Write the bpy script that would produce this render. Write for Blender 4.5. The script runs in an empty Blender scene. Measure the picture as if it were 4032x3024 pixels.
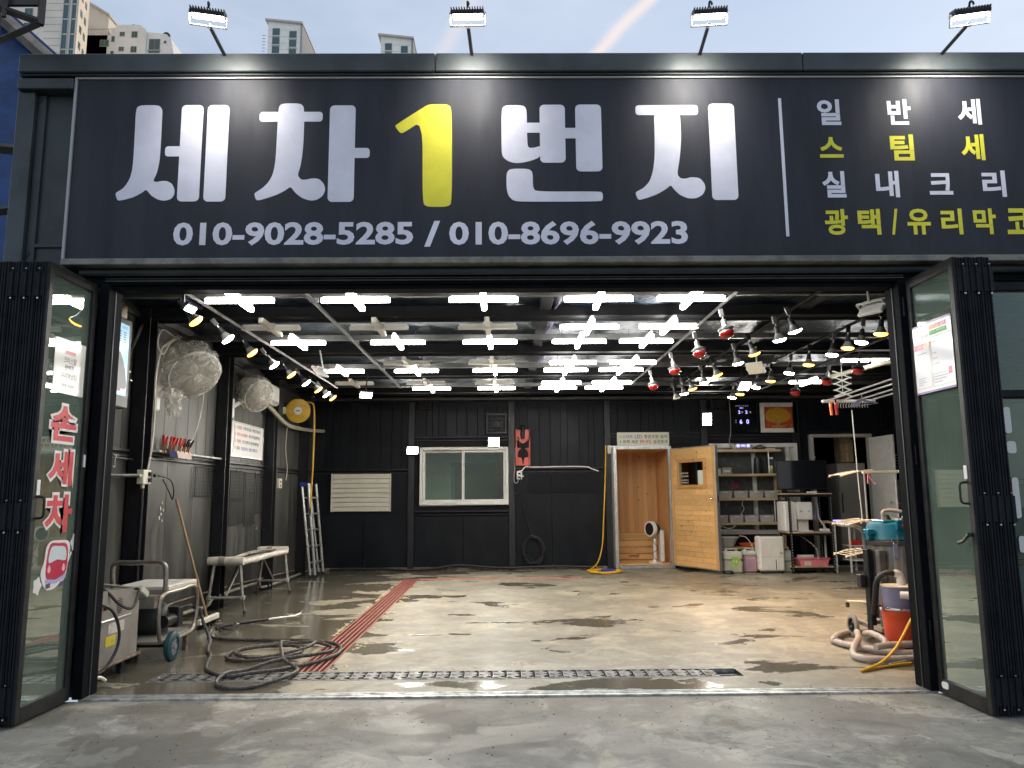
import bpy, math, random
from mathutils import Vector, Matrix
random.seed(7)
SC = bpy.context.scene
COL = SC.collection
RAD = math.radians
V = Vector

# ------------------------------------------------------------------ camera
cam = bpy.data.cameras.new('camera')
cam.sensor_width = 36.0
cam.lens = 27.04
cam.clip_end = 2000
cam_o = bpy.data.objects.new('camera', cam)
COL.objects.link(cam_o)
yaw, pitch, roll = RAD(0.569), RAD(8.19), RAD(-0.43)
f_ = V((math.sin(yaw)*math.cos(pitch), math.cos(yaw)*math.cos(pitch), math.sin(pitch)))
r0 = V((math.cos(yaw), -math.sin(yaw), 0)); u0 = r0.cross(f_)
r_ = r0*math.cos(roll)+u0*math.sin(roll); u_ = -r0*math.sin(roll)+u0*math.cos(roll)
m3 = Matrix((r_, u_, -f_)).transposed()
cam_o.matrix_world = Matrix.Translation((0, -5.759, 1.4)) @ m3.to_4x4()
SC.camera = cam_o

# ------------------------------------------------------------------ sky, sun, exposure
w = bpy.data.worlds.new('World'); SC.world = w; w.use_nodes = True
wn, wl = w.node_tree.nodes, w.node_tree.links
bg = wn['Background']
SUN_EL, SUN_AZ = RAD(13.0), RAD(62.0)      # low evening sun, off to the right behind the garage
sky = wn.new('ShaderNodeTexSky'); sky.sky_type = 'NISHITA'; sky.sun_disc = False
sky.sun_elevation = SUN_EL; sky.sun_rotation = SUN_AZ; sky.altitude = 60; sky.dust_density = 1.2; sky.air_density = 1.0
tc = wn.new('ShaderNodeTexCoord')
mp = wn.new('ShaderNodeMapping'); mp.inputs['Scale'].default_value = (1.6, 1.6, 4.0); mp.inputs['Rotation'].default_value = (0.2, 0.5, 0.3)
cn = wn.new('ShaderNodeTexNoise'); cn.inputs['Scale'].default_value = 2.2; cn.inputs['Detail'].default_value = 5; cn.inputs['Roughness'].default_value = 0.58
cr = wn.new('ShaderNodeMapRange'); cr.inputs['From Min'].default_value = 0.35; cr.inputs['From Max'].default_value = 0.72; cr.inputs['To Min'].default_value = 0.5; cr.inputs['To Max'].default_value = 0.92
wl.new(tc.outputs['Generated'], mp.inputs[0]); wl.new(mp.outputs[0], cn.inputs['Vector']); wl.new(cn.outputs['Fac'], cr.inputs[0])
mix = wn.new('ShaderNodeMix'); mix.data_type = 'RGBA'
wl.new(cr.outputs[0], mix.inputs['Factor'])
hs = wn.new('ShaderNodeHueSaturation'); hs.inputs['Saturation'].default_value = 0.9; hs.inputs['Value'].default_value = 1.0
wl.new(sky.outputs[0], hs.inputs['Color'])
wl.new(hs.outputs[0], mix.inputs[6])
CLOUD = (2.6, 2.95, 3.6, 1)
mix.inputs[7].default_value = CLOUD
# a high sunlit contrail: a thin streak along a great circle
def streak(a, b, wid, prev, col, amt):
    n = a.cross(b).normalized()
    mid = (a+b).normalized()
    d = wn.new('ShaderNodeVectorMath'); d.operation = 'DOT_PRODUCT'; d.inputs[1].default_value = n
    wl.new(tc.outputs['Generated'], d.inputs[0])
    wob = wn.new('ShaderNodeMath'); wob.operation = 'MULTIPLY_ADD'; wl.new(cn.outputs['Fac'], wob.inputs[0]); wob.inputs[1].default_value = 0.02; wl.new(d.outputs['Value'], wob.inputs[2])
    ab = wn.new('ShaderNodeMath'); ab.operation = 'SUBTRACT'; wl.new(wob.outputs[0], ab.inputs[0]); ab.inputs[1].default_value = 0.01
    ab2 = wn.new('ShaderNodeMath'); ab2.operation = 'ABSOLUTE'; wl.new(ab.outputs[0], ab2.inputs[0])
    mr = wn.new('ShaderNodeMapRange'); mr.interpolation_type = 'SMOOTHSTEP'
    mr.inputs['From Min'].default_value = wid; mr.inputs['From Max'].default_value = 0; mr.inputs['To Max'].default_value = amt
    wl.new(ab2.outputs[0], mr.inputs[0])
    d2 = wn.new('ShaderNodeVectorMath'); d2.operation = 'DOT_PRODUCT'; d2.inputs[1].default_value = mid
    wl.new(tc.outputs['Generated'], d2.inputs[0])
    mr2 = wn.new('ShaderNodeMapRange'); mr2.inputs['From Min'].default_value = 0.94; mr2.inputs['From Max'].default_value = 0.99
    wl.new(d2.outputs['Value'], mr2.inputs[0])
    mu = wn.new('ShaderNodeMath'); mu.operation = 'MULTIPLY'; wl.new(mr.outputs[0], mu.inputs[0]); wl.new(mr2.outputs[0], mu.inputs[1])
    mx = wn.new('ShaderNodeMix'); mx.data_type = 'RGBA'; mx.inputs[7].default_value = col
    wl.new(mu.outputs[0], mx.inputs['Factor']); wl.new(prev, mx.inputs[6])
    return mx.outputs[2]
def pdir(u, v): return (f_ + r_*((u-2016)/3029) - u_*((v-1512)/3029)).normalized()
out = streak(pdir(2330, 240), pdir(2600, -40), 0.012, mix.outputs[2], (4.0, 3.5, 3.3, 1), 0.8)
out = streak(pdir(1800, 120), pdir(1900, -60), 0.016, out, (3.4, 3.2, 3.4, 1), 0.5)
wl.new(out, bg.inputs[0])
bg.inputs[1].default_value = 0.15
sun = bpy.data.lights.new('sun', 'SUN'); sun.energy = 0.5; sun.angle = RAD(0.5); sun.color = (1, 0.86, 0.7)
so = bpy.data.objects.new('sun', sun); COL.objects.link(so)
sd = V((math.sin(SUN_AZ)*math.cos(SUN_EL), math.cos(SUN_AZ)*math.cos(SUN_EL), math.sin(SUN_EL)))
so.rotation_euler = sd.to_track_quat('Z', 'Y').to_euler(); so.location = (30, 20, 30)
SC.view_settings.view_transform = 'Standard'; SC.view_settings.look = 'None'
SC.view_settings.exposure = 0.75; SC.view_settings.gamma = 1; SC.view_settings.use_curve_mapping = False
SC.cycles.use_denoising = True
SC.cycles.max_bounces = 10; SC.cycles.diffuse_bounces = 4; SC.cycles.glossy_bounces = 5
SC.cycles.transparent_max_bounces = 40; SC.cycles.transmission_bounces = 10
SC.cycles.sample_clamp_indirect = 6.0
SC.cycles.caustics_reflective = False; SC.cycles.caustics_refractive = False

# ------------------------------------------------------------------ mesh helper
class MB:
    def __init__(s):
        s.v = []; s.f = []; s.mi = []; s.mats = []; s.M = Matrix.Identity(4); s.cur = 0
    def mat(s, m):
        if m not in s.mats: s.mats.append(m)
        s.cur = s.mats.index(m); return s
    def add(s, vs, fs):
        b = len(s.v)
        s.v += [s.M @ V(p) for p in vs]
        s.f += [tuple(i+b for i in f) for f in fs]; s.mi += [s.cur]*len(fs); return s
    def box(s, x0, x1, y0, y1, z0, z1, b=0.0):
        if x1 < x0: x0, x1 = x1, x0
        if y1 < y0: y0, y1 = y1, y0
        if z1 < z0: z0, z1 = z1, z0
        b = min(b, (x1-x0)*.45, (y1-y0)*.45, (z1-z0)*.45)
        if b <= 0:
            vs = [(x, y, z) for z in (z0, z1) for y in (y0, y1) for x in (x0, x1)]
            return s.add(vs, [(0, 2, 3, 1), (4, 5, 7, 6), (0, 1, 5, 4), (2, 6, 7, 3), (0, 4, 6, 2), (1, 3, 7, 5)])
        X, Y, Z = (x0, x1), (y0, y1), (z0, z1)
        vs = []; idx = {}
        for i in (0, 1):
            for j in (0, 1):
                for k in (0, 1):
                    sx, sy, sz = (b, -b)[i], (b, -b)[j], (b, -b)[k]
                    idx[i, j, k] = len(vs)
                    vs += [(X[i], Y[j]+sy, Z[k]+sz), (X[i]+sx, Y[j], Z[k]+sz), (X[i]+sx, Y[j]+sy, Z[k])]
        fs = []
        q = lambda i, j, k, a: idx[i, j, k]+a
        for i in (0, 1):
            r = [q(i, 0, 0, 0), q(i, 1, 0, 0), q(i, 1, 1, 0), q(i, 0, 1, 0)]; fs.append(tuple(r if i else r[::-1]))
            r = [q(0, i, 0, 1), q(1, i, 0, 1), q(1, i, 1, 1), q(0, i, 1, 1)]; fs.append(tuple(r if not i else r[::-1]))
            r = [q(0, 0, i, 2), q(1, 0, i, 2), q(1, 1, i, 2), q(0, 1, i, 2)]; fs.append(tuple(r if i else r[::-1]))
        for i in (0, 1):
            for j in (0, 1):
                r = [q(i, j, 0, 0), q(i, j, 1, 0), q(i, j, 1, 1), q(i, j, 0, 1)]; fs.append(tuple(r if i == j else r[::-1]))
                r = [q(i, 0, j, 0), q(i, 0, j, 2), q(i, 1, j, 2), q(i, 1, j, 0)]; fs.append(tuple(r if i == j else r[::-1]))
                r = [q(0, i, j, 1), q(1, i, j, 1), q(1, i, j, 2), q(0, i, j, 2)]; fs.append(tuple(r if i == j else r[::-1]))
                for k in (0, 1):
                    r = [q(i, j, k, 0), q(i, j, k, 1), q(i, j, k, 2)]; fs.append(tuple(r if (i+j+k) % 2 else r[::-1]))
        return s.add(vs, fs)
    def ring(s, c, ax, r, n, up=None):
        ax = ax.normalized()
        u = (up or (V((0, 0, 1)) if abs(ax.z) < .9 else V((1, 0, 0)))).cross(ax).normalized(); w_ = ax.cross(u)
        return [c + u*(r*math.cos(t)) + w_*(r*math.sin(t)) for t in [2*math.pi*i/n for i in range(n)]], u
    def cyl(s, p0, p1, r0, r1=None, n=12, cap=True):
        p0, p1 = V(p0), V(p1); r1 = r0 if r1 is None else r1
        a, _ = s.ring(p0, p1-p0, r0, n); b, _ = s.ring(p1, p1-p0, r1, n)
        fs = [(i, (i+1) % n, n+(i+1) % n, n+i) for i in range(n)]
        if cap: fs += [tuple(range(n))[::-1], tuple(range(n, 2*n))]
        return s.add(a+b, fs)
    def tube(s, pts, r, n=8, rf=None, cap=True):
        pts = [V(p) for p in pts]; vs = []; fs = []; m = len(pts)
        t0 = (pts[1]-pts[0]).normalized()
        u = (V((0, 0, 1)) if abs(t0.z) < .9 else V((1, 0, 0))).cross(t0).normalized()
        for i, p in enumerate(pts):
            t = ((pts[min(i+1, m-1)]-pts[max(i-1, 0)])).normalized()
            u = (u - t*u.dot(t))
            if u.length < 1e-6: u = t.orthogonal()
            u.normalize(); w_ = t.cross(u)
            rr = rf(i) if rf else r
            vs += [p+u*(rr*math.cos(a))+w_*(rr*math.sin(a)) for a in [2*math.pi*k/n for k in range(n)]]
            if i: fs += [((i-1)*n+k, (i-1)*n+(k+1) % n, i*n+(k+1) % n, i*n+k) for k in range(n)]
        if cap: fs += [tuple(range(n))[::-1], tuple(range((m-1)*n, m*n))]
        return s.add(vs, fs)
    def lathe(s, prof, n=24, o=(0, 0, 0), ax='Z', cap=True):
        o = V(o); vs = []; fs = []
        for r, h in prof:
            for k in range(n):
                a = 2*math.pi*k/n; c, d = r*math.cos(a), r*math.sin(a)
                vs.append(o + (V((c, d, h)) if ax == 'Z' else V((c, -h, d)) if ax == '-Y' else V((h, c, d))))
        for i in range(len(prof)-1):
            fs += [(i*n+k, i*n+(k+1) % n, (i+1)*n+(k+1) % n, (i+1)*n+k) for k in range(n)]
        if cap:
            fs += [tuple(range(n))[::-1], tuple(range((len(prof)-1)*n, len(prof)*n))]
        return s.add(vs, fs)
    def prism(s, poly, d0, d1, plane='xz'):
        """extrude a 2-D outline: plane xz runs along y, yz along x, xy along z"""
        n = len(poly)
        def P(p, d): return {'xz': (p[0], d, p[1]), 'yz': (d, p[0], p[1]), 'xy': (p[0], p[1], d)}[plane]
        vs = [P(p, d0) for p in poly]+[P(p, d1) for p in poly]
        fs = [tuple(range(n)), tuple(range(n, 2*n))[::-1]]+[(i, i+n, (i+1) % n+n, (i+1) % n) for i in range(n)]
        return s.add(vs, fs)
    def sphere(s, c, r, n=12, m=8, sc=(1, 1, 1)):
        c = V(c); vs = [c+V((0, 0, -r*sc[2]))]; fs = []
        for i in range(1, m):
            a = -math.pi/2+math.pi*i/m
            vs += [c+V((r*sc[0]*math.cos(a)*math.cos(2*math.pi*k/n), r*sc[1]*math.cos(a)*math.sin(2*math.pi*k/n), r*sc[2]*math.sin(a))) for k in range(n)]
        vs.append(c+V((0, 0, r*sc[2])))
        fs += [(0, 1+(k+1) % n, 1+k) for k in range(n)]
        for i in range(m-2): fs += [(1+i*n+k, 1+i*n+(k+1) % n, 1+(i+1)*n+(k+1) % n, 1+(i+1)*n+k) for k in range(n)]
        e = len(vs)-1; fs += [(e, 1+(m-2)*n+k, 1+(m-2)*n+(k+1) % n) for k in range(n)]
        return s.add(vs, fs)
    def build(s, name, m=None, parent=None, smooth=False, label=None, cat=None, kind=None, group=None, keep=False):
        me = bpy.data.meshes.new(name)
        if parent is not None: org = ORG[parent.name]
        elif keep: org = V((0, 0, 0))
        else:
            xs = [p.x for p in s.v]; ys = [p.y for p in s.v]; org = V(((min(xs)+max(xs))/2, (min(ys)+max(ys))/2, min(p.z for p in s.v)))
        me.from_pydata([tuple(p-org) for p in s.v], [], s.f)
        ms = s.mats or [m]
        for q in ms: me.materials.append(q)
        if len(ms) > 1: me.polygons.foreach_set('material_index', s.mi)
        if smooth:
            me.polygons.foreach_set('use_smooth', [True]*len(me.polygons))
            try: me.set_sharp_from_angle(angle=RAD(38))
            except Exception: pass
        me.update()
        o = bpy.data.objects.new(name, me); COL.objects.link(o)
        ORG[o.name] = org
        if parent is not None: o.parent = parent
        else: o.location = org
        tag(o, label, cat, kind, group); return o
ORG = {}
def tag(o, label=None, cat=None, kind=None, group=None):
    if label: o['label'] = label
    if cat: o['category'] = cat
    if kind: o['kind'] = kind
    if group: o['group'] = group
    return o
def thing(name, label, cat, loc=(0, 0, 0), group=None, kind=None):
    o = bpy.data.objects.new(name, None); COL.objects.link(o); o.location = loc; o.empty_display_size = .1
    ORG[o.name] = V(loc); return tag(o, label, cat, kind, group)
def copy_tree(o, loc=None, rot=None, label=None, parent=None, swap=None):
    c = o.copy(); COL.objects.link(c); c.parent = parent; ORG[c.name] = ORG.get(o.name, V((0, 0, 0)))
    if swap and o.type == 'MESH' and o.data.materials and o.data.materials[0] in swap:
        key = (o.data.name, swap[o.data.materials[0]].name)
        if key not in SWAPPED:
            d = o.data.copy(); d.materials[0] = swap[o.data.materials[0]]; SWAPPED[key] = d
        c.data = SWAPPED[key]
    if loc is not None: c.location = loc
    if rot is not None: c.rotation_euler = rot
    if label: c['label'] = label
    for ch in list(o.children): copy_tree(ch, parent=c, swap=swap)
    return c
SWAPPED = {}
def smoothpath(pts, k=6, closed=False):
    pts = [V(p) for p in pts]; out = []; n = len(pts)
    for i in range(n-1 if not closed else n):
        g = (lambda j: pts[j % n]) if closed else (lambda j: pts[max(0, min(n-1, j))])
        a, b, c, d = g(i-1), g(i), g(i+1), g(i+2)
        for t in [q/k for q in range(k)]:
            out.append(.5*((2*b)+(-a+c)*t+(2*a-5*b+4*c-d)*t*t+(-a+3*b-3*c+d)*t**3))
    out.append(pts[0].copy() if closed else pts[-1]); return out
def smooth2d(pts, k=4): return [(p.x, p.y) for p in smoothpath([(a, b, 0) for a, b in pts], k, True)[:-1]]
def rrect(x0, z0, x1, z1, r, n=4):
    o = []
    for cx, cz, a0 in ((x1-r, z1-r, 0), (x0+r, z1-r, 90), (x0+r, z0+r, 180), (x1-r, z0+r, 270)):
        o += [(cx+r*math.cos(RAD(a0+90*i/n)), cz+r*math.sin(RAD(a0+90*i/n))) for i in range(n+1)]
    return o
FONT = {}
def text(body, o, right, up, w, h, m, parent, name='lettering', off=0.0, label=None, alignc=False):
    """flat print: body fitted into the w x h box whose lower left corner is o"""
    key = (body, off)
    if key not in FONT:
        c = bpy.data.curves.new('t', 'FONT'); c.body = body; c.offset = off; c.resolution_u = 3
        t = bpy.data.objects.new('t', c); COL.objects.link(t); bpy.context.view_layer.update()
        me = bpy.data.meshes.new_from_object(t.evaluated_get(bpy.context.evaluated_depsgraph_get()))
        vs = [v.co.copy() for v in me.vertices]; fs = [tuple(p.vertices) for p in me.polygons]
        bpy.data.objects.remove(t); bpy.data.curves.remove(c); bpy.data.meshes.remove(me); FONT[key] = (vs, fs)
    vs, fs = FONT[key]
    x0, x1 = min(v.x for v in vs), max(v.x for v in vs); y0, y1 = min(v.y for v in vs), max(v.y for v in vs)
    sy = h/(y1-y0); sx = w/(x1-x0) if w else sy
    right, up, o = V(right), V(up), V(o)
    shift = -(x1-x0)*sx/2 if alignc else 0
    mb = MB(); mb.add([o+right*((v.x-x0)*sx+shift)+up*((v.y-y0)*sy) for v in vs], fs)
    return mb.build(name, m, parent, label=label)

# ------------------------------------------------------------------ materials
MATS = {}
def mat(name, col=(.5, .5, .5), rough=.5, metal=0.0, var=0.0, scale=6.0, bump=0.0, bscale=60.0, emit=None, es=0, spec=.5,
        col2=None, th=(.4, .6), rvar=0.0, stretch=(1, 1, 1), coat=0.0, alpha=None, trans=0.0, ior=1.45, detail=5):
    m = bpy.data.materials.new(name); m.use_nodes = True; MATS[name] = m
    n, l = m.node_tree.nodes, m.node_tree.links; b = n['Principled BSDF']
    b.inputs['Base Color'].default_value = (*col, 1); b.inputs['Roughness'].default_value = rough
    b.inputs['Metallic'].default_value = metal; b.inputs['Specular IOR Level'].default_value = spec
    b.inputs['Coat Weight'].default_value = coat; b.inputs['Transmission Weight'].default_value = trans; b.inputs['IOR'].default_value = ior
    if alpha is not None: b.inputs['Alpha'].default_value = alpha
    if emit: b.inputs['Emission Color'].default_value = (*emit, 1); b.inputs['Emission Strength'].default_value = es
    if var or col2 or bump or rvar:
        g = n.new('ShaderNodeNewGeometry'); mp = n.new('ShaderNodeMapping'); mp.inputs['Scale'].default_value = stretch
        l.new(g.outputs['Position'], mp.inputs[0])
        t = n.new('ShaderNodeTexNoise'); t.inputs['Scale'].default_value = scale; t.inputs['Detail'].default_value = detail; t.inputs['Roughness'].default_value = .62
        l.new(mp.outputs[0], t.inputs['Vector'])
        c2 = col2 or tuple(c*(1-var) for c in col); c1 = col if col2 else tuple(min(1, c*(1+var)) for c in col)
        r = n.new('ShaderNodeMapRange'); r.inputs['From Min'].default_value = th[0]; r.inputs['From Max'].default_value = th[1]
        l.new(t.outputs['Fac'], r.inputs[0])
        if var or col2:
            x = n.new('ShaderNodeMix'); x.data_type = 'RGBA'; x.inputs[6].default_value = (*c1, 1); x.inputs[7].default_value = (*c2, 1)
            l.new(r.outputs[0], x.inputs['Factor']); l.new(x.outputs[2], b.inputs['Base Color'])
        if rvar:
            q = n.new('ShaderNodeMapRange'); q.inputs['To Min'].default_value = max(0, rough-rvar); q.inputs['To Max'].default_value = min(1, rough+rvar)
            l.new(t.outputs['Fac'], q.inputs[0]); q.inputs['From Min'].default_value = .3; q.inputs['From Max'].default_value = .7
            l.new(q.outputs[0], b.inputs['Roughness'])
        if bump:
            t2 = n.new('ShaderNodeTexNoise'); t2.inputs['Scale'].default_value = bscale; t2.inputs['Detail'].default_value = 4
            l.new(mp.outputs[0], t2.inputs['Vector'])
            bp = n.new('ShaderNodeBump'); bp.inputs['Strength'].default_value = min(1, bump); bp.inputs['Distance'].default_value = .01*max(1, bump)
            l.new(t2.outputs['Fac'], bp.inputs['Height']); l.new(bp.outputs[0], b.inputs['Normal'])
    return m
M_frame = mat('black frame paint', (.008, .0095, .013), .55, .0, var=.25, scale=9, rvar=.1, spec=.25)
M_jamb = mat('matt black jamb', (.006, .007, .009), .8, spec=.08, var=.2)
M_plate = mat('dull galvanised plate', (.2, .205, .2), .5, .55, col2=(.11, .11, .105), th=(.4, .65), scale=9, rvar=.15)
M_framel = mat('bronze frame aluminium', (.05, .05, .047), .38, .6, var=.2, scale=12)
M_fascia = mat('grey painted steel', (.04, .048, .051), .42, .1, var=.22, scale=2.5, rvar=.08, bump=.05, bscale=8)
M_fasciad = mat('dark painted steel', (.035, .043, .046), .5, .1, var=.2, scale=3)
M_banner = mat('dark blue grey banner vinyl', (.021, .0225, .032), .55, 0, var=.12, scale=2, bump=.5, bscale=2.2, rvar=.08, stretch=(2.4, 1, .45), spec=.35)
M_bwhite = mat('banner white print', (.7, .69, .78), .6, 0, var=.06, scale=3, spec=.3)
M_byel = mat('banner yellow print', (.72, .66, .055), .6, spec=.3, var=.05)
M_white = mat('white plastic', (.74, .73, .69), .42, var=.04)
M_cream = mat('cream plastic', (.66, .62, .5), .45, var=.06)
M_whitep = mat('white painted metal', (.72, .72, .68), .4, var=.05, scale=8)
M_black = mat('black plastic', (.012, .012, .014), .42, var=.2)
M_blackm = mat('matt black', (.006, .006, .008), .8)
M_rubber = mat('black rubber', (.018, .018, .02), .55, var=.3, scale=30)
M_alu = mat('brushed aluminium', (.58, .58, .57), .35, .85, var=.1, scale=14)
M_galv = mat('galvanised steel', (.45, .47, .46), .42, .75, var=.35, scale=10, rvar=.15)
M_chrome = mat('chrome', (.8, .8, .8), .12, 1)
M_steel = mat('stainless steel', (.33, .325, .3), .36, .6, var=.5, scale=14, rvar=.14, stretch=(1, 1, .08))  # upright streaks in the colour imitate reflections on the drum
M_dirty = mat('grimy grey sheet steel', (.33, .31, .27), .5, .2, col2=(.23, .205, .175), th=(.35, .75), scale=5)
M_rust = mat('rusty steel', (.16, .09, .05), .7, .3, col2=(.25, .22, .19), th=(.42, .58), scale=14)
M_red = mat('red plastic', (.55, .035, .03), .35)
M_redp = mat('red orange paint', (.58, .07, .025), .38, col2=(.42, .045, .02), th=(.5, .8), scale=4)
M_orange = mat('orange plastic', (.8, .14, .02), .4)
M_yellow = mat('yellow hose', (.74, .42, .02), .42, var=.08)
M_reel = mat('mustard yellow reel', (.6, .36, .03), .4, var=.08)
M_teal = mat('teal plastic', (.004, .13, .22), .38, var=.12)
M_violet = mat('violet grey plastic', (.2, .2, .3), .4)
M_pink = mat('pink plastic', (.75, .22, .24), .45)
M_blue = mat('blue plastic', (.03, .05, .3), .5)
M_hoseg = mat('grey ribbed hose', (.44, .4, .37), .45, col2=(.33, .29, .27), th=(.35, .7), scale=7)
M_hoseb = mat('dark braided hose', (.022, .021, .021), .5, col2=(.1, .096, .09), th=(.42, .58), scale=55)
M_grate = mat('red grate plastic', (.25, .06, .04), .5, col2=(.15, .04, .03), th=(.4, .65), scale=4)
M_rib = mat('lit tone pink grate rib', (.48, .2, .15), .45, col2=(.3, .1, .07), th=(.45, .7), scale=7)  # paler pink than the bars: light on the rib tops put into the colour
M_pit = mat('drain pit', (.008, .007, .006), .6)
M_wall = mat('charcoal wall panel', (.03, .031, .029), .5, col2=(.088, .086, .073), th=(.4, .72), scale=3.2, stretch=(1, 1.6, .22), rvar=.12, bump=.08, bscale=12, detail=8)
M_wallb = mat('black wall panel', (.0035, .005, .0085), .5, spec=.22, col2=(.010, .0125, .0155), th=(.4, .7), scale=3, stretch=(1.2, 1, .5), rvar=.12, bump=.08, bscale=9, detail=8)
M_post = mat('black steel post', (.009, .009, .012), .45, var=.3, scale=5, rvar=.1)
M_postg = mat('grey steel post', (.09, .09, .086), .5, var=.3, scale=5)
M_beam = mat('dark ceiling beam', (.006, .0065, .008), .7, spec=.2, var=.3, scale=4)
M_purlin = mat('grey ceiling channel', (.055, .056, .055), .5, .3, var=.2, scale=4)
M_foil = mat('dark insulation foil', (.016, .03, .05), .42, .7, var=.6, scale=5, bump=1.6, bscale=22)
M_tarp = mat('blue tarpaulin', (.003, .035, .13), .5, var=.25, scale=3, bump=.8, bscale=14)
M_wood = None
M_lamp = mat('cool white lamp', (.9, .9, .9), .4, emit=(1, .965, .91), es=25)
M_lampw = mat('white bulb', (.9, .9, .9), .4, emit=(.95, 1, .97), es=40)
M_lampo = mat('warm bulb', (.9, .8, .6), .4, emit=(1, .36, .03), es=9)
M_flood = mat('flood lamp face', (.9, .9, .9), .4, emit=(1, .96, .86), es=28)
M_flsign = mat('sign lamp face', (.9, .9, .9), .4, emit=(1, .97, .88), es=20)
M_unlit = mat('unlit frosted plastic', (.62, .6, .52), .5, var=.05)
M_redglass = mat('red lacquered bulb', (.36, .006, .006), .12, coat=.6)
M_silver = mat('silvered bulb', (.62, .6, .56), .2, .6)
M_panel = mat('pale louvre', (.66, .64, .54), .4, var=.04)
M_ledblue = mat('blue led digits', (.1, .1, .3), .5, emit=(.35, .3, 1), es=1.6)
M_gloss = mat('black glass', (.008, .009, .012), .06, coat=.3)
M_olive = mat('olive room wall', (.68, .68, .55), .7, var=.06, scale=2)
M_curtain = mat('brown curtain', (.16, .07, .045), .8, var=.3, scale=14, stretch=(1, 1, .05))
M_paper = mat('white paper', (.74, .73, .7), .5)
M_inkr = mat('red print', (.62, .06, .07), .5)
M_inkk = mat('black print', (.03, .03, .03), .5)
M_inkb = mat('blue print', (.08, .08, .35), .5)
M_inkg = mat('green print', (.12, .5, .1), .5)
M_cyl = mat('cardboard', (.34, .25, .14), .8, var=.1)
M_shelf = mat('pale oak shelf', (.52, .39, .23), .5, var=.12, scale=6, stretch=(.3, 3, 3))
M_bin = mat('grey storage box', (.38, .37, .34), .5, var=.04)
def glass(name, tint=(.6, .72, .66), boost=1.0, rough=0.0, ior=1.5):
    m = bpy.data.materials.new(name); m.use_nodes = True; n, l = m.node_tree.nodes, m.node_tree.links
    n.clear(); o = n.new('ShaderNodeOutputMaterial'); t = n.new('ShaderNodeBsdfTransparent'); g = n.new('ShaderNodeBsdfGlossy'); x = n.new('ShaderNodeMixShader')
    fr = n.new('ShaderNodeFresnel'); fr.inputs[0].default_value = ior; t.inputs[0].default_value = (*tint, 1)
    g.inputs['Roughness'].default_value = rough; g.inputs[0].default_value = (.95, 1, .97, 1)
    if boost != 1:
        mm = n.new('ShaderNodeMath'); mm.operation = 'MULTIPLY'; mm.use_clamp = True; mm.inputs[1].default_value = boost
        l.new(fr.outputs[0], mm.inputs[0]); l.new(mm.outputs[0], x.inputs[0])
    else: l.new(fr.outputs[0], x.inputs[0])
    l.new(t.outputs[0], x.inputs[1]); l.new(g.outputs[0], x.inputs[2]); l.new(x.outputs[0], o.inputs[0]); return m
M_doorglass = glass('tinted door glass', (.84, .93, .88), 3.0, 0.006)
def hazy(name):
    m = glass(name, (.8, .9, .84), 4.6, 0.012); n, l = m.node_tree.nodes, m.node_tree.links
    o = [q for q in n if q.type == 'OUTPUT_MATERIAL'][0]; prev = o.inputs[0].links[0].from_socket
    d = n.new('ShaderNodeBsdfDiffuse'); d.inputs[0].default_value = (.36, .45, .38, 1); tr = n.new('ShaderNodeBsdfTranslucent'); tr.inputs[0].default_value = (.36, .45, .38, 1)
    a = n.new('ShaderNodeMixShader'); a.inputs[0].default_value = .5; l.new(d.outputs[0], a.inputs[1]); l.new(tr.outputs[0], a.inputs[2])
    g = n.new('ShaderNodeNewGeometry'); t = n.new('ShaderNodeTexNoise'); t.inputs['Scale'].default_value = 3; t.inputs['Detail'].default_value = 6; l.new(g.outputs['Position'], t.inputs['Vector'])
    r = n.new('ShaderNodeMapRange'); r.inputs['From Min'].default_value = .3; r.inputs['From Max'].default_value = .7; r.inputs['To Min'].default_value = .2; r.inputs['To Max'].default_value = .42; l.new(t.outputs['Fac'], r.inputs[0])
    x = n.new('ShaderNodeMixShader'); l.new(r.outputs[0], x.inputs[0]); l.new(prev, x.inputs[1]); l.new(a.outputs[0], x.inputs[2]); l.new(x.outputs[0], o.inputs[0]); return m
M_hazyglass = hazy('hazy door glass')  # pale green diffuse haze, patchy by noise, mixed over the clear glass
M_pane = glass('window glass', (.8, .88, .82), 1.0)
def film(name):
    m = bpy.data.materials.new(name); m.use_nodes = True; n, l = m.node_tree.nodes, m.node_tree.links; n.clear()
    o = n.new('ShaderNodeOutputMaterial'); t = n.new('ShaderNodeBsdfTransparent'); t.inputs[0].default_value = (.9, .89, .86, 1)
    b = n.new('ShaderNodeBsdfPrincipled'); b.inputs['Base Color'].default_value = (.6, .58, .52, 1); b.inputs['Roughness'].default_value = .24
    x = n.new('ShaderNodeMixShader'); g = n.new('ShaderNodeNewGeometry'); tx = n.new('ShaderNodeTexNoise'); tx.inputs['Scale'].default_value = 6; tx.inputs['Detail'].default_value = 2; tx.inputs['Distortion'].default_value = 3.0
    l.new(g.outputs['Position'], tx.inputs['Vector']); r = n.new('ShaderNodeMapRange'); r.inputs['From Min'].default_value = .42; r.inputs['From Max'].default_value = .68; r.inputs['To Min'].default_value = .18; r.inputs['To Max'].default_value = .62
    l.new(tx.outputs['Fac'], r.inputs[0]); bp = n.new('ShaderNodeBump'); bp.inputs['Distance'].default_value = .012; l.new(tx.outputs['Fac'], bp.inputs['Height']); l.new(bp.outputs[0], b.inputs['Normal'])
    l.new(r.outputs[0], x.inputs[0]); l.new(t.outputs[0], x.inputs[1]); l.new(b.outputs[0], x.inputs[2]); l.new(x.outputs[0], o.inputs[0]); return m
M_film = film('thin plastic film')
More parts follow.
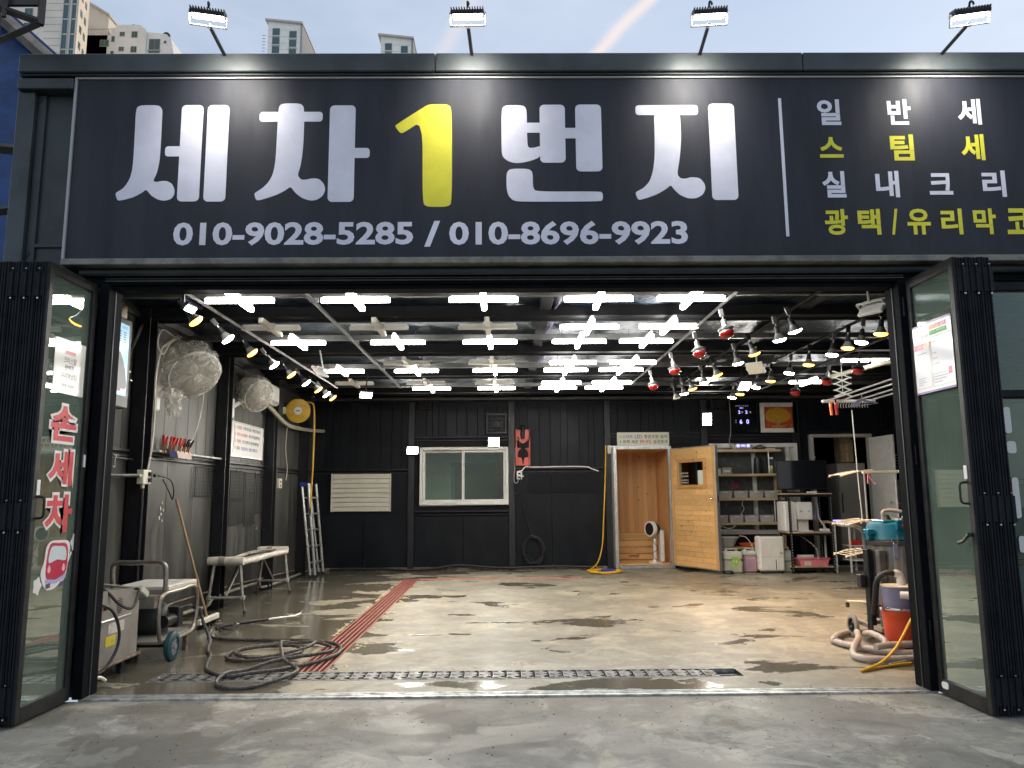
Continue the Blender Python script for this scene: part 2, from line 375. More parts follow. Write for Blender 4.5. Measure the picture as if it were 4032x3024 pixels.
def wood(name, c1, c2, axis='z', s=1.0):
    m = bpy.data.materials.new(name); m.use_nodes = True; n, l = m.node_tree.nodes, m.node_tree.links; b = n['Principled BSDF']
    g = n.new('ShaderNodeNewGeometry'); oi = n.new('ShaderNodeObjectInfo'); mp = n.new('ShaderNodeMapping')
    k = {'z': (7, 7, .5), 'x': (.5, 7, 9)}[axis]; mp.inputs['Scale'].default_value = tuple(q*s for q in k)
    ad = n.new('ShaderNodeVectorMath'); ad.operation = 'MULTIPLY_ADD'; l.new(oi.outputs['Random'], ad.inputs[0]); ad.inputs[1].default_value = (9, 9, 9); l.new(g.outputs['Position'], ad.inputs[2])
    l.new(ad.outputs[0], mp.inputs[0])
    t = n.new('ShaderNodeTexNoise'); t.inputs['Scale'].default_value = 2; t.inputs['Detail'].default_value = 6; t.inputs['Distortion'].default_value = .6
    l.new(mp.outputs[0], t.inputs['Vector'])
    x = n.new('ShaderNodeMix'); x.data_type = 'RGBA'; x.inputs[6].default_value = (*c1, 1); x.inputs[7].default_value = (*c2, 1)
    r = n.new('ShaderNodeMapRange'); r.inputs['From Min'].default_value = .35; r.inputs['From Max'].default_value = .75; l.new(t.outputs['Fac'], r.inputs[0]); l.new(r.outputs[0], x.inputs['Factor'])
    vo = n.new('ShaderNodeTexVoronoi'); vo.inputs['Scale'].default_value = 4.5; l.new(ad.outputs[0], vo.inputs['Vector'])
    kr = n.new('ShaderNodeMapRange'); kr.inputs['From Min'].default_value = .05; kr.inputs['From Max'].default_value = .13; kr.inputs['To Min'].default_value = .25; kr.inputs['To Max'].default_value = 1; l.new(vo.outputs['Distance'], kr.inputs[0])
    hv = n.new('ShaderNodeMapRange'); hv.inputs['To Min'].default_value = .85; hv.inputs['To Max'].default_value = 1.12; l.new(oi.outputs['Random'], hv.inputs[0])
    mu = n.new('ShaderNodeMath'); mu.operation = 'MULTIPLY'; l.new(kr.outputs[0], mu.inputs[0]); l.new(hv.outputs[0], mu.inputs[1])
    hs = n.new('ShaderNodeHueSaturation'); l.new(x.outputs[2], hs.inputs['Color']); l.new(mu.outputs[0], hs.inputs['Value'])
    l.new(hs.outputs[0], b.inputs['Base Color']); b.inputs['Roughness'].default_value = .48
    return m
M_pinez = wood('pine board upright', (.72, .42, .17), (.58, .31, .11), 'z')
M_pinex = wood('pine board level', (.78, .49, .2), (.64, .37, .14), 'x')
M_trim = wood('orange pine trim', (.58, .3, .1), (.46, .22, .07), 'x')

def concrete(name, base, wetdir):
    """worn concrete: pale and dark mottling, sharp edged damp patches, glossy where wet"""
    m = bpy.data.materials.new(name); m.use_nodes = True; n, l = m.node_tree.nodes, m.node_tree.links; b = n['Principled BSDF']
    g = n.new('ShaderNodeNewGeometry'); sx = n.new('ShaderNodeSeparateXYZ'); l.new(g.outputs['Position'], sx.inputs[0])
    def noise(sc, det=6, dist=0, off=0, rg=.6, st=(1, 1, 1)):
        mp = n.new('ShaderNodeMapping'); mp.inputs['Location'].default_value = (off, off*1.7, 0); mp.inputs['Scale'].default_value = st; l.new(g.outputs['Position'], mp.inputs[0])
        t = n.new('ShaderNodeTexNoise'); t.inputs['Scale'].default_value = sc; t.inputs['Detail'].default_value = det; t.inputs['Distortion'].default_value = dist; t.inputs['Roughness'].default_value = rg
        l.new(mp.outputs[0], t.inputs['Vector']); return t.outputs['Fac']
    def ramp(v, a, c, lo=0, hi=1):
        r = n.new('ShaderNodeMapRange'); r.inputs['From Min'].default_value = a; r.inputs['From Max'].default_value = c; r.inputs['To Min'].default_value = lo; r.inputs['To Max'].default_value = hi
        l.new(v, r.inputs[0]); return r.outputs[0]
    def mth(op, a, c):
        q = n.new('ShaderNodeMath'); q.operation = op
        for i, z in enumerate((a, c)):
            if isinstance(z, (int, float)): q.inputs[i].default_value = z
            else: l.new(z, q.inputs[i])
        return q.outputs[0]
    def mixc(f, a, c):
        x = n.new('ShaderNodeMix'); x.data_type = 'RGBA'
        for i, z in ((6, a), (7, c)):
            if isinstance(z, tuple): x.inputs[i].default_value = (*z, 1)
            else: l.new(z, x.inputs[i])
        if isinstance(f, (int, float)): x.inputs['Factor'].default_value = f
        else: l.new(f, x.inputs['Factor'])
        return x.outputs[2]
    c = mixc(ramp(noise(1.1, 9, .3, 3), .38, .6), base, tuple(q*.62 for q in base))
    c = mixc(ramp(noise(9, 9, .2, 7, .72), .38, .66, 0, .6), c, tuple(q*.55 for q in base))
    c = mixc(ramp(noise(5.5, 7, 1.2, 91, .65), .53, .6, 0, .55 if wetdir == 'out' else .4), c, tuple(q*.5 for q in base))
    c = mixc(ramp(noise(2.3, 5, .4, 11), .56, .62, 0, .55), c, (base[0]*1.18, base[1]*1.12, base[2]*1.0))
    c = mixc(ramp(noise(1.7, 6, .9, 23), .56, .58, 0, .42 if wetdir == 'out' else .3), c, tuple(q*1.4 for q in base))
    c = mixc(ramp(noise(.9, 7, .7, 57), .52, .56, 0, .7 if wetdir == 'out' else .45), c, tuple(q*.5 for q in base))
    c = mixc(ramp(noise(4.6, 5, 1.3, 71), .60, .63, 0, .6 if wetdir == 'out' else .35), c, (base[0]*.6, base[1]*.52, base[2]*.42))
    c = mixc(ramp(noise(60, 3, 0, 5), .55, .75, 0, .35), c, tuple(q*.6 for q in base))
    # thin dark rims of dried puddles
    e1 = noise(1.9, 5, 1.1, 31); rim = mth('MULTIPLY', ramp(e1, .50, .512), ramp(e1, .526, .514)); c = mixc(mth('MULTIPLY', rim, .65), c, tuple(q*.45 for q in base))
    wn_ = noise(1.15, 8, .5, 17, .56, (.8, 1.5, 1)) if wetdir == 'in' else noise(1.5, 9, .8, 17, .6)
    if wetdir == 'in':
        bias = ramp(sx.outputs['X'], -2.6, -.9, .19, 0)
        bias2 = ramp(sx.outputs['Y'], 8.9, 7.9, 0.10, 0); bias = mth('ADD', bias, mth('SUBTRACT', 0.10, bias2) if False else bias2)
        # a second damp zone near the front drain and threshold
        b3 = mth('MULTIPLY', ramp(sx.outputs['Y'], 1.2, .2), .035); bias = mth('ADD', bias, b3)
        wet = ramp(mth('ADD', wn_, bias), .582, .612)
        dry_r = ramp(noise(3, 4, 0, 41), .3, .7, .42, .62)
    else:
        wet = ramp(wn_, .505, .518, 0, .6); dry_r = ramp(noise(1.6, 5, .4, 41), .35, .65, .5, .85)
    c = mixc(wet, c, mixc(.62 if wetdir == 'in' else .6, c, (.055, .05, .038)))
    rg = mth('ADD', mth('MULTIPLY', dry_r, mth('SUBTRACT', 1, wet)), mth('MULTIPLY', wet, 0.16 if wetdir == 'in' else .3))
    l.new(c, b.inputs['Base Color']); l.new(rg, b.inputs['Roughness'])
    b.inputs['Specular IOR Level'].default_value = .5 if wetdir == 'in' else .3
    bp = n.new('ShaderNodeBump'); bp.inputs['Distance'].default_value = .004; bp.inputs['Strength'].default_value = .5
    hgt = mth('MULTIPLY', noise(25, 6, 0, 3, .7), mth('SUBTRACT', 1, mth('MULTIPLY', wet, .93))); l.new(hgt, bp.inputs['Height']); l.new(bp.outputs[0], b.inputs['Normal'])
    return m
M_floor = concrete('worn garage concrete', (.315, .3, .235), 'in')
M_ground = concrete('worn forecourt concrete', (.34, .33, .285), 'out')
# ================================================================== SETTING
def sheet(name, rects, z, m, th=0.0):
    mb = MB()
    for x0, x1, y0, y1 in rects:
        mb.add([(x0, y0, z), (x1, y0, z), (x1, y1, z), (x0, y1, z)], [(0, 1, 2, 3)])
    return mb.build(name, m, kind='structure', keep=True)
sheet('forecourt_ground', [(-300, 300, -60, -.09)], -.012, M_ground)
sheet('land_behind', [(-300, 300, 11.6, 400), (-300, -3.95, -.09, 11.6), (9.2, 300, -.09, 11.6)], -.012, M_ground)
# inside floor with the three drain trenches left open
DRX0, DRX1, DRY0, DRY1 = -1.715, -1.455, .72, 7.62
BX0, BX1, BY0, BY1 = -1.455, 1.31, 7.44, 7.62
FX0, FX1, FY0, FY1 = -2.76, 1.84, .41, .70
R = [(-3.9, 9.1, .02, FY0), (-3.9, FX0, FY0, FY1), (FX1, 9.1, FY0, FY1), (-3.9, 9.1, FY1, DRY0),
     (-3.9, DRX0, DRY0, DRY1), (DRX1, 9.1, DRY0, BY0), (BX1, 9.1, BY0, BY1), (-3.9, 9.1, DRY1, 11.6)]
fl = sheet('garage_floor', R, 0, M_floor)
def trench(x0, x1, y0, y1, d=.11):
    mb = MB()
    mb.add([(x0, y0, 0), (x1, y0, 0), (x1, y1, 0), (x0, y1, 0), (x0, y0, -d), (x1, y0, -d), (x1, y1, -d), (x0, y1, -d)],
           [(4, 5, 6, 7), (0, 1, 5, 4), (1, 2, 6, 5), (2, 3, 7, 6), (3, 0, 4, 7)])
    mb.build('drain_trench', M_pit, kind='structure', keep=True)
trench(DRX0, DRX1, DRY0, DRY1); trench(BX0, BX1, BY0, BY1); trench(FX0, FX1, FY0, FY1)
# crumbled concrete lip along the long drain
mb = MB()
for k in range(150):
    s = random.choice((-1, 1)); y = random.uniform(.8, 7.5); x = (DRX1+.03+abs(random.gauss(0, .05))) if s > 0 else (DRX0-.02-abs(random.gauss(0, .02)))
    a = random.uniform(.008, .03); mb.sphere((x, y, 0), a, 5, 4, (1, 1.4, .25))
mb.build('concrete_crumbs', mat('pale broken concrete', (.42, .37, .24), .8, var=.3, scale=30), kind='stuff', keep=True)

mb = MB()
for k in range(420):
    x = random.uniform(-4, 4); y = -.1-abs(random.gauss(0, .9)); a = random.uniform(.0025, .008)
    if y > -1.9: mb.sphere((x, y, -.012), a, 5, 3, (1, random.uniform(.6, 1.4), .5))
mb.build('grit', mat('dark grit', (.09, .085, .075), .8, var=.5, scale=40), kind='stuff', keep=True)
# threshold rails
t = thing('door_track', 'aluminium folding door track set across the whole entrance floor', 'track', (0, 0, -.012))
for y0, y1, z in ((-.09, -.045, .002), (-.037, -.012, .004), (-.004, .02, .006)):
    MB().box(-3.0, 3.06, y0, y1, -.02, z, .002).build('rail', M_galv, t)
MB().box(-3.0, 3.06, -.09, .02, -.03, -.014).build('track_bed', M_blackm, t)

# ---- red grates over the long drain
def grate(y0, y1, x0, x1, lab, alongx=False, share=None):
    t = thing('drain_grate', lab, 'drain grate', ((x0+x1)/2, (y0+y1)/2, 0), 'red plastic drain grates')
    mb = MB()
    if not alongx:
        n = 6
        for i in range(n):
            x = x0+.012+(x1-x0-.024)*i/(n-1); MB().box(x-.006, x+.006, y0+.003, y1-.003, -.02, .003, .002).build('rib', M_rib, t)
        y = y0+.006
        while y < y1-.004: mb.box(x0+.004, x1-.004, y-.003, y+.003, -.022, -.001); y += .027
    else:
        n = 5
        for i in range(n):
            y = y0+.012+(y1-y0-.024)*i/(n-1); MB().box(x0+.003, x1-.003, y-.006, y+.006, -.02, .003, .002).build('rib', M_rib, t)
        x = x0+.006
        while x < x1-.004: mb.box(x-.003, x+.003, y0+.004, y1-.004, -.022, -.001); x += .027
    mb.build('cross_bars', M_grate, t, kind='stuff')
    return t
ys = [.72, 1.62, 2.52, 3.42, 4.35, 5.28, 6.2, 7.0, 7.62]
nth = ['nearest the metal drain cover', 'second from the metal drain cover', 'third from the metal drain cover', 'fourth from the metal drain cover', 'fifth from the metal drain cover', 'third from the back drain corner', 'second from the back drain corner', 'at the back drain corner']
for i in range(8):
    grate(ys[i]+.004, ys[i+1]-.004, DRX0, DRX1, 'red plastic grate of the long drain, %s' % nth[i])
for i in range(3):
    grate(BY0, BY1, BX0+.003+i*.92, BX0+.917+i*.92, 'red plastic grate of the back cross drain, %s' % ['next to the corner', 'in the middle', 'at its right end'][i], True)
# ---- pressed metal cover over the front drain
t = thing('drain_cover', 'pressed galvanised cover with dark slots over the front drain', 'drain cover', (-.46, .55, 0))
proto = None; W = .1105; n = int((1.75-FX0)/W)
for i in range(n):
    x = FX0+W*(i+.5)
    if proto is None:
        mb = MB(); h = W/2-.002
        half = [(-h, -.14), (h*.92, -.14), (h*.92, -.115), (h*.3, -.1), (h*.15, -.075), (h*.75, -.05), (h*.92, -.02), (h*.25, 0), (h*.9, .03), (h*.8, .055), (h*.1, .08), (h*.35, .105), (h*.92, .12), (h*.92, .14), (-h, .14)]
        mb.prism([(a, b) for a, b in half], -.006, .004, 'xy')
        mb.box(-h*.9, -h*.2, -.12, -.09, .003, .009, .003); mb.box(-h*.9, -h*.2, .085, .115, .003, .009, .003); mb.sphere((-h*.45, 0, .003), .022, 10, 6, (1, 1.6, .35))
        proto = mb.build('plate', M_plate, None, keep=True); proto.parent = t; proto.location = V((x, .555, 0))-ORG[t.name]
    else:
        c = proto.copy(); COL.objects.link(c); c.location = V((x, .555, 0))-ORG[t.name]; c.parent = t
MB().box(FX0, FX1, FY0+.0, FY0+.012, -.03, .003).box(FX0, FX1, FY1-.012, FY1, -.03, .003).build('edge_frame', M_galv, t)
for y in (.47, .55, .63): MB().box(FX0, FX1, y-.008, y+.008, -.04, -.03).build('support_bar', M_galv, t)

# ================================================================== WALLS
HW = 3.30
LX = -3.72
def strips(parent, name, m, a0, a1, z0, z1, fn, wmin=.16, wmax=.27, gap=.006):
    a = a0
    while a < a1-.02:
        w_ = random.uniform(wmin, wmax); b = min(a+w_, a1)
        if a1-b < wmin*.5: b = a1
        fn(a+gap/2, b-gap/2, z0, z1).build(name, m, parent); a = b
wl_ = thing('left_wall', 'grey black panelled side wall behind the pressure washer', 'wall', (LX, 4.6, 0))
MB().box(LX-.1, LX-.02, -.02, 9.3, -.01, 3.4).build('wall_core', M_wall, wl_)
for y0, y1 in ((.12, 1.86), (2.1, 4.14), (4.36, 6.2), (6.42, 8.2), (8.32, 9.18)):
    strips(wl_, 'wall_panel', M_wall, y0, y1, .03, 1.79, lambda a, b, c, d: MB().box(LX-.03, LX-random.uniform(0, .003), a, b, c, d, .003), .55, 1.0)
    strips(wl_, 'wall_panel', M_wall, y0, y1, 1.87, HW-.02, lambda a, b, c, d: MB().box(LX-.03, LX-random.uniform(0, .003), a, b, c, d, .003), .22, .34)
    MB().box(LX-.02, LX+.03, y0, y1, 1.845, 1.875, .004).box(LX-.02, LX+.03, y0, y1, 1.79, 1.815, .004).build('girt', M_post, wl_)
    MB().box(LX-.02, LX+.05, y0, y1, 3.2, 3.26, .004).build('top_rail', M_post, wl_)
for y in (1.98, 4.25, 6.31, 8.26):
    p = MB().box(LX, LX+.14, y-.09, y-.075, 0, 3.3).box(LX, LX+.14, y+.075, y+.09, 0, 3.3).box(LX+.06, LX+.07, y-.075, y+.075, 0, 3.3).build('post', M_post, wl_)
mb = MB(); mb.tube(smoothpath([(LX+.07, .6, .1), (LX+.07, 3.2, .1), (LX+.09, 3.9, .09), (LX+.09, 4.2, .16), (LX+.08, 5.8, .15), (LX+.1, 6.1, .06), (LX+.1, 7.9, .05), (LX+.05, 9.05, .04)], 5), .02, 8)
mb.build('floor_pipe', mat('grey pvc pipe', (.26, .25, .22), .5, var=.3), wl_, smooth=True)
MB().tube(smoothpath([(LX+.04, .8, .2), (LX+.04, 4, .24), (LX+.04, 8, .12)], 4), .012, 6).build('floor_pipe', M_rust, wl_, smooth=True)

bw = thing('back_wall', 'black panelled end wall with posts, window openings and rails', 'wall', (1, 9.2, 0))
BY = 9.18
fb = lambda a, b, c, d: MB().box(a, b, BY-random.uniform(0, .004), BY+.03, c, d, .003)
def core(x0, x1, z0, z1): MB().box(x0, x1, BY+.03, BY+.1, z0, z1).build('wall_core', M_blackm, bw)
core(LX, -1.66, 0, 3.4); core(-1.66, .09, 0, 1.19); core(-1.66, .09, 2.35, 3.4); core(.09, 2.05, 0, 3.4); core(2.05, 3.2, 0, .01); core(2.05, 3.2, 2.33, 3.4); core(3.2, 3.97, 0, 3.4)
core(3.97, 5.66, 0, .6); core(3.97, 5.66, 2.36, 3.4); core(5.66, 5.92, 0, 3.4); core(5.92, 7.1, 2.55, 3.4); core(7.1, 8.9, 0, 3.4)
for (a, b, z0, z1, wm, wx) in ((LX+.02, -1.86, 1.9, HW, .12, .22), (LX+.02, -1.86, .05, 1.82, .5, .9), (-1.74, .09, 2.53, HW, .1, .2), (-1.74, .09, .05, 1.0, .5, .9),
        (.18, 1.93, 1.9, HW, .09, .2), (.18, 1.93, .05, 1.84, .5, .9), (2.06, 3.84, 2.35, HW, .1, .22), (3.9, 5.66, 2.56, HW, .1, .22), (3.22, 3.95, .05, 2.33, .2, .3), (5.68, 5.9, .05, HW, .1, .2),
        (5.93, 8.2, 2.58, HW, .2, .3), (7.12, 8.2, .05, 2.55, .2, .3), (3.97, 5.66, .05, .62, .3, .5)):
    strips(bw, 'wall_panel', M_wallb, a, b, z0, z1, fb, wm*1.1, wx*1.2, .004)
for a, b, z in ((LX, -1.86, 1.86), (-1.74, .09, 2.48), (-1.74, .09, 1.06), (.18, 1.93, 1.87), (2.06, 3.84, 2.53), (3.9, 5.66, 2.48)):
    MB().box(a, b, BY-.03, BY+.02, z-.04, z-.02, .003).box(a, b, BY-.045, BY+.02, z+.02, z+.045, .003).build('girt', M_post, bw)
for x in (-1.8, .13, 1.99, 3.87, 5.67):
    MB().box(x-.06, x+.06, BY-.07, BY+.03, 0, 3.3, .004).build('post', M_post, bw)
MB().box(LX, 8.2, BY-.12, BY+.02, 3.2, 3.29, .005).build('top_rail', M_post, bw)
MB().box(LX, 2.0, BY-.05, BY+.02, 0, .05, .004).build('base_rail', M_rust, bw)

rw = thing('right_wall', 'dark side wall beyond the ceiling drying rack', 'wall', (8.2, 4.6, 0))
MB().box(8.22, 8.3, .1, 9.3, -.01, 3.4).build('wall_core', M_blackm, rw)
strips(rw, 'wall_panel', M_wallb, .12, 9.17, .02, HW, lambda a, b, c, d: MB().box(8.2, 8.23, a, b, c, d, .003), .5, .8)

ce = thing('garage_ceiling', 'dark foil insulated ceiling carried on black beams', 'ceiling', (1, 4.6, 3.4)); ce['kind'] = 'structure'
mb = MB(); nx, ny = 150, 110; vs = []
from mathutils import noise as mn
for j in range(ny+1):
    for i in range(nx+1):
        x = -3.8+12.1*i/nx; y = .02+9.3*j/ny
        z = 3.37+.035*mn.noise(V((x*1.6, y*2.6, 0)))+.03*mn.noise(V((x*5, y*4, 3)))+.012*mn.noise(V((x*14, y*11, 7)))
        z -= .04*abs(math.sin((y-1.07)/1.98*math.pi))
        vs.append((x, y, z))
mb.add(vs, [(j*(nx+1)+i, (j+1)*(nx+1)+i, (j+1)*(nx+1)+i+1, j*(nx+1)+i+1) for j in range(ny) for i in range(nx)])
mb.build('insulation_sheet', M_foil, ce, smooth=True)
MB().box(-3.82, 8.3, -.02, 9.35, 3.45, 3.5).build('roof_deck', M_blackm, ce)
for y in (1.07, 3.04, 5.03, 6.95, 8.8):
    MB().box(-3.72, 8.2, y-.03, y+.03, 3.19, 3.25, .004).build('purlin', M_purlin, ce)
for y in (2.08, 4.08, 6.05, 8.0):
    MB().box(-3.72, 8.2, y-.13, y+.02, 3.215, 3.33, .004).box(-3.72, 8.2, y+.02, y+.035, 3.19, 3.24).build('beam', M_beam, ce)
for x in (.42, 3.1, 5.6):
    MB().box(x-.06, x+.06, .1, 9.2, 3.27, 3.335, .004).build('cross_beam', M_beam, ce)
for (x, y) in ((-3.1, 1.2), (-1.9, 1.2), (.5, 1.3), (.47, 2.5), (.5, 4.5)):
    MB().tube(smoothpath([(x, y-.5, 3.3), (x+.05, y, 3.26), (x+.02, y+.7, 3.3)], 5), .018, 6).build('violet_hose', mat('violet pipe sleeve', (.045, .03, .11), .5), ce, smooth=True)

# ================================================================== FRONT FACADE
fc = thing('garage_front', 'grey painted steel shopfront with black door frame and fascia', 'shopfront', (0, 0, 0))
FX = 7.6
MB().box(-3.765, -.53, -.16, .4, 4.678, 4.832, .008).build('fascia_cap', M_fascia, fc)
MB().box(-.526, 2.36, -.16, .4, 4.678, 4.832, .008).build('fascia_cap', M_fascia, fc)
MB().box(2.364, FX, -.16, .4, 4.678, 4.832, .008).build('fascia_cap', M_fascia, fc)
MB().box(-3.765, FX, -.135, .4, 4.662, 4.676, .003).build('fascia_groove', M_fasciad, fc)
MB().box(-3.775, -3.345, -.14, .3, 4.55, 4.64, .006).build('fascia_rail', M_fascia, fc)
MB().box(-3.3, FX, -.05, .3, 3.14, 4.66).build('sign_backing', M_fasciad, fc)
MB().box(-3.79, -3.655, -.1, .25, 3.0, 4.548, .008).build('corner_post', M_fascia, fc)
MB().box(-3.79, -3.655, -.1, .25, -.01, 2.99, .008).build('corner_post', M_frame, fc)
MB().box(-3.654, -3.28, -.03, .1, 3.14, 4.548, .005).build('side_panel', M_fasciad, fc)
MB().box(-3.652, -3.59, -.055, -.03, 3.18, 4.54, .004).build('side_trim', M_fasciad, fc)
MB().box(-3.68, -3.3, -.05, -.02, 3.3, 3.33, .003).build('side_trim', M_fasciad, fc)
MB().box(-3.75, -3.3, -.115, .1, 3.07, 3.14, .012).build('sill_beam', mat('mossy grey steel', (.055, .06, .05), .6, col2=(.07, .075, .035), th=(.5, .6), scale=9), fc)
for z in (4.5, 3.25): MB().cyl((-3.65, -.06, z), (-3.65, -.03, z), .03, n=10).build('bolt_cap', M_black, fc)
MB().box(-3.3, FX, -.2, .1, 3.115, 3.165, .006).build('sign_ledge', mat('dusty ledge steel', (.17, .165, .14), .5, .2, var=.3, scale=5), fc)
MB().cyl((-3.2, -.09, 3.085), (FX, -.09, 3.085), .03, n=12).build('round_rail', M_fasciad, fc, smooth=True)
MB().box(-3.7, FX, -.06, .12, 3.0, 3.11, .004).build('header_beam', M_jamb, fc)
MB().box(-3.02, 3.06, -.075, -.06, 3.018, 3.03, .002).box(-3.02, 3.06, -.075, -.06, 3.038, 3.046, .002).build('header_track', M_framel, fc)
MB().box(-2.975, 3.0, -.03, .1, 2.965, 2.998, .003).build('header_lip', M_jamb, fc)
# jambs
MB().box(-3.045, -2.975, -.09, .12, 0, 3.0, .004).build('jamb', M_jamb, fc)
MB().box(-2.975, -2.969, .0, .012, 0, 2.97, .002).build('jamb_edge', M_purlin, fc)
MB().box(3.005, 3.09, -.09, .12, 0, 3.0, .004).build('jamb', M_jamb, fc)
MB().box(2.998, 3.004, .0, .012, 0, 2.97, .002).build('jamb_edge', M_purlin, fc)
for x in (-3.055, 3.03):
    for z in (.35, 1.6, 2.72): MB().cyl((x, -.1, z), (x, -.1, z+.14), .006, n=8).build('hinge_pin', M_frame, fc)
# left bay between jamb and corner
MB().box(-3.69, -3.05, -.02, .08, 0, 2.99).build('side_infill', M_frame, fc)
# glazed bays right of the entrance
MB().box(3.12, 3.2, -.05, .1, 0, 3.0, .004).build('mullion', M_frame, fc)
for x0, x1 in ((3.2, 3.66), (3.74, 4.2), (4.28, 5.4)):
    for za, zb in ((2.93, 3.0), (0, .1), (2.1, 2.15)): MB().box(x0, x1, -.04, .08, za, zb, .004).build('transom', M_frame, fc)
    MB().box(x0+.002, x1-.002, -.005, .005, 2.16, 2.925).build('glass_pane', M_pane, fc)
    MB().box(x0+.002, x1-.002, -.005, .005, .11, 2.09).build('glass_pane', M_pane, fc)
    mw = mat('weathered sill board', (.25, .16, .11), .6) if x0 == 3.2 else MATS['weathered sill board']
    for z in (2.07, 1.45, .86): MB().box(x0+.01, x1-.01, .012, .05, z, z+.03).build('rail_board', mw, fc)
    mg = mat('grey board behind glass', (.16, .17, .16), .6, var=.1) if x0 == 3.2 else MATS['grey board behind glass']
    for z0, z1 in ((1.49, 2.06), (.9, 1.44), (.12, .85)): MB().box(x0+.01, x1-.01, .015, .045, z0, z1).build('backing_board', mg if z0 > .5 else M_violet, fc)
for x in (3.7, 4.24, 5.44): MB().box(x-.04, x+.04, -.05, .09, 0, 3.0, .004).build('mullion', M_frame, fc)
MB().box(5.48, FX, -.04, .1, 0, 3.0).build('side_infill', M_frame, fc)
for (x, z, w_, h) in ((3.77, 1.83, .05, .2), (3.77, 1.68, .07, .09), (3.78, 1.2, .05, .3), (3.79, .95, .05, .12)):
    MB().prism(rrect(x, z, x+w_, z+h, .02), -.01, -.006).build('window_letter_backing', M_paper, fc)

# ---- signboard
sg = thing('signboard', 'long dark banner sign with big white letters and yellow 1', 'signboard', (1, -.1, 3.17))
SX1 = 7.0
MB().box(-3.325, SX1, -.1, -.052, 3.175, 4.645, .004).build('banner_panel', M_banner, sg)
M_edge = mat('white sign trim', (.38, .38, .39), .5)
MB().box(-3.345, SX1, -.115, -.05, 4.645, 4.66, .003).build('edge_trim', M_edge, sg)
MB().box(-3.345, SX1, -.115, -.05, 3.162, 3.175, .003).build('edge_trim', M_edge, sg)
MB().box(-3.345, -3.326, -.115, -.05, 3.175, 4.645, .003).build('edge_trim', M_edge, sg)
L = {
'se_a':[(-2.861,4.399),(-2.834,4.431),(-2.687,4.431),(-2.655,4.398),(-2.654,4.315),(-2.652,4.176),(-2.651,4.039),(-2.655,3.957),(-2.667,3.875),(-2.695,3.807),(-2.663,3.800),(-2.631,3.809),(-2.586,3.809),(-2.546,3.786),(-2.525,3.739),(-2.525,3.698),(-2.546,3.664),(-2.596,3.649),(-2.648,3.658),(-2.701,3.692),(-2.743,3.742),(-2.767,3.719),(-2.829,3.682),(-2.892,3.662),(-2.949,3.651),(-2.962,3.666),(-2.975,3.707),(-2.966,3.720),(-2.923,3.747),(-2.893,3.787),(-2.871,3.835),(-2.858,3.903),(-2.855,3.998),(-2.857,4.177)],
'cha_a':[(-1.754,4.410),(-1.726,4.443),(-1.582,4.443),(-1.551,4.409),(-1.548,4.173),(-1.553,4.035),(-1.566,3.925),(-1.587,3.851),(-1.556,3.814),(-1.517,3.816),(-1.472,3.827),(-1.421,3.823),(-1.381,3.782),(-1.369,3.734),(-1.385,3.687),(-1.429,3.653),(-1.480,3.645),(-1.545,3.667),(-1.598,3.708),(-1.638,3.762),(-1.676,3.729),(-1.739,3.695),(-1.815,3.668),(-1.885,3.648),(-1.902,3.662),(-1.913,3.703),(-1.900,3.716),(-1.850,3.750),(-1.807,3.797),(-1.777,3.858),(-1.761,3.954),(-1.757,4.091)],
'one':[(-0.838,4.261),(-0.611,4.414),(-0.572,4.433),(-0.431,4.433),(-0.398,4.396),(-0.395,3.626),(-0.427,3.593),(-0.588,3.593),(-0.621,3.627),(-0.627,4.298),(-0.779,4.193),(-0.802,4.196),(-0.837,4.244)],
'beon_b':[(-0.010,4.391),(0.020,4.423),(0.159,4.423),(0.188,4.391),(0.188,4.193),(0.191,4.085),(0.207,4.068),(0.247,4.071),(0.293,4.087),(0.291,3.995),(0.226,3.967),(0.161,3.950),(0.095,3.944),(0.037,3.961),(-0.002,3.996),(-0.012,4.044)],
'beon_f':[(0.026,3.865),(0.056,3.898),(0.199,3.897),(0.229,3.867),(0.229,3.742),(0.255,3.711),(0.741,3.711),(0.767,3.699),(0.767,3.645),(0.746,3.630),(0.132,3.630),(0.074,3.641),(0.038,3.682),(0.025,3.743)],
'ji_b':[(1.186,4.388),(1.387,4.387),(1.393,4.192),(1.386,4.081),(1.372,3.970),(1.348,3.850),(1.373,3.815),(1.412,3.812),(1.458,3.826),(1.523,3.819),(1.560,3.771),(1.564,3.730),(1.543,3.683),(1.490,3.653),(1.425,3.653),(1.361,3.683),(1.317,3.731),(1.296,3.762),(1.261,3.731),(1.195,3.691),(1.116,3.660),(1.051,3.642),(1.035,3.651),(1.020,3.698),(1.033,3.712),(1.086,3.739),(1.134,3.793),(1.162,3.875),(1.179,3.985),(1.185,4.165)]}
def chaikin(p, n=2):
    for _ in range(n):
        q = []
        for i in range(len(p)):
            a, b = p[i], p[(i+1) % len(p)]; q += [(a[0]*.8+b[0]*.2, a[1]*.8+b[1]*.2), (a[0]*.2+b[0]*.8, a[1]*.2+b[1]*.8)]
        p = q
    return p
Y0 = -.1005
def shape(mb, i, poly=None, rect=None, r=.03):
    p = chaikin(poly) if poly else rrect(*rect, r)
    mb.prism(p, Y0-.0006*(i+1), -.0995, 'xz')
def letter(parts, m):
    mb = MB()
    for i, (k, q) in enumerate(parts):
        if k == 'p': shape(mb, i, poly=L[q])
        else: shape(mb, i, rect=q[:4], r=q[4])
    return mb.build('letter', m, sg)
letter([('p', 'se_a'), ('r', (-2.615, 4.008, -2.484, 4.091, .025)), ('r', (-2.503, 3.643, -2.335, 4.430, .035)), ('r', (-2.301, 3.641, -2.133, 4.429, .035))], M_bwhite)
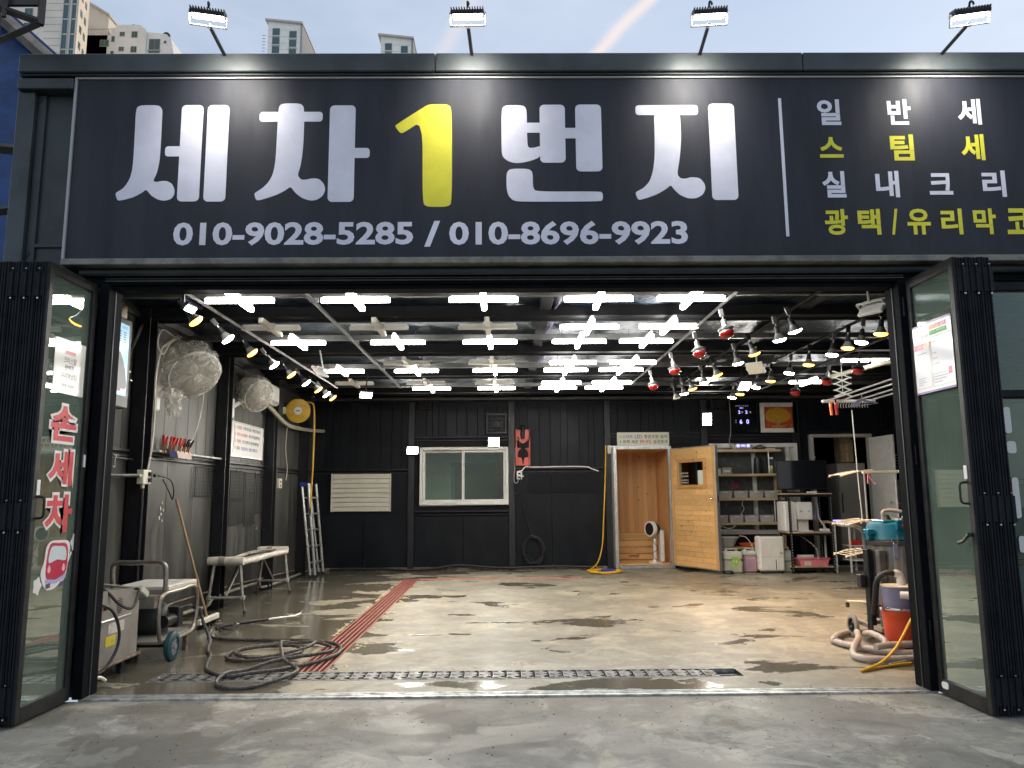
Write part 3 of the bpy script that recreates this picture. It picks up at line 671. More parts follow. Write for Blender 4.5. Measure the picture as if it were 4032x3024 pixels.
letter([('p', 'cha_a'), ('r', (-1.897, 4.291, -1.406, 4.372, .025)), ('r', (-1.350, 3.635, -1.150, 4.425, .035)), ('r', (-1.206, 3.990, -1.034, 4.072, .025))], M_bwhite)
letter([('p', 'one')], M_byel)
letter([('p', 'beon_b'), ('r', (0.288, 3.947, 0.486, 4.426, .035)), ('r', (0.164, 4.194, 0.307, 4.276, .004)), ('r', (0.464, 4.146, 0.589, 4.232, .004)), ('r', (0.567, 3.874, 0.770, 4.426, .035)), ('p', 'beon_f')], M_bwhite)
letter([('p', 'ji_b'), ('r', (1.041, 4.338, 1.532, 4.420, .025)), ('r', (1.613, 3.639, 1.816, 4.431, .035))], M_bwhite)
RX, UZ = (1, 0, 0), (0, 0, 1)
def st(b, x0, z0, x1, z1, m, off=.03): text(b, (x0, -.1025, z0), RX, UZ, x1-x0, z1-z0, m, sg, off=off)
st('010-9028-5285', -2.515, 3.29, -.69, 3.475, M_bwhite, .03)
st('/', -.605, 3.275, -.485, 3.48, M_bwhite, .025)
st('010-8696-9923', -.415, 3.285, 1.412, 3.475, M_bwhite, .03)
MB().box(2.168, 2.192, -.103, -.1005, 3.345, 4.475).build('divider_line', M_bwhite, sg)
for row, col, z0, z1 in (('일반세차', M_bwhite, 4.25, 4.465), ('스팀세차', M_byel, 3.955, 4.17)):
    for i, ch in enumerate(row):
        x = 2.47+.555*i; dz = (.025, -.02) if ch == '스' else (0, 0); st(ch, x, z0+dz[0], x+.185, z1+dz[1], col)
for i, ch in enumerate('실내크리닝'):
    x = 2.472+.416*i; st(ch, x, 3.655+(.02 if ch == '크' else 0), x+.183, 3.87-(.02 if ch == '크' else 0), M_bwhite)
for ch, x, w_ in (('광', 2.472, .18), ('택', 2.728, .175), ('/', 2.985, .055), ('유', 3.11, .18), ('리', 3.372, .165), ('막', 3.623, .175), ('코', 3.88, .18), ('팅', 4.14, .17)):
    st(ch, x, 3.355, x+w_, 3.562, M_byel)

# ---- sign floodlights
def sign_lamp(bx, hx, lab, tw):
    t = thing('sign_floodlight', lab, 'floodlight', (bx, .12, 4.833), 'floodlights above the sign')
    h = V((hx, -.6, 4.825)); b = V((bx, .12, 4.835))
    MB().cyl(b, h+V((0, .02, -.03)), .014, n=10).build('arm', M_black, t, smooth=True)
    MB().box(bx-.04, bx+.04, .08, .2, 4.833, 4.842, .002).build('base_plate', M_black, t)
    Mx = Matrix.Translation(h) @ Matrix.Rotation(tw, 4, 'Z') @ Matrix.Rotation(RAD(21), 4, 'X')
    def b_(n_, m_, fn, **k): q = MB(); q.M = Mx; fn(q); return q.build(n_, m_, t, **k)
    hd = b_('lamp_head', M_black, lambda q: q.box(-.12, .12, -.075, .075, .02, .05, .006))
    for i in range(13): b_('cooling_fin', M_black, lambda q: q.box(-.114+i*.019-.003, -.114+i*.019+.003, -.072, .072, .05, .068))
    b_('lamp_lens', M_flsign, lambda q: q.box(-.105, .105, -.06, .06, .008, .0195))
    b_('bracket', M_whitep, lambda q: (q.box(-.132, -.124, -.015, .02, -.045, .045, .001), q.box(.124, .132, -.015, .02, -.045, .045, .001), q.box(-.132, .132, -.015, .02, -.05, -.042, .001)))
    b_('pivot_bolt', M_chrome, lambda q: q.cyl((0, 0, -.062), (0, 0, -.03), .013, n=8))
    b_('cable', M_rubber, lambda q: q.tube(smoothpath([(0, .02, .08), (.0, .0, .115), (.01, -.03, .1), (.01, -.04, .085)], 4), .008, 6), smooth=True)
    la = bpy.data.lights.new('sign_light', 'SPOT'); la.energy = 56; la.color = (1, .95, .86); la.spot_size = RAD(105); la.spot_blend = 1.0; la.shadow_soft_size = .12
    lo = bpy.data.objects.new('sign_light', la); COL.objects.link(lo); lo.parent = t
    lo.location = h+V((0, .02, -.02))-ORG[t.name]; lo.rotation_euler = V((0, .62, -.35)).to_track_quat('-Z', 'Y').to_euler()
sign_lamp(-2.2, -2.13, 'floodlight above the left end of the sign, arm leaning left', RAD(14))
sign_lamp(-.235, -.25, 'floodlight above the yellow 1 with upright arm and finned head', RAD(-2))
sign_lamp(1.58, 1.51, 'floodlight above the last big white letter, arm leaning right', RAD(-6))
sign_lamp(3.5, 3.42, 'floodlight above the small service lettering at right', RAD(-14))
M_neck = mat('dull lamp neck', (.2, .2, .19), .4, .3)
M_framed = mat('dark leaf frame', (.026, .026, .025), .5, .2, var=.25, scale=10, spec=.3)
# ================================================================== FOLDING DOORS
def leaf_parts(t, s, x, y0, y1, first, z1=2.985):
    """one glazed leaf standing at right angles to the front; s = +1 right door, -1 left door"""
    th = .021; w_ = .055
    lf = MB().box(x-th, x+th, y0, y0+w_, .004, z1, .004).box(x-th, x+th, y1-w_, y1, .004, z1, .004).box(x-th, x+th, y0+w_, y1-w_, z1-.07, z1, .003).box(x-th, x+th, y0+w_, y1-w_, .004, .1, .003).build('leaf', M_framed if first else M_frame, t)
    MB().box(x-.0025, x+.0025, y0+w_-.004, y1-w_+.004, .095, z1-.065).build('glass_pane', M_hazyglass if first else M_doorglass, lf)
    return lf
def folding_door(s, lab, n):
    t = thing('folding_door', lab, 'folding door', (s*3.2, -.4, 0), 'folded glass doors at the two sides of the entrance')
    pitch = .0445
    for k in range(n):
        x = s*(3.072+pitch*k)
        lf = leaf_parts(t, s, x, -.715+.01*(k % 2), -.105, k == 0)
        # deep grooved stile seen edge on
        y = -.715+.01*(k % 2)
        MB().box(x-.016, x-.006, y-.008, y, .01, 2.98, .001).box(x+.006, x+.016, y-.008, y, .01, 2.98, .001).build('stile_rib', M_frame, lf)
        if k in (1, 3, 5):
            for z in (2.74, 1.2, .06):
                hb = MB().box(x-.03, x+.03, y-.018, y-.009, z, z+.17, .003).build('hinge_plate', M_frame, lf)
                MB().cyl((x+.002, y-.026, z-.01), (x+.002, y-.026, z+.18), .006, n=8).cyl((x+.002, y-.026, z+.18), (x+.002, y-.026, z+.186), .007, n=8).build('hinge_pin', M_chrome if False else M_frame, lf)
                MB().cyl((x+.002, y-.026, z+.181), (x+.002, y-.026, z+.19), .0065, n=8).cyl((x+.002, y-.026, z-.02), (x+.002, y-.026, z-.011), .0065, n=8).build('hinge_cap', M_alu, lf)
    x = s*3.05
    if s > 0:
        MB().tube(smoothpath([(x, -.665, 1.32), (x-.045, -.665, 1.33), (x-.05, -.665, 1.39), (x-.045, -.665, 1.45), (x, -.665, 1.46)], 4), .008, 8).build('pull_handle', M_black, t, smooth=True)
        MB().box(x-.004, x+.002, -.68, -.645, 1.48, 1.57, .001).build('number_label', M_paper, t)
        MB().cyl((x, -.67, 1.12), (x-.02, -.67, 1.12), .016, n=10).tube([(x-.02, -.67, 1.12), (x-.03, -.62, 1.075), (x-.034, -.56, 1.06)], .011, 8).build('lever_handle', M_framel, t, smooth=True)
        MB().prism([(p[0], p[1]) for p in rrect(-.245, .045, -.165, .09, .02)], x-.006, x, 'yz').build('floor_lock', M_whitep, t)
    else:
        MB().tube(smoothpath([(x, -.665, 1.27), (x+.045, -.665, 1.28), (x+.05, -.665, 1.34), (x+.045, -.665, 1.40), (x, -.665, 1.41)], 4), .008, 8).build('pull_handle', M_black, t, smooth=True)
        MB().box(x-.002, x+.004, -.68, -.645, 1.42, 1.52, .001).build('number_label', M_paper, t)
        MB().box(x-.002, x+.006, -.15, -.125, 1.62, 1.71, .001).build('number_label', M_paper, t)
    return t
dl = folding_door(-1, 'glass folding door stacked open at the left, with red lettering', 8)
dr = folding_door(1, 'glass folding door stacked open at the right, with a poster', 6)
# red window lettering on the left leaf
XL = -3.068
for ch, y0, y1, z0, z1 in (('손', -.545, -.235, 1.79, 2.035), ('세', -.535, -.245, 1.485, 1.725), ('차', -.535, -.215, 1.165, 1.425)):
    text(ch, (XL, y0-.02, z0-.02), (0, 1, 0), UZ, y1-y0+.04, z1-z0+.04, M_paper, dl, 'letter_outline', off=.085)
    text(ch, (XL+.0015, y0, z0), (0, 1, 0), UZ, y1-y0, z1-z0, M_inkr, dl, 'letter', off=.035)
# generic red car sticker
def yz(pts, x0, x1, nm, m, par): return MB().prism(pts, x0, x1, 'yz').build(nm, m, par)
stc = thing('car_sticker', 'sticker of a little red car with white gloves on the left door glass', 'sticker', (XL, -.38, .78))
yz(smooth2d([(-.47, .80), (-.38, .79), (-.3, .82), (-.235, .86), (-.21, 1.0), (-.2, 1.06), (-.235, 1.105), (-.35, 1.115), (-.44, 1.11), (-.485, 1.07), (-.5, .98), (-.53, .9)], 3), XL-.001, XL, 'sticker_base', M_paper, stc)
M_car = mat('car sticker red', (.5, .025, .07), .4)
yz(smooth2d([(-.465, .87), (-.35, .85), (-.245, .885), (-.225, .97), (-.245, 1.08), (-.35, 1.095), (-.445, 1.09), (-.475, .98)], 3), XL, XL+.001, 'car_body', M_car, stc)
yz(smooth2d([(-.45, .97), (-.35, .985), (-.25, .975), (-.262, 1.06), (-.35, 1.075), (-.43, 1.07)], 3), XL+.001, XL+.002, 'windscreen', mat('pale sticker blue', (.6, .68, .7), .4), stc)
for y in (-.44, -.27): yz(smooth2d([(y-.018, .92), (y, .9), (y+.018, .92), (y, .955)], 3), XL+.001, XL+.002, 'headlight', mat('sticker pink', (.8, .45, .5), .4), stc)
yz([(-.475, .84), (-.36, .825), (-.235, .855), (-.235, .88), (-.36, .85), (-.475, .865)], XL+.001, XL+.002, 'bumper', mat('sticker lilac', (.4, .42, .68), .4), stc)
for y in (-.44, -.28): yz([(y-.025, .8), (y+.025, .805), (y+.025, .835), (y-.025, .83)], XL+.001, XL+.002, 'wheel', mat('sticker purple', (.1, .08, .14), .4), stc)
for cy, cz, f in ((-.155, 1.09, 1), (-.56, .83, -1)):
    g = [(cy+.05*f*math.cos(RAD(a))*(1 if i % 2 else .72), cz+.062*math.sin(RAD(a))*(1 if i % 2 else .75)) for i, a in enumerate(range(0, 360, 36))]
    yz(smooth2d(g if f > 0 else g[::-1], 3), XL-.001, XL+.0008, 'glove', M_paper, stc)
yz([(-.235, .96), (-.19, 1.03), (-.175, 1.02), (-.225, .94)], XL-.001, XL+.0006, 'arm', M_paper, stc)
yz([(-.52, .87), (-.48, .95), (-.465, .93), (-.5, .85)], XL-.001, XL+.0006, 'arm', M_paper, stc)
# notice on the left leaf
pn = thing('paper_notice', 'laminated white notice on the left folding door glass', 'notice', (XL, -.375, 2.12))
yz(rrect(-.565, 2.12, -.185, 2.50, .012), XL-.002, XL+.001, 'sheet', mat('laminated paper', (.72, .7, .64), .14), pn)
def tl(b, y0, y1, z0, z1, m, p, x=XL+.002, sgn=1, off=.02): text(b, (x, y0, z0), (0, sgn, 0), UZ, abs(y1-y0), z1-z0, m, p, off=off)
yz([(-.44, 2.40), (-.31, 2.40), (-.31, 2.425), (-.44, 2.425)], XL+.001, XL+.0016, 'red_bar', mat('faded red print', (.75, .3, .3), .4), pn)
tl('크리스탈', -.455, -.295, 2.335, 2.38, M_inkk, pn, off=0); tl('완벽한', -.435, -.32, 2.285, 2.325, M_inkk, pn, off=0); tl('유리막코팅', -.475, -.285, 2.225, 2.27, M_inkk, pn, off=0); tl('문의 카운터', -.455, -.305, 2.16, 2.19, M_inkk, pn, off=0)
# poster on the right leaf
XR = 3.0485
pr = thing('poster', 'white poster with purple edges and green and red headings on right door', 'poster', (XR, -.4, 2.10))
def rp(y0, y1, z0, z1, nm, m, lay=1): return MB().box(XR-.0012*lay-.001, XR-.0012*lay+.0002, y0, y1, z0, z1).build(nm, m, pr)
M_lam = mat('glossy poster paper', (.74, .73, .76), .13)
rp(-.655, -.16, 2.10, 2.605, 'sheet', M_lam)
M_pur = mat('purple print', (.16, .09, .3), .3); M_ora = mat('orange print', (.75, .25, .07), .3); M_mag = mat('magenta print', (.7, .1, .2), .3)
rp(-.655, -.16, 2.592, 2.605, 'purple_border', M_pur, 2); rp(-.655, -.16, 2.10, 2.115, 'purple_border', M_pur, 2)
rp(-.50, -.38, 2.545, 2.58, 'orange_heading', M_ora, 2); rp(-.60, -.50, 2.545, 2.58, 'magenta_heading', M_mag, 2); rp(-.60, -.38, 2.505, 2.54, 'green_heading', M_inkg, 2)
rp(-.375, -.175, 2.425, 2.465, 'pink_heading', M_mag, 2); rp(-.375, -.29, 2.4255, 2.4645, 'orange_heading', M_ora, 3)
for a, b, c, d in ((-.372, -.178, 2.14, 2.143), (-.372, -.369, 2.143, 2.425)): rp(a, b, c, d, 'orange_rule', M_ora, 2)
for a, b, c, d in ((-.645, -.385, 2.135, 2.138), (-.388, -.385, 2.138, 2.49), (-.645, -.385, 2.488, 2.491)): rp(a, b, c, d, 'green_rule', M_inkg, 2)
rp(-.625, -.58, 2.2, 2.25, 'red_picture', M_mag, 2)
tr = lambda b, y0, y1, z0, z1, m, off=0: tl(b, y0, y1, z0, z1, m, pr, XR-.0062, -1, off)
tr('손세차가', -.19, -.32, 2.545, 2.575, M_inkk); tr('궁금하다면?', -.22, -.37, 2.49, 2.525, M_inkk); tr('Follow', -.24, -.31, 2.435, 2.455, M_paper)
tr('인스타 DM 문의', -.39, -.58, 2.553, 2.573, M_paper); tr('네이버 예약 문의', -.39, -.58, 2.513, 2.533, M_paper)
for z, y1 in ((2.39, -.33), (2.21, -.29), (2.195, -.27), (2.18, -.29), (2.165, -.25)): rp(y1, -.195, z, z+.006, 'text_line', M_bin, 2)
for z, y1 in ((2.45, -.47), (2.37, -.45), (2.33, -.46), (2.29, -.48), (2.22, -.56), (2.2, -.57), (2.18, -.55), (2.16, -.5)): rp(y1, -.4, z, z+.006, 'text_line', M_bin, 2)

# ================================================================== CEILING LIGHTS
def cross_light(lit):
    t = thing('cross_ceiling_light', 'x', 'ceiling light', (0, 0, 0))
    def tube_(name, ax, z, m):
        q = MB(); pts = rrect(-.305, -.023, .305, .023, .021, 4)
        if ax == 'x': q.prism(pts, z-.018, z+.018, 'xy')
        else: q.prism([(b, a) for a, b in pts][::-1], z-.018, z+.018, 'xy')
        return q.build(name, m, t, smooth=True)
    if lit:
        tube_('light_tube', 'x', -.02, M_lamp)
        for s_ in (-1, 1):
            q = MB(); q.prism(rrect(-.023, .03*s_ if s_ > 0 else -.33, .023, .33 if s_ > 0 else -.03, .021), -.04, -.004, 'xy'); q.build('light_tube', M_lamp, t, smooth=True)
        for a, b, c, d in ((-.29, .29, -.014, .014),): MB().box(a, b, c, d, 0, .018, .003).build('housing', M_bin, t)
        MB().box(-.016, .016, -.32, .32, .0185, .034, .003).build('housing', M_bin, t)
    else:
        tube_('diffuser', 'x', -.02, M_unlit)
        MB().box(-.29, .29, -.02, .02, 0, .02, .003).build('housing', M_white, t)
        for s_ in (-1, 1):
            q = MB(); q.prism(rrect(-.026, .03*s_ if s_ > 0 else -.36, .026, .36 if s_ > 0 else -.03, .02), -.035, .012, 'xy'); q.build('diffuser', M_unlit, t, smooth=True)
        MB().box(-.05, .05, -.05, .05, -.041, .03, .006).build('hub', M_unlit, t)
        for s_ in (-1, 1): MB().cyl((.02*s_, .33, -.02), (.02*s_, .36, -.02), .008, n=6).build('end_pin', M_white, t)
    for s_ in (-1, 1): MB().cyl((.2*s_, 0, .034), (.2*s_, 0, .12), .003, n=5).build('hanger_wire', M_black, t)
    return t
rows = [(.87, (1, 1, 1, 1, 1)), (2.02, (0, 0, 0, 1, 1)), (2.78, (1, 1, 1, 1, 1)), (4.2, (None, 0, 0, 1, 1)), (4.80, (1, 1, 1, 1, 1)), (6.02, (0, 0, 0, 1, 1)), (6.6, (None, 1, 1, 1, 1))]
colx = [(-2.33, -1.31, -.18, .84, 1.66), (-2.40, -1.29, -.17, .88, 1.70), (-2.32, -1.2, -.16, .85, 1.61), (-2.3, -1.28, -.165, .9, 1.695), (-2.25, -1.22, -.13, .855, 1.625), (-2.32, -1.21, -.15, .88, 1.665), (0, -1.18, -.13, .865, 1.615)]
cn_ = ['first column from the left', 'second column from the left', 'middle column', 'fourth column from the left', 'right column']
rn_ = ['front row', 'second row', 'third row', 'fourth row', 'fifth row', 'sixth row', 'last row by the back wall']
pl, pu = cross_light(True), cross_light(False); ul, uu = True, True
for r, (y, st_) in enumerate(rows):
    for c, s_ in enumerate(st_):
        if s_ is None: continue
        lab = ('lit white' if s_ else 'unlit') + ' cross ceiling light, %s, %s' % (rn_[r], cn_[c])
        z = 3.11
        if s_:
            o = pl if ul else copy_tree(pl); ul = False
        else:
            o = pu if uu else copy_tree(pu); uu = False
        o['label'] = lab; o['group'] = 'lit cross ceiling lights' if s_ else 'unlit cross ceiling lights'
        o.location = (colx[r][c], y, z+.02); o.rotation_euler = (0, 0, random.uniform(-.02, .02))
o = copy_tree(pl, (4.74, 6.05, 3.12), (0, 0, 0), 'lit white cross shaped light near the drying rack, right of the lamp rails'); o['group'] = 'lit cross ceiling lights'
t = thing('tube_light', 'long white tube light above the front end of the drying rack', 'tube light', (4.8, 4.1, 3.1))
for a, b in ((4.4, 4.76), (4.8, 5.25)): MB().box(a, b, 4.08, 4.12, 3.08, 3.115, .01).build('tube', M_lamp, t)
MB().box(4.4, 5.25, 4.085, 4.115, 3.116, 3.14, .003).build('housing', M_white, t)

# ---- lamp rails
def rail(x, y0, y1, z, m, lab, x1=None):
    mb = MB(); x1 = x if x1 is None else x1
    mb.tube([(x, y0, z), (x1, y1, z)], .017, 4); o = mb.build('lamp_rail', m, None, label=lab, cat='lamp rail', group='lamp rails on the ceiling'); return o
M_railg = mat('grey lamp rail', (.13, .13, .13), .4, .3)
rail(-2.68, .1, 6.4, 3.105, M_railg, 'lamp rail along the left, over the spotlights by the fans', -2.66)
rail(1.99, .1, 6.2, 3.105, M_railg, 'lamp rail with the four red tipped bulbs')
rail(2.7, .1, 6.8, 3.105, M_beam, 'black lamp rail next to the rail with the red tipped bulbs')
rail(3.56, .1, 6.8, 3.105, M_beam, 'black lamp rail second from the drying rack')
rail(4.25, .8, 6.8, 3.105, M_beam, 'black lamp rail with dark red heat lamps, closest to the drying rack')
t = thing('ceiling_conduit', 'thin grey pipe hanging under the ceiling beams left of centre', 'pipe', (-1.72, 3.5, 3.15))
MB().tube([(-1.74, .1, 3.16), (-1.72, 3.3, 3.15), (-1.70, 6.7, 3.15)], .02, 7).build('pipe', M_purlin, t, smooth=True)
for y in (1.1, 3.05, 5.0): MB().box(-1.75, -1.69, y-.01, y+.01, 3.15, 3.19, .002).build('clip', M_galv, t)

# ---- rail spotlights (PAR bulb hanging on a bracket)
def spot_proto(kind):
    t = thing('rail_spotlight', 'x', 'spotlight', (0, 0, 0))
    mt = {'w': M_lampw, 'o': M_lampo, 'd': M_unlit, 'r': M_redglass}[kind]
    big = kind == 'r'
    body = M_silver if big else M_railg
    MB().box(-.02, .02, -.012, .012, .165, .24, .004).build('rail_adapter', M_railg if kind != 'o' else M_beam, t)
    MB().cyl((0, 0, .12), (0, 0, .17), .007, n=8).box(-.018, -.012, -.008, .008, .07, .135).box(.012, .018, -.008, .008, .07, .135).build('yoke', M_galv, t)
    MB().lathe([(.014, .14), (.022, .135), (.024, .085), (.03, .07)], 14).build('socket', M_black if not big else M_galv, t, smooth=True)
    if big:
        MB().lathe([(.028, .075), (.034, .06), (.058, .035), (.066, .012)], 20, cap=False).build('reflector', M_silver, t, smooth=True)
        MB().lathe([(.067, .012), (.068, .0), (.062, -.018), (.045, -.034), (.02, -.043), (.001, -.045)], 20).build('red_lens', M_redglass, t, smooth=True)
        MB().lathe([(.052, .062), (.07, .05), (.072, .035), (.06, .035)], 18, cap=False).build('collar', M_railg, t, smooth=True)
    else:
        MB().lathe([(.027, .075), (.032, .06), (.042, .035), (.058, .016), (.061, .008)], 18, cap=False).build('bulb_neck', M_neck, t, smooth=True)
        MB().lathe([(.0605, .008), (.0605, .001), (.05, -.009), (.028, -.016), (.001, -.018)], 18).build('bulb_face', mt, t, smooth=True)
    if kind == 'o': lo = bpy.data.objects.new('bulb_light', WARM); COL.objects.link(lo); lo.parent = t; lo.location = (0, 0, -.03)
    return t
WARM = bpy.data.lights.new('warm_light', 'SPOT'); WARM.energy = 50; WARM.color = (1, .5, .16); WARM.spot_size = RAD(110); WARM.spot_blend = .9; WARM.shadow_soft_size = .05
P = {k: spot_proto(k) for k in 'wodr'}; usedp = set()
col_n = {'w': 'white', 'o': 'warm orange', 'd': 'unlit', 'r': 'red tipped'}
def spot(kind, x, y, z, rot, lab, grp):
    if kind in usedp: o = copy_tree(P[kind])
    else: o = P[kind]; usedp.add(kind)
    # the bulb pivots below the rail; tilt whole lamp about its rail adapter
    R_ = Matrix.Rotation(rot[1], 4, 'Y') @ Matrix.Rotation(rot[0], 4, 'X')
    piv = V((0, 0, .23)); o.location = V((x, y, z+.23)) - R_ @ piv if False else V((x, y, z))
    o.rotation_euler = R_.to_euler(); o['label'] = lab; o['group'] = grp
ords = ['nearest the street', 'second from the street', 'third from the street', 'fourth from the street', 'fifth from the street', 'sixth from the street', 'seventh from the street', 'eighth from the street', 'ninth from the street', 'farthest back']
LS = [('o', .55), ('w', 1.3), ('o', 2.0), ('w', 2.75), ('o', 3.45), ('w', 4.15), ('o', 4.8), ('w', 5.3), ('o', 5.7)]
for i, (k, y) in enumerate(LS):
    spot(k, -2.57, y, 2.85, (RAD(10), RAD(-38)), '%s bulb on the left lamp rail, %s' % (col_n[k], ords[i] if i < 8 else ords[9]), 'spotlights on the left rail')
for i, y in enumerate((.99, 1.97, 3.12, 4.43)):
    spot('r', 2.0, y, 2.815, (RAD(-8), RAD(-10)), 'silver bulb with red glass tip on its rail, %s' % (ords[i] if i < 3 else ords[9]), 'red tipped bulbs')
AS = [('w', 1.05), ('w', 1.45), ('o', 2.2), ('w', 2.78), ('o', 3.62), ('w', 4.25), ('o', 4.9), ('w', 5.4), ('d', 5.9)]
for i, (k, y) in enumerate(AS):
    spot(k, 2.64, y, 2.845, (RAD(6), RAD(-14 if i % 2 else -20)), '%s bulb on the first black rail, %s' % (col_n[k], ords[i] if i < 8 else ords[9]), 'spotlights on the first black rail')
BS = [('o', 1.22), ('w', 1.62), ('o', 1.92), ('w', 2.3), ('o', 2.94), ('w', 3.55), ('o', 4.22), ('w', 4.82), ('o', 5.55), ('w', 5.95)]
for i, (k, y) in enumerate(BS):
    spot(k, 3.5, y, 2.85, (RAD(5), RAD(8 if i % 2 else 4)), '%s bulb on the second black rail, %s' % (col_n[k], ords[i]), 'spotlights on the second black rail')
for i, y in enumerate((3.28, 4.18, 5.28)):
    t = copy_tree(P['r'], (4.22, y, 2.83), (RAD(-6), RAD(16), 0), 'dark red heat lamp by the drying rack, %s' % ['nearest the street', 'middle one', 'farthest back'][i], swap={M_silver: M_black}); t['group'] = 'heat lamps by the drying rack'

# ---- flood heads
def flood(loc, euler, lab, m, case=M_black, w_=.17, h=.13, stem=None):
    t = thing('led_floodlight', lab, 'floodlight', loc, 'square led floodlights')
    Mx = Matrix.Translation(V(loc)) @ euler.to_matrix().to_4x4()
    def b_(n_, m_, fn): q = MB(); q.M = Mx; fn(q); return q.build(n_, m_, t)
    b_('case', case, lambda q: q.box(-w_/2-.012, w_/2+.012, -h/2-.012, h/2+.012, 0, .03, .006))
    b_('lamp_face', m, lambda q: q.box(-w_/2, w_/2, -h/2, h/2, -.006, -.0005, .002))
    b_('yoke', case, lambda q: (q.box(-w_/2-.02, -w_/2-.013, -.012, .012, -.0, .07), q.box(w_/2+.013, w_/2+.02, -.012, .012, 0, .07), q.box(-w_/2-.02, w_/2+.02, -.012, .012, .07, .077)))
    if stem: MB().tube([Mx @ V((0, 0, .075)), V(stem)], .01, 6).build('stem', case, t)
    if m is M_flood:
        la = bpy.data.lights.new('flood_light', 'AREA'); la.energy = 9 if w_ < .15 else 16; la.color = (1, .95, .84); la.size = w_; la.spread = RAD(150)
        lo = bpy.data.objects.new('flood_light', la); COL.objects.link(lo); lo.parent = t; lo.rotation_euler = euler; lo.location = (Mx.to_3x3() @ V((0, 0, -.012)))
    return t
from mathutils import Euler
def aim(v): return V(v).to_track_quat('-Z', 'Y').to_euler()
flood((-2.04, 5.5, 2.87), aim((.15, -.5, -1)), 'lit square floodlight under the ceiling beside the unlit left cross light', M_flood, stem=(-2.04, 5.6, 3.2))
flood((3.34, 4.8, 2.87), aim((.35, -.9, -.75)), 'lit square floodlight hanging among the right spotlights', M_flood, stem=(3.34, 4.9, 3.2))
flood((-1.76, 8.95, 2.25), aim((.25, -1, -.35)), 'lit square floodlight at the top left corner of the white window', M_flood, w_=.2, h=.13, stem=(-1.8, 9.1, 2.3))
flood((-.21, 8.98, 2.4), aim((0, -1, -.25)), 'lit square floodlight over the top right of the white window', M_flood, w_=.2, h=.16, stem=(-.21, 9.14, 2.45))
flood((3.84, 8.75, 2.79), aim((-.1, -1, -.3)), 'lit square floodlight on the back wall left of the black clock board', M_flood, w_=.16, h=.22, stem=(3.86, 9.12, 2.9))
flood((-2.46, .15, 2.86), aim((.9, -.1, -.75)), 'lit floodlight in the top left corner of the entrance', M_flood, w_=.13, h=.05, stem=(-2.55, .2, 3.2))
def wflood(loc, e, lab, stem):
    t = flood(loc, e, lab, M_panel, M_whitep, .2, .14, stem); t['category'] = 'light fitting'; return t
wflood((3.1, 3.6, 2.92), aim((-.5, -.5, -.6)), 'unlit white floodlight hanging over the second lamp rail', (3.12, 3.6, 3.2))
wflood((3.05, .4, 2.9), aim((.7, .4, -.6)), 'unlit white floodlight on the front ceiling channel at far right', (3.02, .45, 3.2))
wflood((-2.3, 3.7, 2.92), aim((-.6, .2, -.6)), 'unlit white floodlight under the left ceiling beam', (-2.3, 3.7, 3.2))
# ================================================================== LEFT SIDE THINGS
# --- display screen on the left wall
t = thing('display_screen', 'upright advertising screen in a grey case high on the left wall', 'screen', (-3.5, .95, 2.2))
MB().box(-3.56, -3.45, .62, 1.27, 2.2, 3.02, .012).build('case', mat('screen case', (.07, .07, .068), .45, var=.1), t)
MB().box(-3.452, -3.446, .66, 1.21, 2.31, 2.96).build('screen', mat('screen sky picture', (.1, .2, .3), .2, emit=(.28, .42, .5), es=.9), t)
X_ = -3.4445
def sc(pts, m, nm='picture'): MB().prism(pts, X_-.0015, X_, 'yz').build(nm, m, t)
M_d = mat('screen dark figure', (.02, .02, .025), .3, emit=(.03, .03, .04), es=1)
sc(smooth2d([(.68, 2.36), (1.16, 2.36), (1.18, 2.5), (1.1, 2.66), (.98, 2.76), (.82, 2.78), (.68, 2.7)], 3), M_d)
X_ += .002; sc([(.75, 2.45), (.85, 2.42), (.93, 2.62), (1.0, 2.45), (1.04, 2.47), (.98, 2.66), (.86, 2.68)], mat('screen yellow', (.5, .45, .2), .3, emit=(.5, .45, .22), es=.8))
sc([(.9, 2.64), (1.02, 2.62), (1.05, 2.72), (.92, 2.73)], mat('screen blue', (.1, .2, .5), .3, emit=(.12, .25, .5), es=.8))
sc([(1.1, 2.33), (1.19, 2.33), (1.19, 2.37), (1.1, 2.37)], mat('screen pink', (.6, .2, .3), .3, emit=(.6, .25, .35), es=.8))
for i in range(5):
    for j in range(3): sc([(.93+j*.085, 2.88-i*.022), (.98+j*.085, 2.88-i*.022), (.98+j*.085, 2.888-i*.022), (.93+j*.085, 2.888-i*.022)], M_d, 'price_line')
text('세차', (X_+.001, 1.06, 2.91), (0, 1, 0), UZ, .1, .03, M_inkb, t)
MB().box(-3.7, -3.56, .85, 1.05, 2.5, 2.7).build('bracket', M_black, t)
t = thing('tin_can', 'small round tin standing on top of the display screen', 'tin', (-3.52, 1.0, 3.02))
MB().lathe([(.05, 0), (.055, .005), (.055, .1), (.05, .105)], 16, (-3.5, 1.13, 3.021)).build('tin_body', M_cream, t, smooth=True)
MB().lathe([(.057, .085), (.057, .108), (.05, .112)], 16, (-3.5, 1.13, 3.021)).build('lid', M_cyl, t, smooth=True)
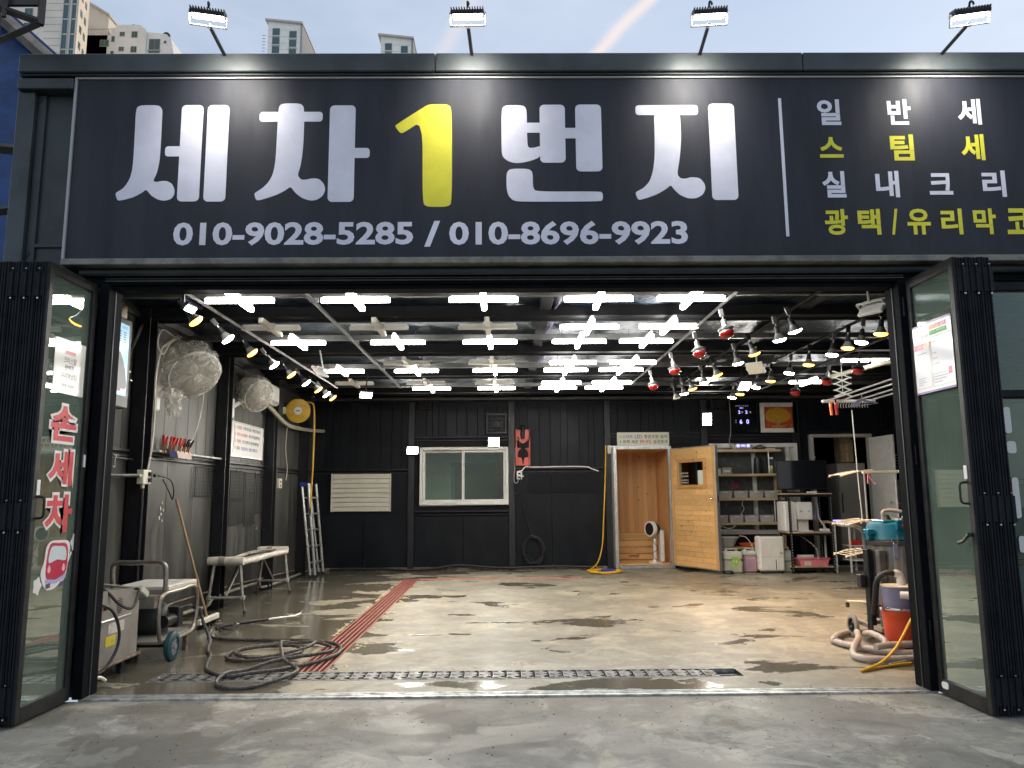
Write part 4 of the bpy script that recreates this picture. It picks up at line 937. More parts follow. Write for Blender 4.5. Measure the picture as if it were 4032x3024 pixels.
# --- cable bundle
def cable(name, pts, r, m, lab=None, k=7, n=6, cat='cable', group=None):
    return MB().tube(smoothpath(pts, k), r, n).build(name, m, None, smooth=True, label=lab, cat=cat, group=group, keep=False)
g_ = 'black cables behind the display screen'
cable('wall_cable', [(-3.58, .9, 3.15), (-3.6, 1.35, 3.05), (-3.62, 1.5, 2.75), (-3.64, 1.35, 2.45), (-3.62, 1.1, 2.2), (-3.6, .9, 2.15)], .018, M_rubber, 'thick black cable looping down behind the right edge of the screen', group=g_)
cable('wall_cable', [(-3.6, 1.75, 3.1), (-3.62, 1.6, 2.8), (-3.64, 1.45, 2.5), (-3.64, 1.3, 2.38)], .02, M_rubber, 'thick black cable running down beside the first wall post', group=g_)
cable('wall_cable', [(-3.6, .9, 2.2), (-3.62, 1.0, 1.98), (-3.6, 1.12, 1.98), (-3.58, 1.14, 2.15)], .018, M_rubber, 'black cable loop hanging just below the display screen', group=g_)
CK = ['second highest, by the post', 'halfway down the cables', 'lowest of the upper cables', 'second lowest of the upper cables', 'under the screen', 'highest, by the post']
for i, (y, z) in enumerate(((1.62, 2.52), (1.5, 2.45), (1.42, 2.3), (1.38, 2.38), (1.05, 2.16), (1.58, 2.6))):
    MB().box(-3.66, -3.6, y-.02, y+.02, z-.008, z+.008, .003).build('cable_clip', M_alu, None, label='pale clip on the black cables, '+CK[i], cat='clip', group='cable clips')
cable('white_cable', [(-3.58, 2.55, 3.15), (-3.56, 2.25, 3.0), (-3.56, 2.12, 2.9), (-3.55, 2.02, 2.6), (-3.56, 2.06, 2.2), (-3.55, 2.02, 1.9), (-3.56, 1.98, 1.67)], .011, M_cream, 'pale cable running down the first wall post to the socket box')
cable('white_cable', [(-3.5, 2.3, 3.08), (-3.5, 2.0, 3.1), (-3.52, 1.95, 2.95), (-3.52, 2.08, 2.86), (-3.5, 2.2, 3.0), (-3.5, 2.45, 3.12)], .007, M_cream, 'tangled pale cord under the ceiling near the first spotlight')
cable('hanging_cord', [(-3.5, 3.15, 2.58), (-3.52, 3.12, 2.3), (-3.54, 3.0, 2.05), (-3.56, 2.95, 2.02)], .005, M_cream, 'thin white cord hanging from the wrapped fan to the jumper clamps', cat='cord')
cable('hanging_cord', [(-3.6, 7.0, 2.6), (-3.62, 7.0, 2.2), (-3.6, 7.06, 1.85), (-3.6, 7.0, 1.66)], .006, M_cream, 'thin white cord hanging down to the small wall socket', cat='cord')
# --- socket box
t = thing('socket_box', 'cream wall socket box with black plugs on the first wall post', 'socket box', (-3.55, 1.92, 1.53))
MB().box(-3.6, -3.53, 1.84, 2.0, 1.53, 1.67, .006).build('box', M_cream, t)
MB().cyl((-3.56, 1.9, 1.53), (-3.56, 1.9, 1.49), .016, n=8).cyl((-3.56, 1.84, 1.61), (-3.56, 1.8, 1.61), .016, n=8).build('gland', M_cream, t, smooth=True)
for z in (1.57, 1.63): MB().box(-3.53, -3.51, 1.93, 1.985, z-.02, z+.02, .005).build('outlet', M_blackm, t)
MB().box(-3.51, -3.48, 1.99, 2.07, 1.6, 1.63, .005).build('plug', M_black, t)
MB().tube([(-3.565, 1.9, 1.49), (-3.565, 1.9, .05)], .016, 7).build('conduit', M_black, t)
MB().tube([(-3.565, 1.8, 1.61), (-3.575, 1.2, 1.6), (-3.58, .2, 1.6)], .018, 7).build('conduit', M_black, t)
cable('plug_cable', [(-3.48, 2.05, 1.615), (-3.45, 2.25, 1.58), (-3.46, 2.38, 1.48), (-3.5, 2.45, 1.38), (-3.5, 2.36, 1.46), (-3.5, 2.2, 1.58)], .007, M_rubber, 'black power cord looping out of the socket box')
t = thing('socket_box', 'small white wall socket near the leaning ladder', 'socket box', (-3.6, 6.6, 1.5))
MB().box(-3.6, -3.56, 6.5, 6.66, 1.53, 1.68, .005).build('box', M_cream, t)
for z in (1.57, 1.63): MB().box(-3.56, -3.557, 6.555, 6.605, z-.015, z+.015, .001).build('outlet', M_blackm, t)
# --- hooks on dark bar
t = thing('hook_bar', 'dark horizontal bar with S hooks on the wall left of the first post', 'hook bar', (-3.66, 1.6, 1.75))
MB().tube([(-3.66, 1.3, 1.78), (-3.66, 1.86, 1.77)], .01, 7).build('bar', M_black, t)
for y in (1.42, 1.5): MB().tube(smoothpath([(-3.66, y, 1.8), (-3.65, y+.02, 1.79), (-3.65, y, 1.74), (-3.65, y+.01, 1.7), (-3.65, y-.02, 1.68), (-3.65, y-.03, 1.7)], 4), .004, 5).build('hook', M_galv, t, smooth=True)
# --- fans
def wall_fan(c, r, d, lab, wrap, arm):
    """oscillating wall fan: grille disc facing d, motor, wall arm, thin film bag"""
    t = thing('wall_fan', lab, 'fan', c); d = V(d).normalized(); Q = d.to_track_quat('Z', 'Y').to_matrix().to_4x4(); Mx = Matrix.Translation(V(c)) @ Q
    def b_(n_, m_, fn, **k): q = MB(); q.M = Mx; fn(q); return q.build(n_, m_, t, **k)
    b_('rim', M_white, lambda q: q.lathe([(r, -.012), (r+.012, -.012), (r+.014, 0), (r+.012, .012), (r, .012), (r-.006, 0), (r, -.012)], 36, cap=False), smooth=True)
    gr = MB(); gr.M = Mx
    for k in range(56):
        a = 2*math.pi*k/56; gr.tube([(.05*math.cos(a), .05*math.sin(a), .075), (r*.55*math.cos(a), r*.55*math.sin(a), .07), (r*.9*math.cos(a), r*.9*math.sin(a), .035), (r*math.cos(a), r*math.sin(a), .0)], .0016, 3)
        gr.tube([(.07*math.cos(a), .07*math.sin(a), -.1), (r*.7*math.cos(a), r*.7*math.sin(a), -.08), (r*math.cos(a), r*math.sin(a), 0)], .0016, 3)
    gr.build('grille', M_white, t, kind='stuff')
    for k in range(3):
        a0 = 2*math.pi*k/3
        q = MB(); q.M = Mx; vs = []
        for i in range(7):
            for j in range(4):
                a = a0+i*.16; rr = .05+(r*.82-.05)*j/3; vs.append((rr*math.cos(a), rr*math.sin(a), .03*math.sin(i/6*math.pi-.8)))
        q.add(vs, [(i*4+j, i*4+j+1, (i+1)*4+j+1, (i+1)*4+j) for i in range(6) for j in range(3)]); q.build('blade', M_bin, t, smooth=True)
    b_('hub_cap', M_white, lambda q: q.lathe([(.055, .07), (.05, .085), (.02, .09), (.001, .09)], 18), smooth=True)
    b_('motor', M_white, lambda q: q.lathe([(.001, -.26), (.05, -.25), (.07, -.2), (.075, -.1), (.05, -.08)], 20), smooth=True)
    q = MB(); p = Mx @ V((0, 0, -.18)); q.tube([p, (p.x-.06, p.y, p.z-.1), arm], .028, 8); q.build('arm', M_white, t, smooth=True)
    MB().box(LX, LX+.06, arm[1]-.06, arm[1]+.06, arm[2]-.15, arm[2]+.12, .02).build('wall_plate', M_white, t)
    # bag
    n, m_ = 30, 14; vs = []
    for j in range(m_+1):
        ph = math.pi*j/m_
        for i in range(n):
            a = 2*math.pi*i/n
            x, y, z = (r+.045)*math.sin(ph)**.7*math.cos(a), (r+.045)*math.sin(ph)**.7*math.sin(a), -.1-.2*math.cos(ph)*(1.15 if j < m_/2 else .95)
            w_ = 1+wrap*(mn.noise(V((math.cos(a)*2.2, math.sin(a)*2.2, ph*2+c[1])))*.5+mn.noise(V((math.cos(a)*7, math.sin(a)*7, ph*5+c[1])))*.3)
            vs.append((x*w_, y*w_, z*w_))
    q = MB(); q.M = Mx; q.add(vs, [(j*n+i, j*n+(i+1) % n, (j+1)*n+(i+1) % n, (j+1)*n+i) for j in range(m_) for i in range(n)])
    q.build('plastic_bag', M_film, t, smooth=True)
    return t
wall_fan((-3.32, 2.42, 2.7), .27, (.62, -.5, -.6), 'wall fan wrapped in a crumpled clear plastic bag, nearest the screen', .28, (-3.68, 2.35, 2.45))
# loose lower end of the bag
q = MB(); vs = []
for j in range(12):
    for i in range(18):
        a = 2*math.pi*i/18; f = j/11; rr = .13*(1-f*.45)*(1+.35*mn.noise(V((math.cos(a)*2.5, math.sin(a)*2.5, f*4))))
        vs.append((-3.5+rr*.7*math.cos(a)+.05*f, 2.28+.12*f*0+rr*math.sin(a)-.25*(1-f)*0, 2.52-.3*f+.03*mn.noise(V((a, f*5, 2)))))
q.add(vs, [(j*18+i, j*18+(i+1) % 18, (j+1)*18+(i+1) % 18, (j+1)*18+i) for j in range(11) for i in range(18)])
q.build('bag_end', M_film, None, smooth=True, label='loose gathered end of clear plastic hanging under the wrapped fan', cat='plastic bag')
wall_fan((-3.4, 4.85, 2.78), .22, (.75, -.5, -.42), 'smaller fan in clear film beside the white air conditioner', .12, (-3.68, 4.6, 2.6))
cable('fan_cord', [(-3.6, 4.45, 2.45), (-3.58, 4.46, 2.2), (-3.6, 4.46, 1.98)], .005, M_cream, 'white pull cord with bead under the second fan', cat='cord')
t = thing('air_conditioner', 'white wall air conditioner behind the second fan', 'air conditioner', (-3.58, 5.4, 2.72))
MB().box(-3.7, -3.44, 4.95, 5.95, 2.76, 3.06, .03).build('casing', M_white, t)
MB().box(-3.445, -3.437, 5.0, 5.9, 2.78, 2.82, .002).build('air_slot', M_bin, t)
for z in (2.95, 2.9): MB().box(-3.44, -3.4365, 5.0, 5.1, z, z+.018).build('sticker', M_ora, t)
MB().box(-3.44, -3.4365, 5.2, 5.5, 2.9, 3.0).build('energy_label', M_paper, t)
cable('insulated_pipe', [(-3.58, 5.75, 2.78), (-3.56, 6.05, 2.7), (-3.57, 6.6, 2.6), (-3.58, 7.1, 2.56), (-3.6, 7.9, 2.58), (-3.58, 8.7, 2.62), (-3.5, 9.1, 2.64)], .035, mat('wrapped cream pipe', (.42, .4, .32), .6, var=.15, scale=30), 'cream wrapped pipe from the air conditioner to the back corner', cat='pipe')
# --- hose reel
t = thing('hose_reel', 'round mustard yellow hose reel high in the back left corner', 'hose reel', (-3.6, 7.3, 2.62))
Mx = Matrix.Translation((-3.49, 7.2, 2.83)) @ V((.25, -1, -.12)).to_track_quat('Z', 'Y').to_matrix().to_4x4()
def b_(n_, m_, fn, **k): q = MB(); q.M = Mx; fn(q); return q.build(n_, m_, t, **k)
b_('drum', M_reel, lambda q: q.lathe([(.2, -.12), (.205, -.115), (.205, -.1), (.17, -.095), (.17, -.02), (.2, -.012), (.205, 0), (.2, .012), (.16, .02), (.001, .02)], 40), smooth=True)
b_('hub_label', M_paper, lambda q: q.lathe([(.065, .02), (.065, .0235), (.001, .0235)], 24), smooth=True)
b_('label_print', M_inkb, lambda q: q.box(-.035, .035, -.008, .008, .024, .0245))
for a in (40, 130, 220, 310): b_('bolt', M_blackm, lambda q: q.cyl((.13*math.cos(RAD(a)), .13*math.sin(RAD(a)), .019), (.13*math.cos(RAD(a)), .13*math.sin(RAD(a)), .025), .007, n=8))
b_('side_box', M_cream, lambda q: q.box(-.27, -.2, -.06, .06, -.05, .02, .006))
MB().box(-3.72, -3.5, 7.3, 7.36, 2.75, 2.95, .005).build('wall_bracket', M_galv, t)
cable('yellow_air_hose', [(-3.36, 7.25, 2.98), (-3.28, 7.25, 2.97), (-3.235, 7.26, 2.88), (-3.225, 7.28, 2.5), (-3.235, 7.3, 2.0), (-3.25, 7.3, 1.5), (-3.26, 7.3, 1.2)], .014, M_yellow, 'yellow hose hanging from the reel past the ladder', cat='hose')
t = thing('hose_coupling', 'metal end coupling on the yellow hose by the ladder', 'coupling', (-3.45, 8.3, .95))
MB().cyl((-3.26, 7.3, 1.2), (-3.26, 7.3, 1.1), .012, n=8).build('sleeve', M_black, t); MB().cyl((-3.26, 7.3, 1.1), (-3.26, 7.3, 1.0), .008, n=8).build('nozzle', M_chrome, t)
# --- notice board
t = thing('notice_board', 'white framed notice with red and blue printed lines on left wall', 'notice', (-3.7, 5.35, 1.95))
MB().box(-3.72, -3.7, 4.7, 6.02, 1.96, 2.42, .003).build('board', M_paper, t)
for a in ((4.68, 6.04, 2.41, 2.43), (4.68, 6.04, 1.945, 1.965), (4.68, 4.7, 1.965, 2.41), (6.02, 6.04, 1.965, 2.41)): MB().box(-3.72, -3.692, *a, .003).build('frame_strip', M_alu, t)
def nl(segs, z):
    y = 4.82
    for b, m, w_ in segs: text(b, (-3.698, y, z), (0, 1, 0), UZ, w_, .05, m, t, off=.02); y += w_+.05
nl([('*', M_inkk, .02), ('귀중품은', M_inkr, .2), ('꼭 챙기세요 분실 시 책임지지 않습니다', M_inkk, .78)], 2.33)
nl([('*', M_inkk, .02), ('트렁크, 실내 물품은', M_inkr, .44), ('세차 전 미리 말씀해주세요', M_inkk, .5)], 2.235)
nl([('*', M_inkk, .02), ('차량은', M_inkr, .18), ('인도 후 문제 다시 한번 확인해주세요', M_inkk, .72)], 2.14)
nl([('*', M_inkk, .02), ('결제는', M_inkk, .14), ('현금결제 또는 선불로 진행합니다', M_inkb, .72)], 2.045)
# --- clamp ledge and clamps
t = thing('wall_ledge', 'narrow white ledge on the left wall under the jumper clamps', 'ledge', (-3.68, 3.4, 1.87))
MB().box(-3.72, -3.63, 2.38, 4.42, 1.872, 1.895, .003).build('ledge_top', mat('pale ledge', (.4, .43, .4), .5, var=.2, scale=9), t); MB().box(-3.72, -3.712, 2.38, 4.42, 1.84, 1.872).build('back_lip', M_galv, t)
for i, (y, m, tl_, nm) in enumerate(((2.43, M_red, .35, 'leftmost red'), (2.58, M_red, -.1, 'second red'), (2.67, M_red, .15, 'third red'), (2.82, M_red, -.1, 'last red'), (2.94, M_black, -.05, 'first black'), (3.06, M_black, -.1, 'last black'))):
    t = thing('jumper_clamp', '%s handled copper jumper clamp sticking up from the ledge' % nm, 'clamp', (-3.64, y, 1.9), 'jumper clamps')
    p0 = V((-3.64, y+.05*tl_+.02, 1.86)); p1 = V((-3.61, y, 1.96)); p2 = V((-3.6, y-.12*tl_, 2.05))
    MB().tube([p0, p1], .009, 6).tube([p0+V((.02, .012, 0)), p1+V((.012, .008, 0))], .007, 6).build('jaw', mat('copper', (.5, .25, .13), .35, .8) if i == 0 else MATS['copper'], t)
    MB().tube([p1, p2], .015, 8).tube([p1+V((.012, .02, 0)), p2+V((.03, .03, -.01))], .012, 8).build('grip', m, t, smooth=True)
def rag(name, y0, y1, m, lab):
    vs = []; n = 14
    prof = [(-3.70, 1.905), (-3.66, 1.915), (-3.62, 1.905), (-3.615, 1.87), (-3.612, 1.83)]
    for i in range(n+1):
        y = y0+(y1-y0)*i/n
        for j, (x, z) in enumerate(prof): vs.append((x+.012*mn.noise(V((y*14, j, 1)))+.004*j, y, z+.012*mn.noise(V((y*11, j*2, 5)))-(.02*abs(mn.noise(V((y*9, 0, 2)))) if j == 4 else 0)))
    MB().add(vs, [(i*5+j, i*5+j+1, (i+1)*5+j+1, (i+1)*5+j) for i in range(n) for j in range(4)]).build(name, m, None, smooth=True, label=lab, cat='cloth')
rag('cloth', 2.55, 2.76, mat('dark blue cloth', (.012, .02, .08), .9), 'dark blue cloth draped over the wall ledge'); rag('cloth', 2.765, 3.14, mat('pink white cloth', (.62, .48, .42), .9), 'pale pink cloth draped over the wall ledge')
# --- black wire grids
def wgrid(y0, y1, z0, z1, lab, dy=.05, dz=.045, x=-3.695, m=None):
    m = m or M_blackm
    t = thing('wire_grid', lab, 'wire grid', (x, (y0+y1)/2, z0), 'black wire grids on the walls')
    mb = MB(); n = max(1, round((y1-y0)/dy)); k = max(1, round((z1-z0)/dz))
    for i in range(1, n): y = y0+(y1-y0)*i/n; mb.box(x-.0015, x+.0015, y-.0018, y+.0018, z0, z1)
    for i in range(1, k): z = z0+(z1-z0)*i/k; mb.box(x+.0016, x+.0044, y0, y1, z-.0018, z+.0018)
    mb.build('wires', m, t, kind='stuff')
    MB().box(x-.004, x+.004, y0-.005, y0+.005, z0, z1).box(x-.004, x+.004, y1-.005, y1+.005, z0, z1).box(x-.004, x+.004, y0+.005, y1-.005, z0-.005, z0+.005).box(x-.004, x+.004, y0+.005, y1-.005, z1-.005, z1+.005).build('rim', m, t)
    return t
wgrid(3.52, 4.12, 1.41, 1.76, 'black wire grid on the left wall below the white ledge')
wgrid(4.7, 5.26, 1.38, 1.75, 'upper black wire grid left of two more under the notice', .035, .045); wgrid(4.7, 5.26, 1.03, 1.36, 'lower black wire grid left of two more under the notice', .035, .035)
wgrid(5.32, 5.74, 1.0, 1.74, 'tall narrow black wire grid in the middle under the notice', .05, .045); wgrid(5.82, 6.16, 1.16, 1.73, 'black wire grid next to the wall post under the notice')
HK = ['upper hook by the first wire grid', 'hook low under the first wire grid', 'hook at the top of the left grid pair', 'hook at the top of the tall grid', 'hook in the middle of the right grid', 'hook at the top of the right grid', 'hook under the right grid', 'hook at the middle of the tall grid', 'hook between ledge and first grid']
for y, z in ((4.3, 1.7), (4.1, 1.38), (4.9, 1.74), (5.7, 1.72), (6.0, 1.5), (5.95, 1.7), (6.05, 1.12), (5.5, 1.45), (4.0, 1.72)):
    MB().tube(smoothpath([(-3.69, y, z), (-3.64, y, z), (-3.62, y, z+.02)], 3), .003, 5).tube([(-3.69, y, z+.04), (-3.69, y, z-.06)], .003, 5).build('grid_hook', M_blackm, None, label='small black '+HK.pop(0), cat='hook', group='hooks on the wire grids')
# paint chips
for y, z in ((2.72, 1.34), (2.68, 1.28), (2.75, 1.26), (2.7, 1.22), (2.66, 1.18), (2.73, 1.15), (5.95, .93), (4.1, 1.9)):
    a = random.uniform(.012, .022); MB().prism([(y+a*math.cos(k)*.7, z+a*math.sin(k)*random.uniform(.8, 1.5)) for k in range(6)], LX, LX+.003, 'yz').build('paint_chip', M_panel, wl_)
# --- ladder
t = thing('step_ladder', 'folded aluminium ladder leaning in the back left corner', 'ladder', (-3.45, 8.1, 0))
for i, x in enumerate((-3.37, -3.285)):
    top = -.2+.03*i
    for y in (7.86, 8.46):
        MB().tube([(x, y, .03), (x+top, y+(.03 if y < 8 else -.03), 1.62)], .024, 4).build('side_rail', M_alu, t)
        MB().box(x-.03, x+.03, y-.025, y+.025, 0, .055, .006).build('foot', M_rubber, t)
    for k in range(5):
        f = (.24+k*.28)/1.62; z = .24+k*.28; xx = x+top*f
        MB().box(xx-.02, xx+.02, 7.88, 8.44, z, z+.028, .004).build('rung', M_alu, t)
        MB().cyl((xx, 7.838, z+.014), (xx, 7.832, z+.014), .009, n=8).build('rivet', M_blackm, t)
for y in (7.87,): MB().box(-3.6, -3.45, y-.02, y+.03, 1.57, 1.64, .01).build('hinge', M_blue, t)
# --- squeegee broom
t = thing('floor_squeegee', 'wooden handled floor brush leaning on the left wall', 'brush', (-3.3, 2.95, 0))
MB().tube([(-3.27, 2.96, .1), (-3.66, 2.93, 1.38)], .014, 8).build('handle', wood('worn broom handle', (.42, .25, .12), (.3, .18, .09), 'z'), t, smooth=True)
MB().box(-3.29, -3.24, 2.72, 3.26, .045, .105, .01).build('brush_head', M_cream, t)
q = MB()
for i in range(130): y = random.uniform(2.73, 3.25); x = random.uniform(-3.285, -3.245); q.tube([(x, y, .045), (x+random.uniform(-.03, .03), y+random.uniform(-.01, .01), .001)], .003, 3)
q.build('bristles', M_rubber, t, kind='stuff')
# --- padded trestle bench
t = thing('work_bench', 'low trestle bench with foam wrapped ends standing on the wet floor', 'bench', (-3.4, 4.8, 0))
M_foam = mat('dirty white foam', (.6, .57, .5), .75, col2=(.4, .36, .29), th=(.45, .75), scale=8); M_bt = mat('dull grey tube', (.33, .32, .28), .5, .3, var=.2, scale=9)
def endset(y, dy):
    for s in (-1, 1):
        MB().tube([(-3.39+s*.16, y, .58), (-3.39+s*.205, y-dy*.01, .2)], .019, 4).build('leg', M_bt, t)
        MB().tube([(-3.39+s*.205, y-dy*.01, .2), (-3.39+s*.24, y-dy*.03, .03)], .013, 6).build('leg_extension', M_rust, t); MB().cyl((-3.39+s*.24, y-dy*.03, 0), (-3.39+s*.24, y-dy*.03, .035), .02, n=8).build('rubber_foot', M_rubber, t)
    MB().tube([(-3.6, y, .19), (-3.18, y, .19)], .017, 6).build('cross_tube', M_bt, t)
    for s in (-1, 1): MB().box(-3.39+s*.205-.025, -3.39+s*.205+.025, y-.022, y+.022, .165, .215, .006).build('corner_joint', M_bin, t)
    MB().tube([(-3.39, y, .21), (-3.39, y+dy*.5, .55)], .012, 6).build('brace', M_bt, t); MB().tube([(-3.39, y+dy*.06, .3), (-3.38, y+dy*.4, .58)], .008, 5).build('brace', M_blackm, t)
    MB().tube([(-3.62, y, .625), (-3.49, y, .63)], .05, 14).tube([(-3.488, y, .625), (-3.42, y, .625)], .046, 14).tube([(-3.418, y, .625), (-3.19, y, .625)], .05, 14).build('foam_roll', M_foam, t, smooth=True)
    MB().tube([(-3.49, y, .63), (-3.415, y, .625)], .053, 14).build('tape_band', mat('brown grey tape', (.28, .24, .2), .4), t, smooth=True)
endset(3.86, 1); endset(5.78, -1)
MB().tube(smoothpath([(-3.22, 3.9, .61), (-3.21, 4.4, .605), (-3.22, 5.0, .61), (-3.21, 5.74, .6)], 4), .036, 12, rf=lambda i: .036+.006*math.sin(i*2.1)).build('side_roll', M_foam, t, smooth=True)
MB().tube(smoothpath([(-3.56, 3.9, .63), (-3.55, 4.4, .6), (-3.57, 5.0, .62), (-3.56, 5.74, .62)], 4), .018, 10).build('side_bar', M_foam, t, smooth=True)
MB().box(-3.55, -3.24, 3.92, 5.72, .565, .585, .004).build('bench_board', M_bin, t)
MB().tube(smoothpath([(-3.5, 3.92, .65), (-3.4, 4.5, .64), (-3.52, 5.1, .65), (-3.35, 5.7, .64)], 4), .012, 6).build('strap', mat('dirty strap', (.25, .22, .17), .8), t)
# --- washer cart
t = thing('pressure_washer_cart', 'steel pressure washer cart with bent tube handle and teal wheel', 'pressure washer', (-3.1, 1.4, 0))
M_tube = mat('worn steel tube', (.36, .34, .3), .35, .75, col2=(.26, .2, .15), th=(.45, .7), scale=9)
for x in (-3.42, -2.95):
    MB().tube(smoothpath([(x, 1.06, .2), (x, 1.02, .35), (x, 1.03, .52), (x, 1.12, .575), (x, 1.4, .575), (x, 1.7, .58), (x, 1.81, .53), (x, 1.84, .35), (x, 1.78, .2), (x, 1.65, .16), (x, 1.15, .16), (x, 1.06, .2)], 4), .018, 8).build('side_frame', M_tube, t, smooth=True)
MB().tube(smoothpath([(-3.44, 1.2, .58), (-3.44, 1.17, .78), (-3.40, 1.165, .83), (-3.3, 1.16, .835), (-3.06, 1.14, .835), (-2.985, 1.13, .825), (-2.955, 1.125, .77), (-2.955, 1.125, .56)], 5), .021, 10).build('push_handle', M_tube, t, smooth=True)
MB().box(-3.44, -2.97, 1.2, 1.82, .595, .625, .004).build('top_plate', mat('stained white plate', (.62, .6, .55), .4, col2=(.4, .33, .26), th=(.58, .75), scale=7), t)
MB().box(-2.972, -2.955, 1.2, 1.82, .575, .622, .003).build('plate_lip', M_cream, t)
MB().box(-3.42, -2.97, 1.06, 1.8, .16, .18, .003).build('base_plate', M_dirty, t)
MB().box(-3.3, -3.02, 1.08, 1.2, .45, .56, .006).build('control_housing', M_dirty, t)
q = MB(); q.M = Matrix.Translation((-3.18, 1.04, .6)) @ Matrix.Rotation(RAD(-28), 4, 'X'); q.box(-.11, .1, -.07, .07, -.03, .03, .008); q.build('control_box', M_cream, t)
q = MB(); q.M = Matrix.Translation((-3.18, 1.04, .6)) @ Matrix.Rotation(RAD(-28), 4, 'X'); q.box(-.03, .03, -.045, .045, .03, .034, .001); q.build('breaker_switch', M_cyl, t)
MB().lathe([(.001, 0), (.13, .0), (.145, .02), (.145, .2), (.13, .22), (.06, .25), (.001, .25)], 22, (-3.22, 1.62, .31), '-Y').build('motor', mat('charcoal motor casing', (.045, .045, .045), .5), t, smooth=True)
MB().box(-3.32, -3.12, 1.38, 1.62, .18, .22).build('motor_mount', M_black, t)
MB().cyl((-3.06, 1.35, .3), (-3.06, 1.6, .3), .055, n=14).box(-3.12, -3.0, 1.55, 1.66, .22, .4, .01).build('pump', M_black, t, smooth=True)
MB().tube(smoothpath([(-3.06, 1.66, .36), (-3.0, 1.72, .39), (-2.98, 1.8, .38)], 4), .014, 6).build('pump_pipe', M_hoseb, t, smooth=True)
def wheel(c, R_, w_, m_t, nm, t, spokes=6, mr=None):
    c = V(c)
    tr_ = MB().lathe([(R_*.62, -w_/2), (R_*.85, -w_/2), (R_, -w_*.3), (R_, w_*.3), (R_*.85, w_/2), (R_*.62, w_/2), (R_*.62, -w_/2)], 28, c, 'X', cap=False).build(nm, m_t, t, smooth=True)
    q = MB().lathe([(.001, -w_*.2), (R_*.2, -w_*.55), (R_*.2, w_*.55), (.001, w_*.55)], 14, c, 'X').lathe([(R_*.52, -w_*.3), (R_*.63, -w_*.3), (R_*.63, w_*.3), (R_*.52, w_*.3), (R_*.52, -w_*.3)], 24, c, 'X', cap=False)
    for k in range(spokes):
        a = 2*math.pi*k/spokes; q.tube([c+V((w_*.2, R_*.15*math.cos(a), R_*.15*math.sin(a))), c+V((w_*.2, R_*.56*math.cos(a), R_*.56*math.sin(a)))], R_*.07, 5)
    q.build('rim', mr or M_alu, tr_)
wheel((-2.9, 1.2, .122), .122, .06, mat('teal rubber tyre', (.02, .07, .085), .5, var=.2), 'wheel', t)
wheel((-3.47, 1.2, .122), .122, .06, MATS['teal rubber tyre'], 'wheel', t)
MB().cyl((-3.47, 1.2, .122), (-2.9, 1.2, .122), .012, n=8).build('axle', M_black, t)
MB().box(-3.0, -2.96, 1.66, 1.7, .0, .16, .004).build('stand_foot', M_rust, t)
# --- steel box machine
t = thing('steel_machine', 'grey sheet steel machine on castors beside the entrance, with black cables', 'machine', (-3.25, .5, 0))
prof = [(.17, .14), (.86, .14), (.86, .55), (.74, .665), (.17, .70)]
MB().prism(prof, -3.48, -3.05, 'yz').build('casing', M_dirty, t)
MB().box(-3.5, -3.03, .14, .9, .118, .138, .004).build('base_tray', M_rust, t)
MB().box(-3.049, -3.043, .17, .2, .14, .69).build('edge_trim', M_galv, t)
for i in range(9):
    w_ = .045*math.sqrt(max(.05, 1-((i-4)/4.6)**2)); MB().box(-3.0495, -3.0465, .53-w_, .53+w_, .5+i*.0135, .506+i*.0135).build('vent_slot', M_blackm, t)
MB().box(-3.05, -3.038, .25, .72, .455, .475, .006).build('trim_bar', M_alu, t)
MB().box(-3.0495, -3.0465, .37, .62, .36, .44).build('white_label', mat('scuffed label', (.6, .56, .5), .5, var=.15, scale=40), t)
MB().box(-3.0495, -3.0465, .34, .49, .27, .345).build('yellow_label', mat('yellow label', (.72, .55, .05), .5), t)
text('주의', (-3.0455, .42, .29), (0, 1, 0), UZ, .05, .025, M_cyl, t)
MB().cyl((-3.05, .3, .57), (-3.03, .3, .57), .02, n=10).build('red_knob', mat('dull red knob', (.2, .03, .02), .4), t)
for y in (.3, .74):
    for x in (-3.42, -3.12):
        c = MB().box(x-.02, x+.02, y-.02, y+.02, .085, .117, .003).box(x-.022, x-.017, y-.02, y+.03, .03, .09).box(x+.017, x+.022, y-.02, y+.03, .03, .09).build('castor', M_black, t)
        MB().lathe([(.001, -.014), (.036, -.014), (.038, 0), (.036, .014), (.001, .014)], 14, (x, y+.01, .038), 'X').build('castor_wheel', M_rubber, c, smooth=True)
cg = 'cables lying over the steel machine'
cable('machine_cable', [(-3.3, .15, .71), (-3.1, .3, .72), (-3.0, .42, .58), (-2.98, .56, .53), (-3.0, .68, .55), (-3.03, .8, .64), (-3.1, .85, .65)], .012, M_rubber, 'black cable hanging in a curve over the vent of the steel machine', group=cg)
cable('machine_cable', [(-3.05, .12, .63), (-2.99, .28, .56), (-2.98, .4, .4), (-2.98, .38, .25), (-3.0, .25, .13), (-3.02, .15, .12)], .012, M_rubber, 'black cable hanging down in front of the yellow label', group=cg)
cable('machine_cable', [(-3.45, .15, .74), (-3.25, .45, .73), (-3.15, .62, .7), (-3.06, .78, .66)], .012, mat('grey brown cable', (.13, .12, .1), .5), 'grey brown cable lying flat across the top of the steel machine', group=cg)
cable('machine_cable', [(-3.48, .2, .75), (-3.3, .35, .765), (-3.2, .5, .73)], .012, M_rubber, 'short black cable lying on the near top edge of the steel machine', group=cg)
cable('drain_spout', [(-3.0, -.0+.12, .1), (-3.0, .2, .085), (-2.99, .26, .05)], .013, M_cream, 'pale short hose end on the floor under the steel machine', cat='hose')
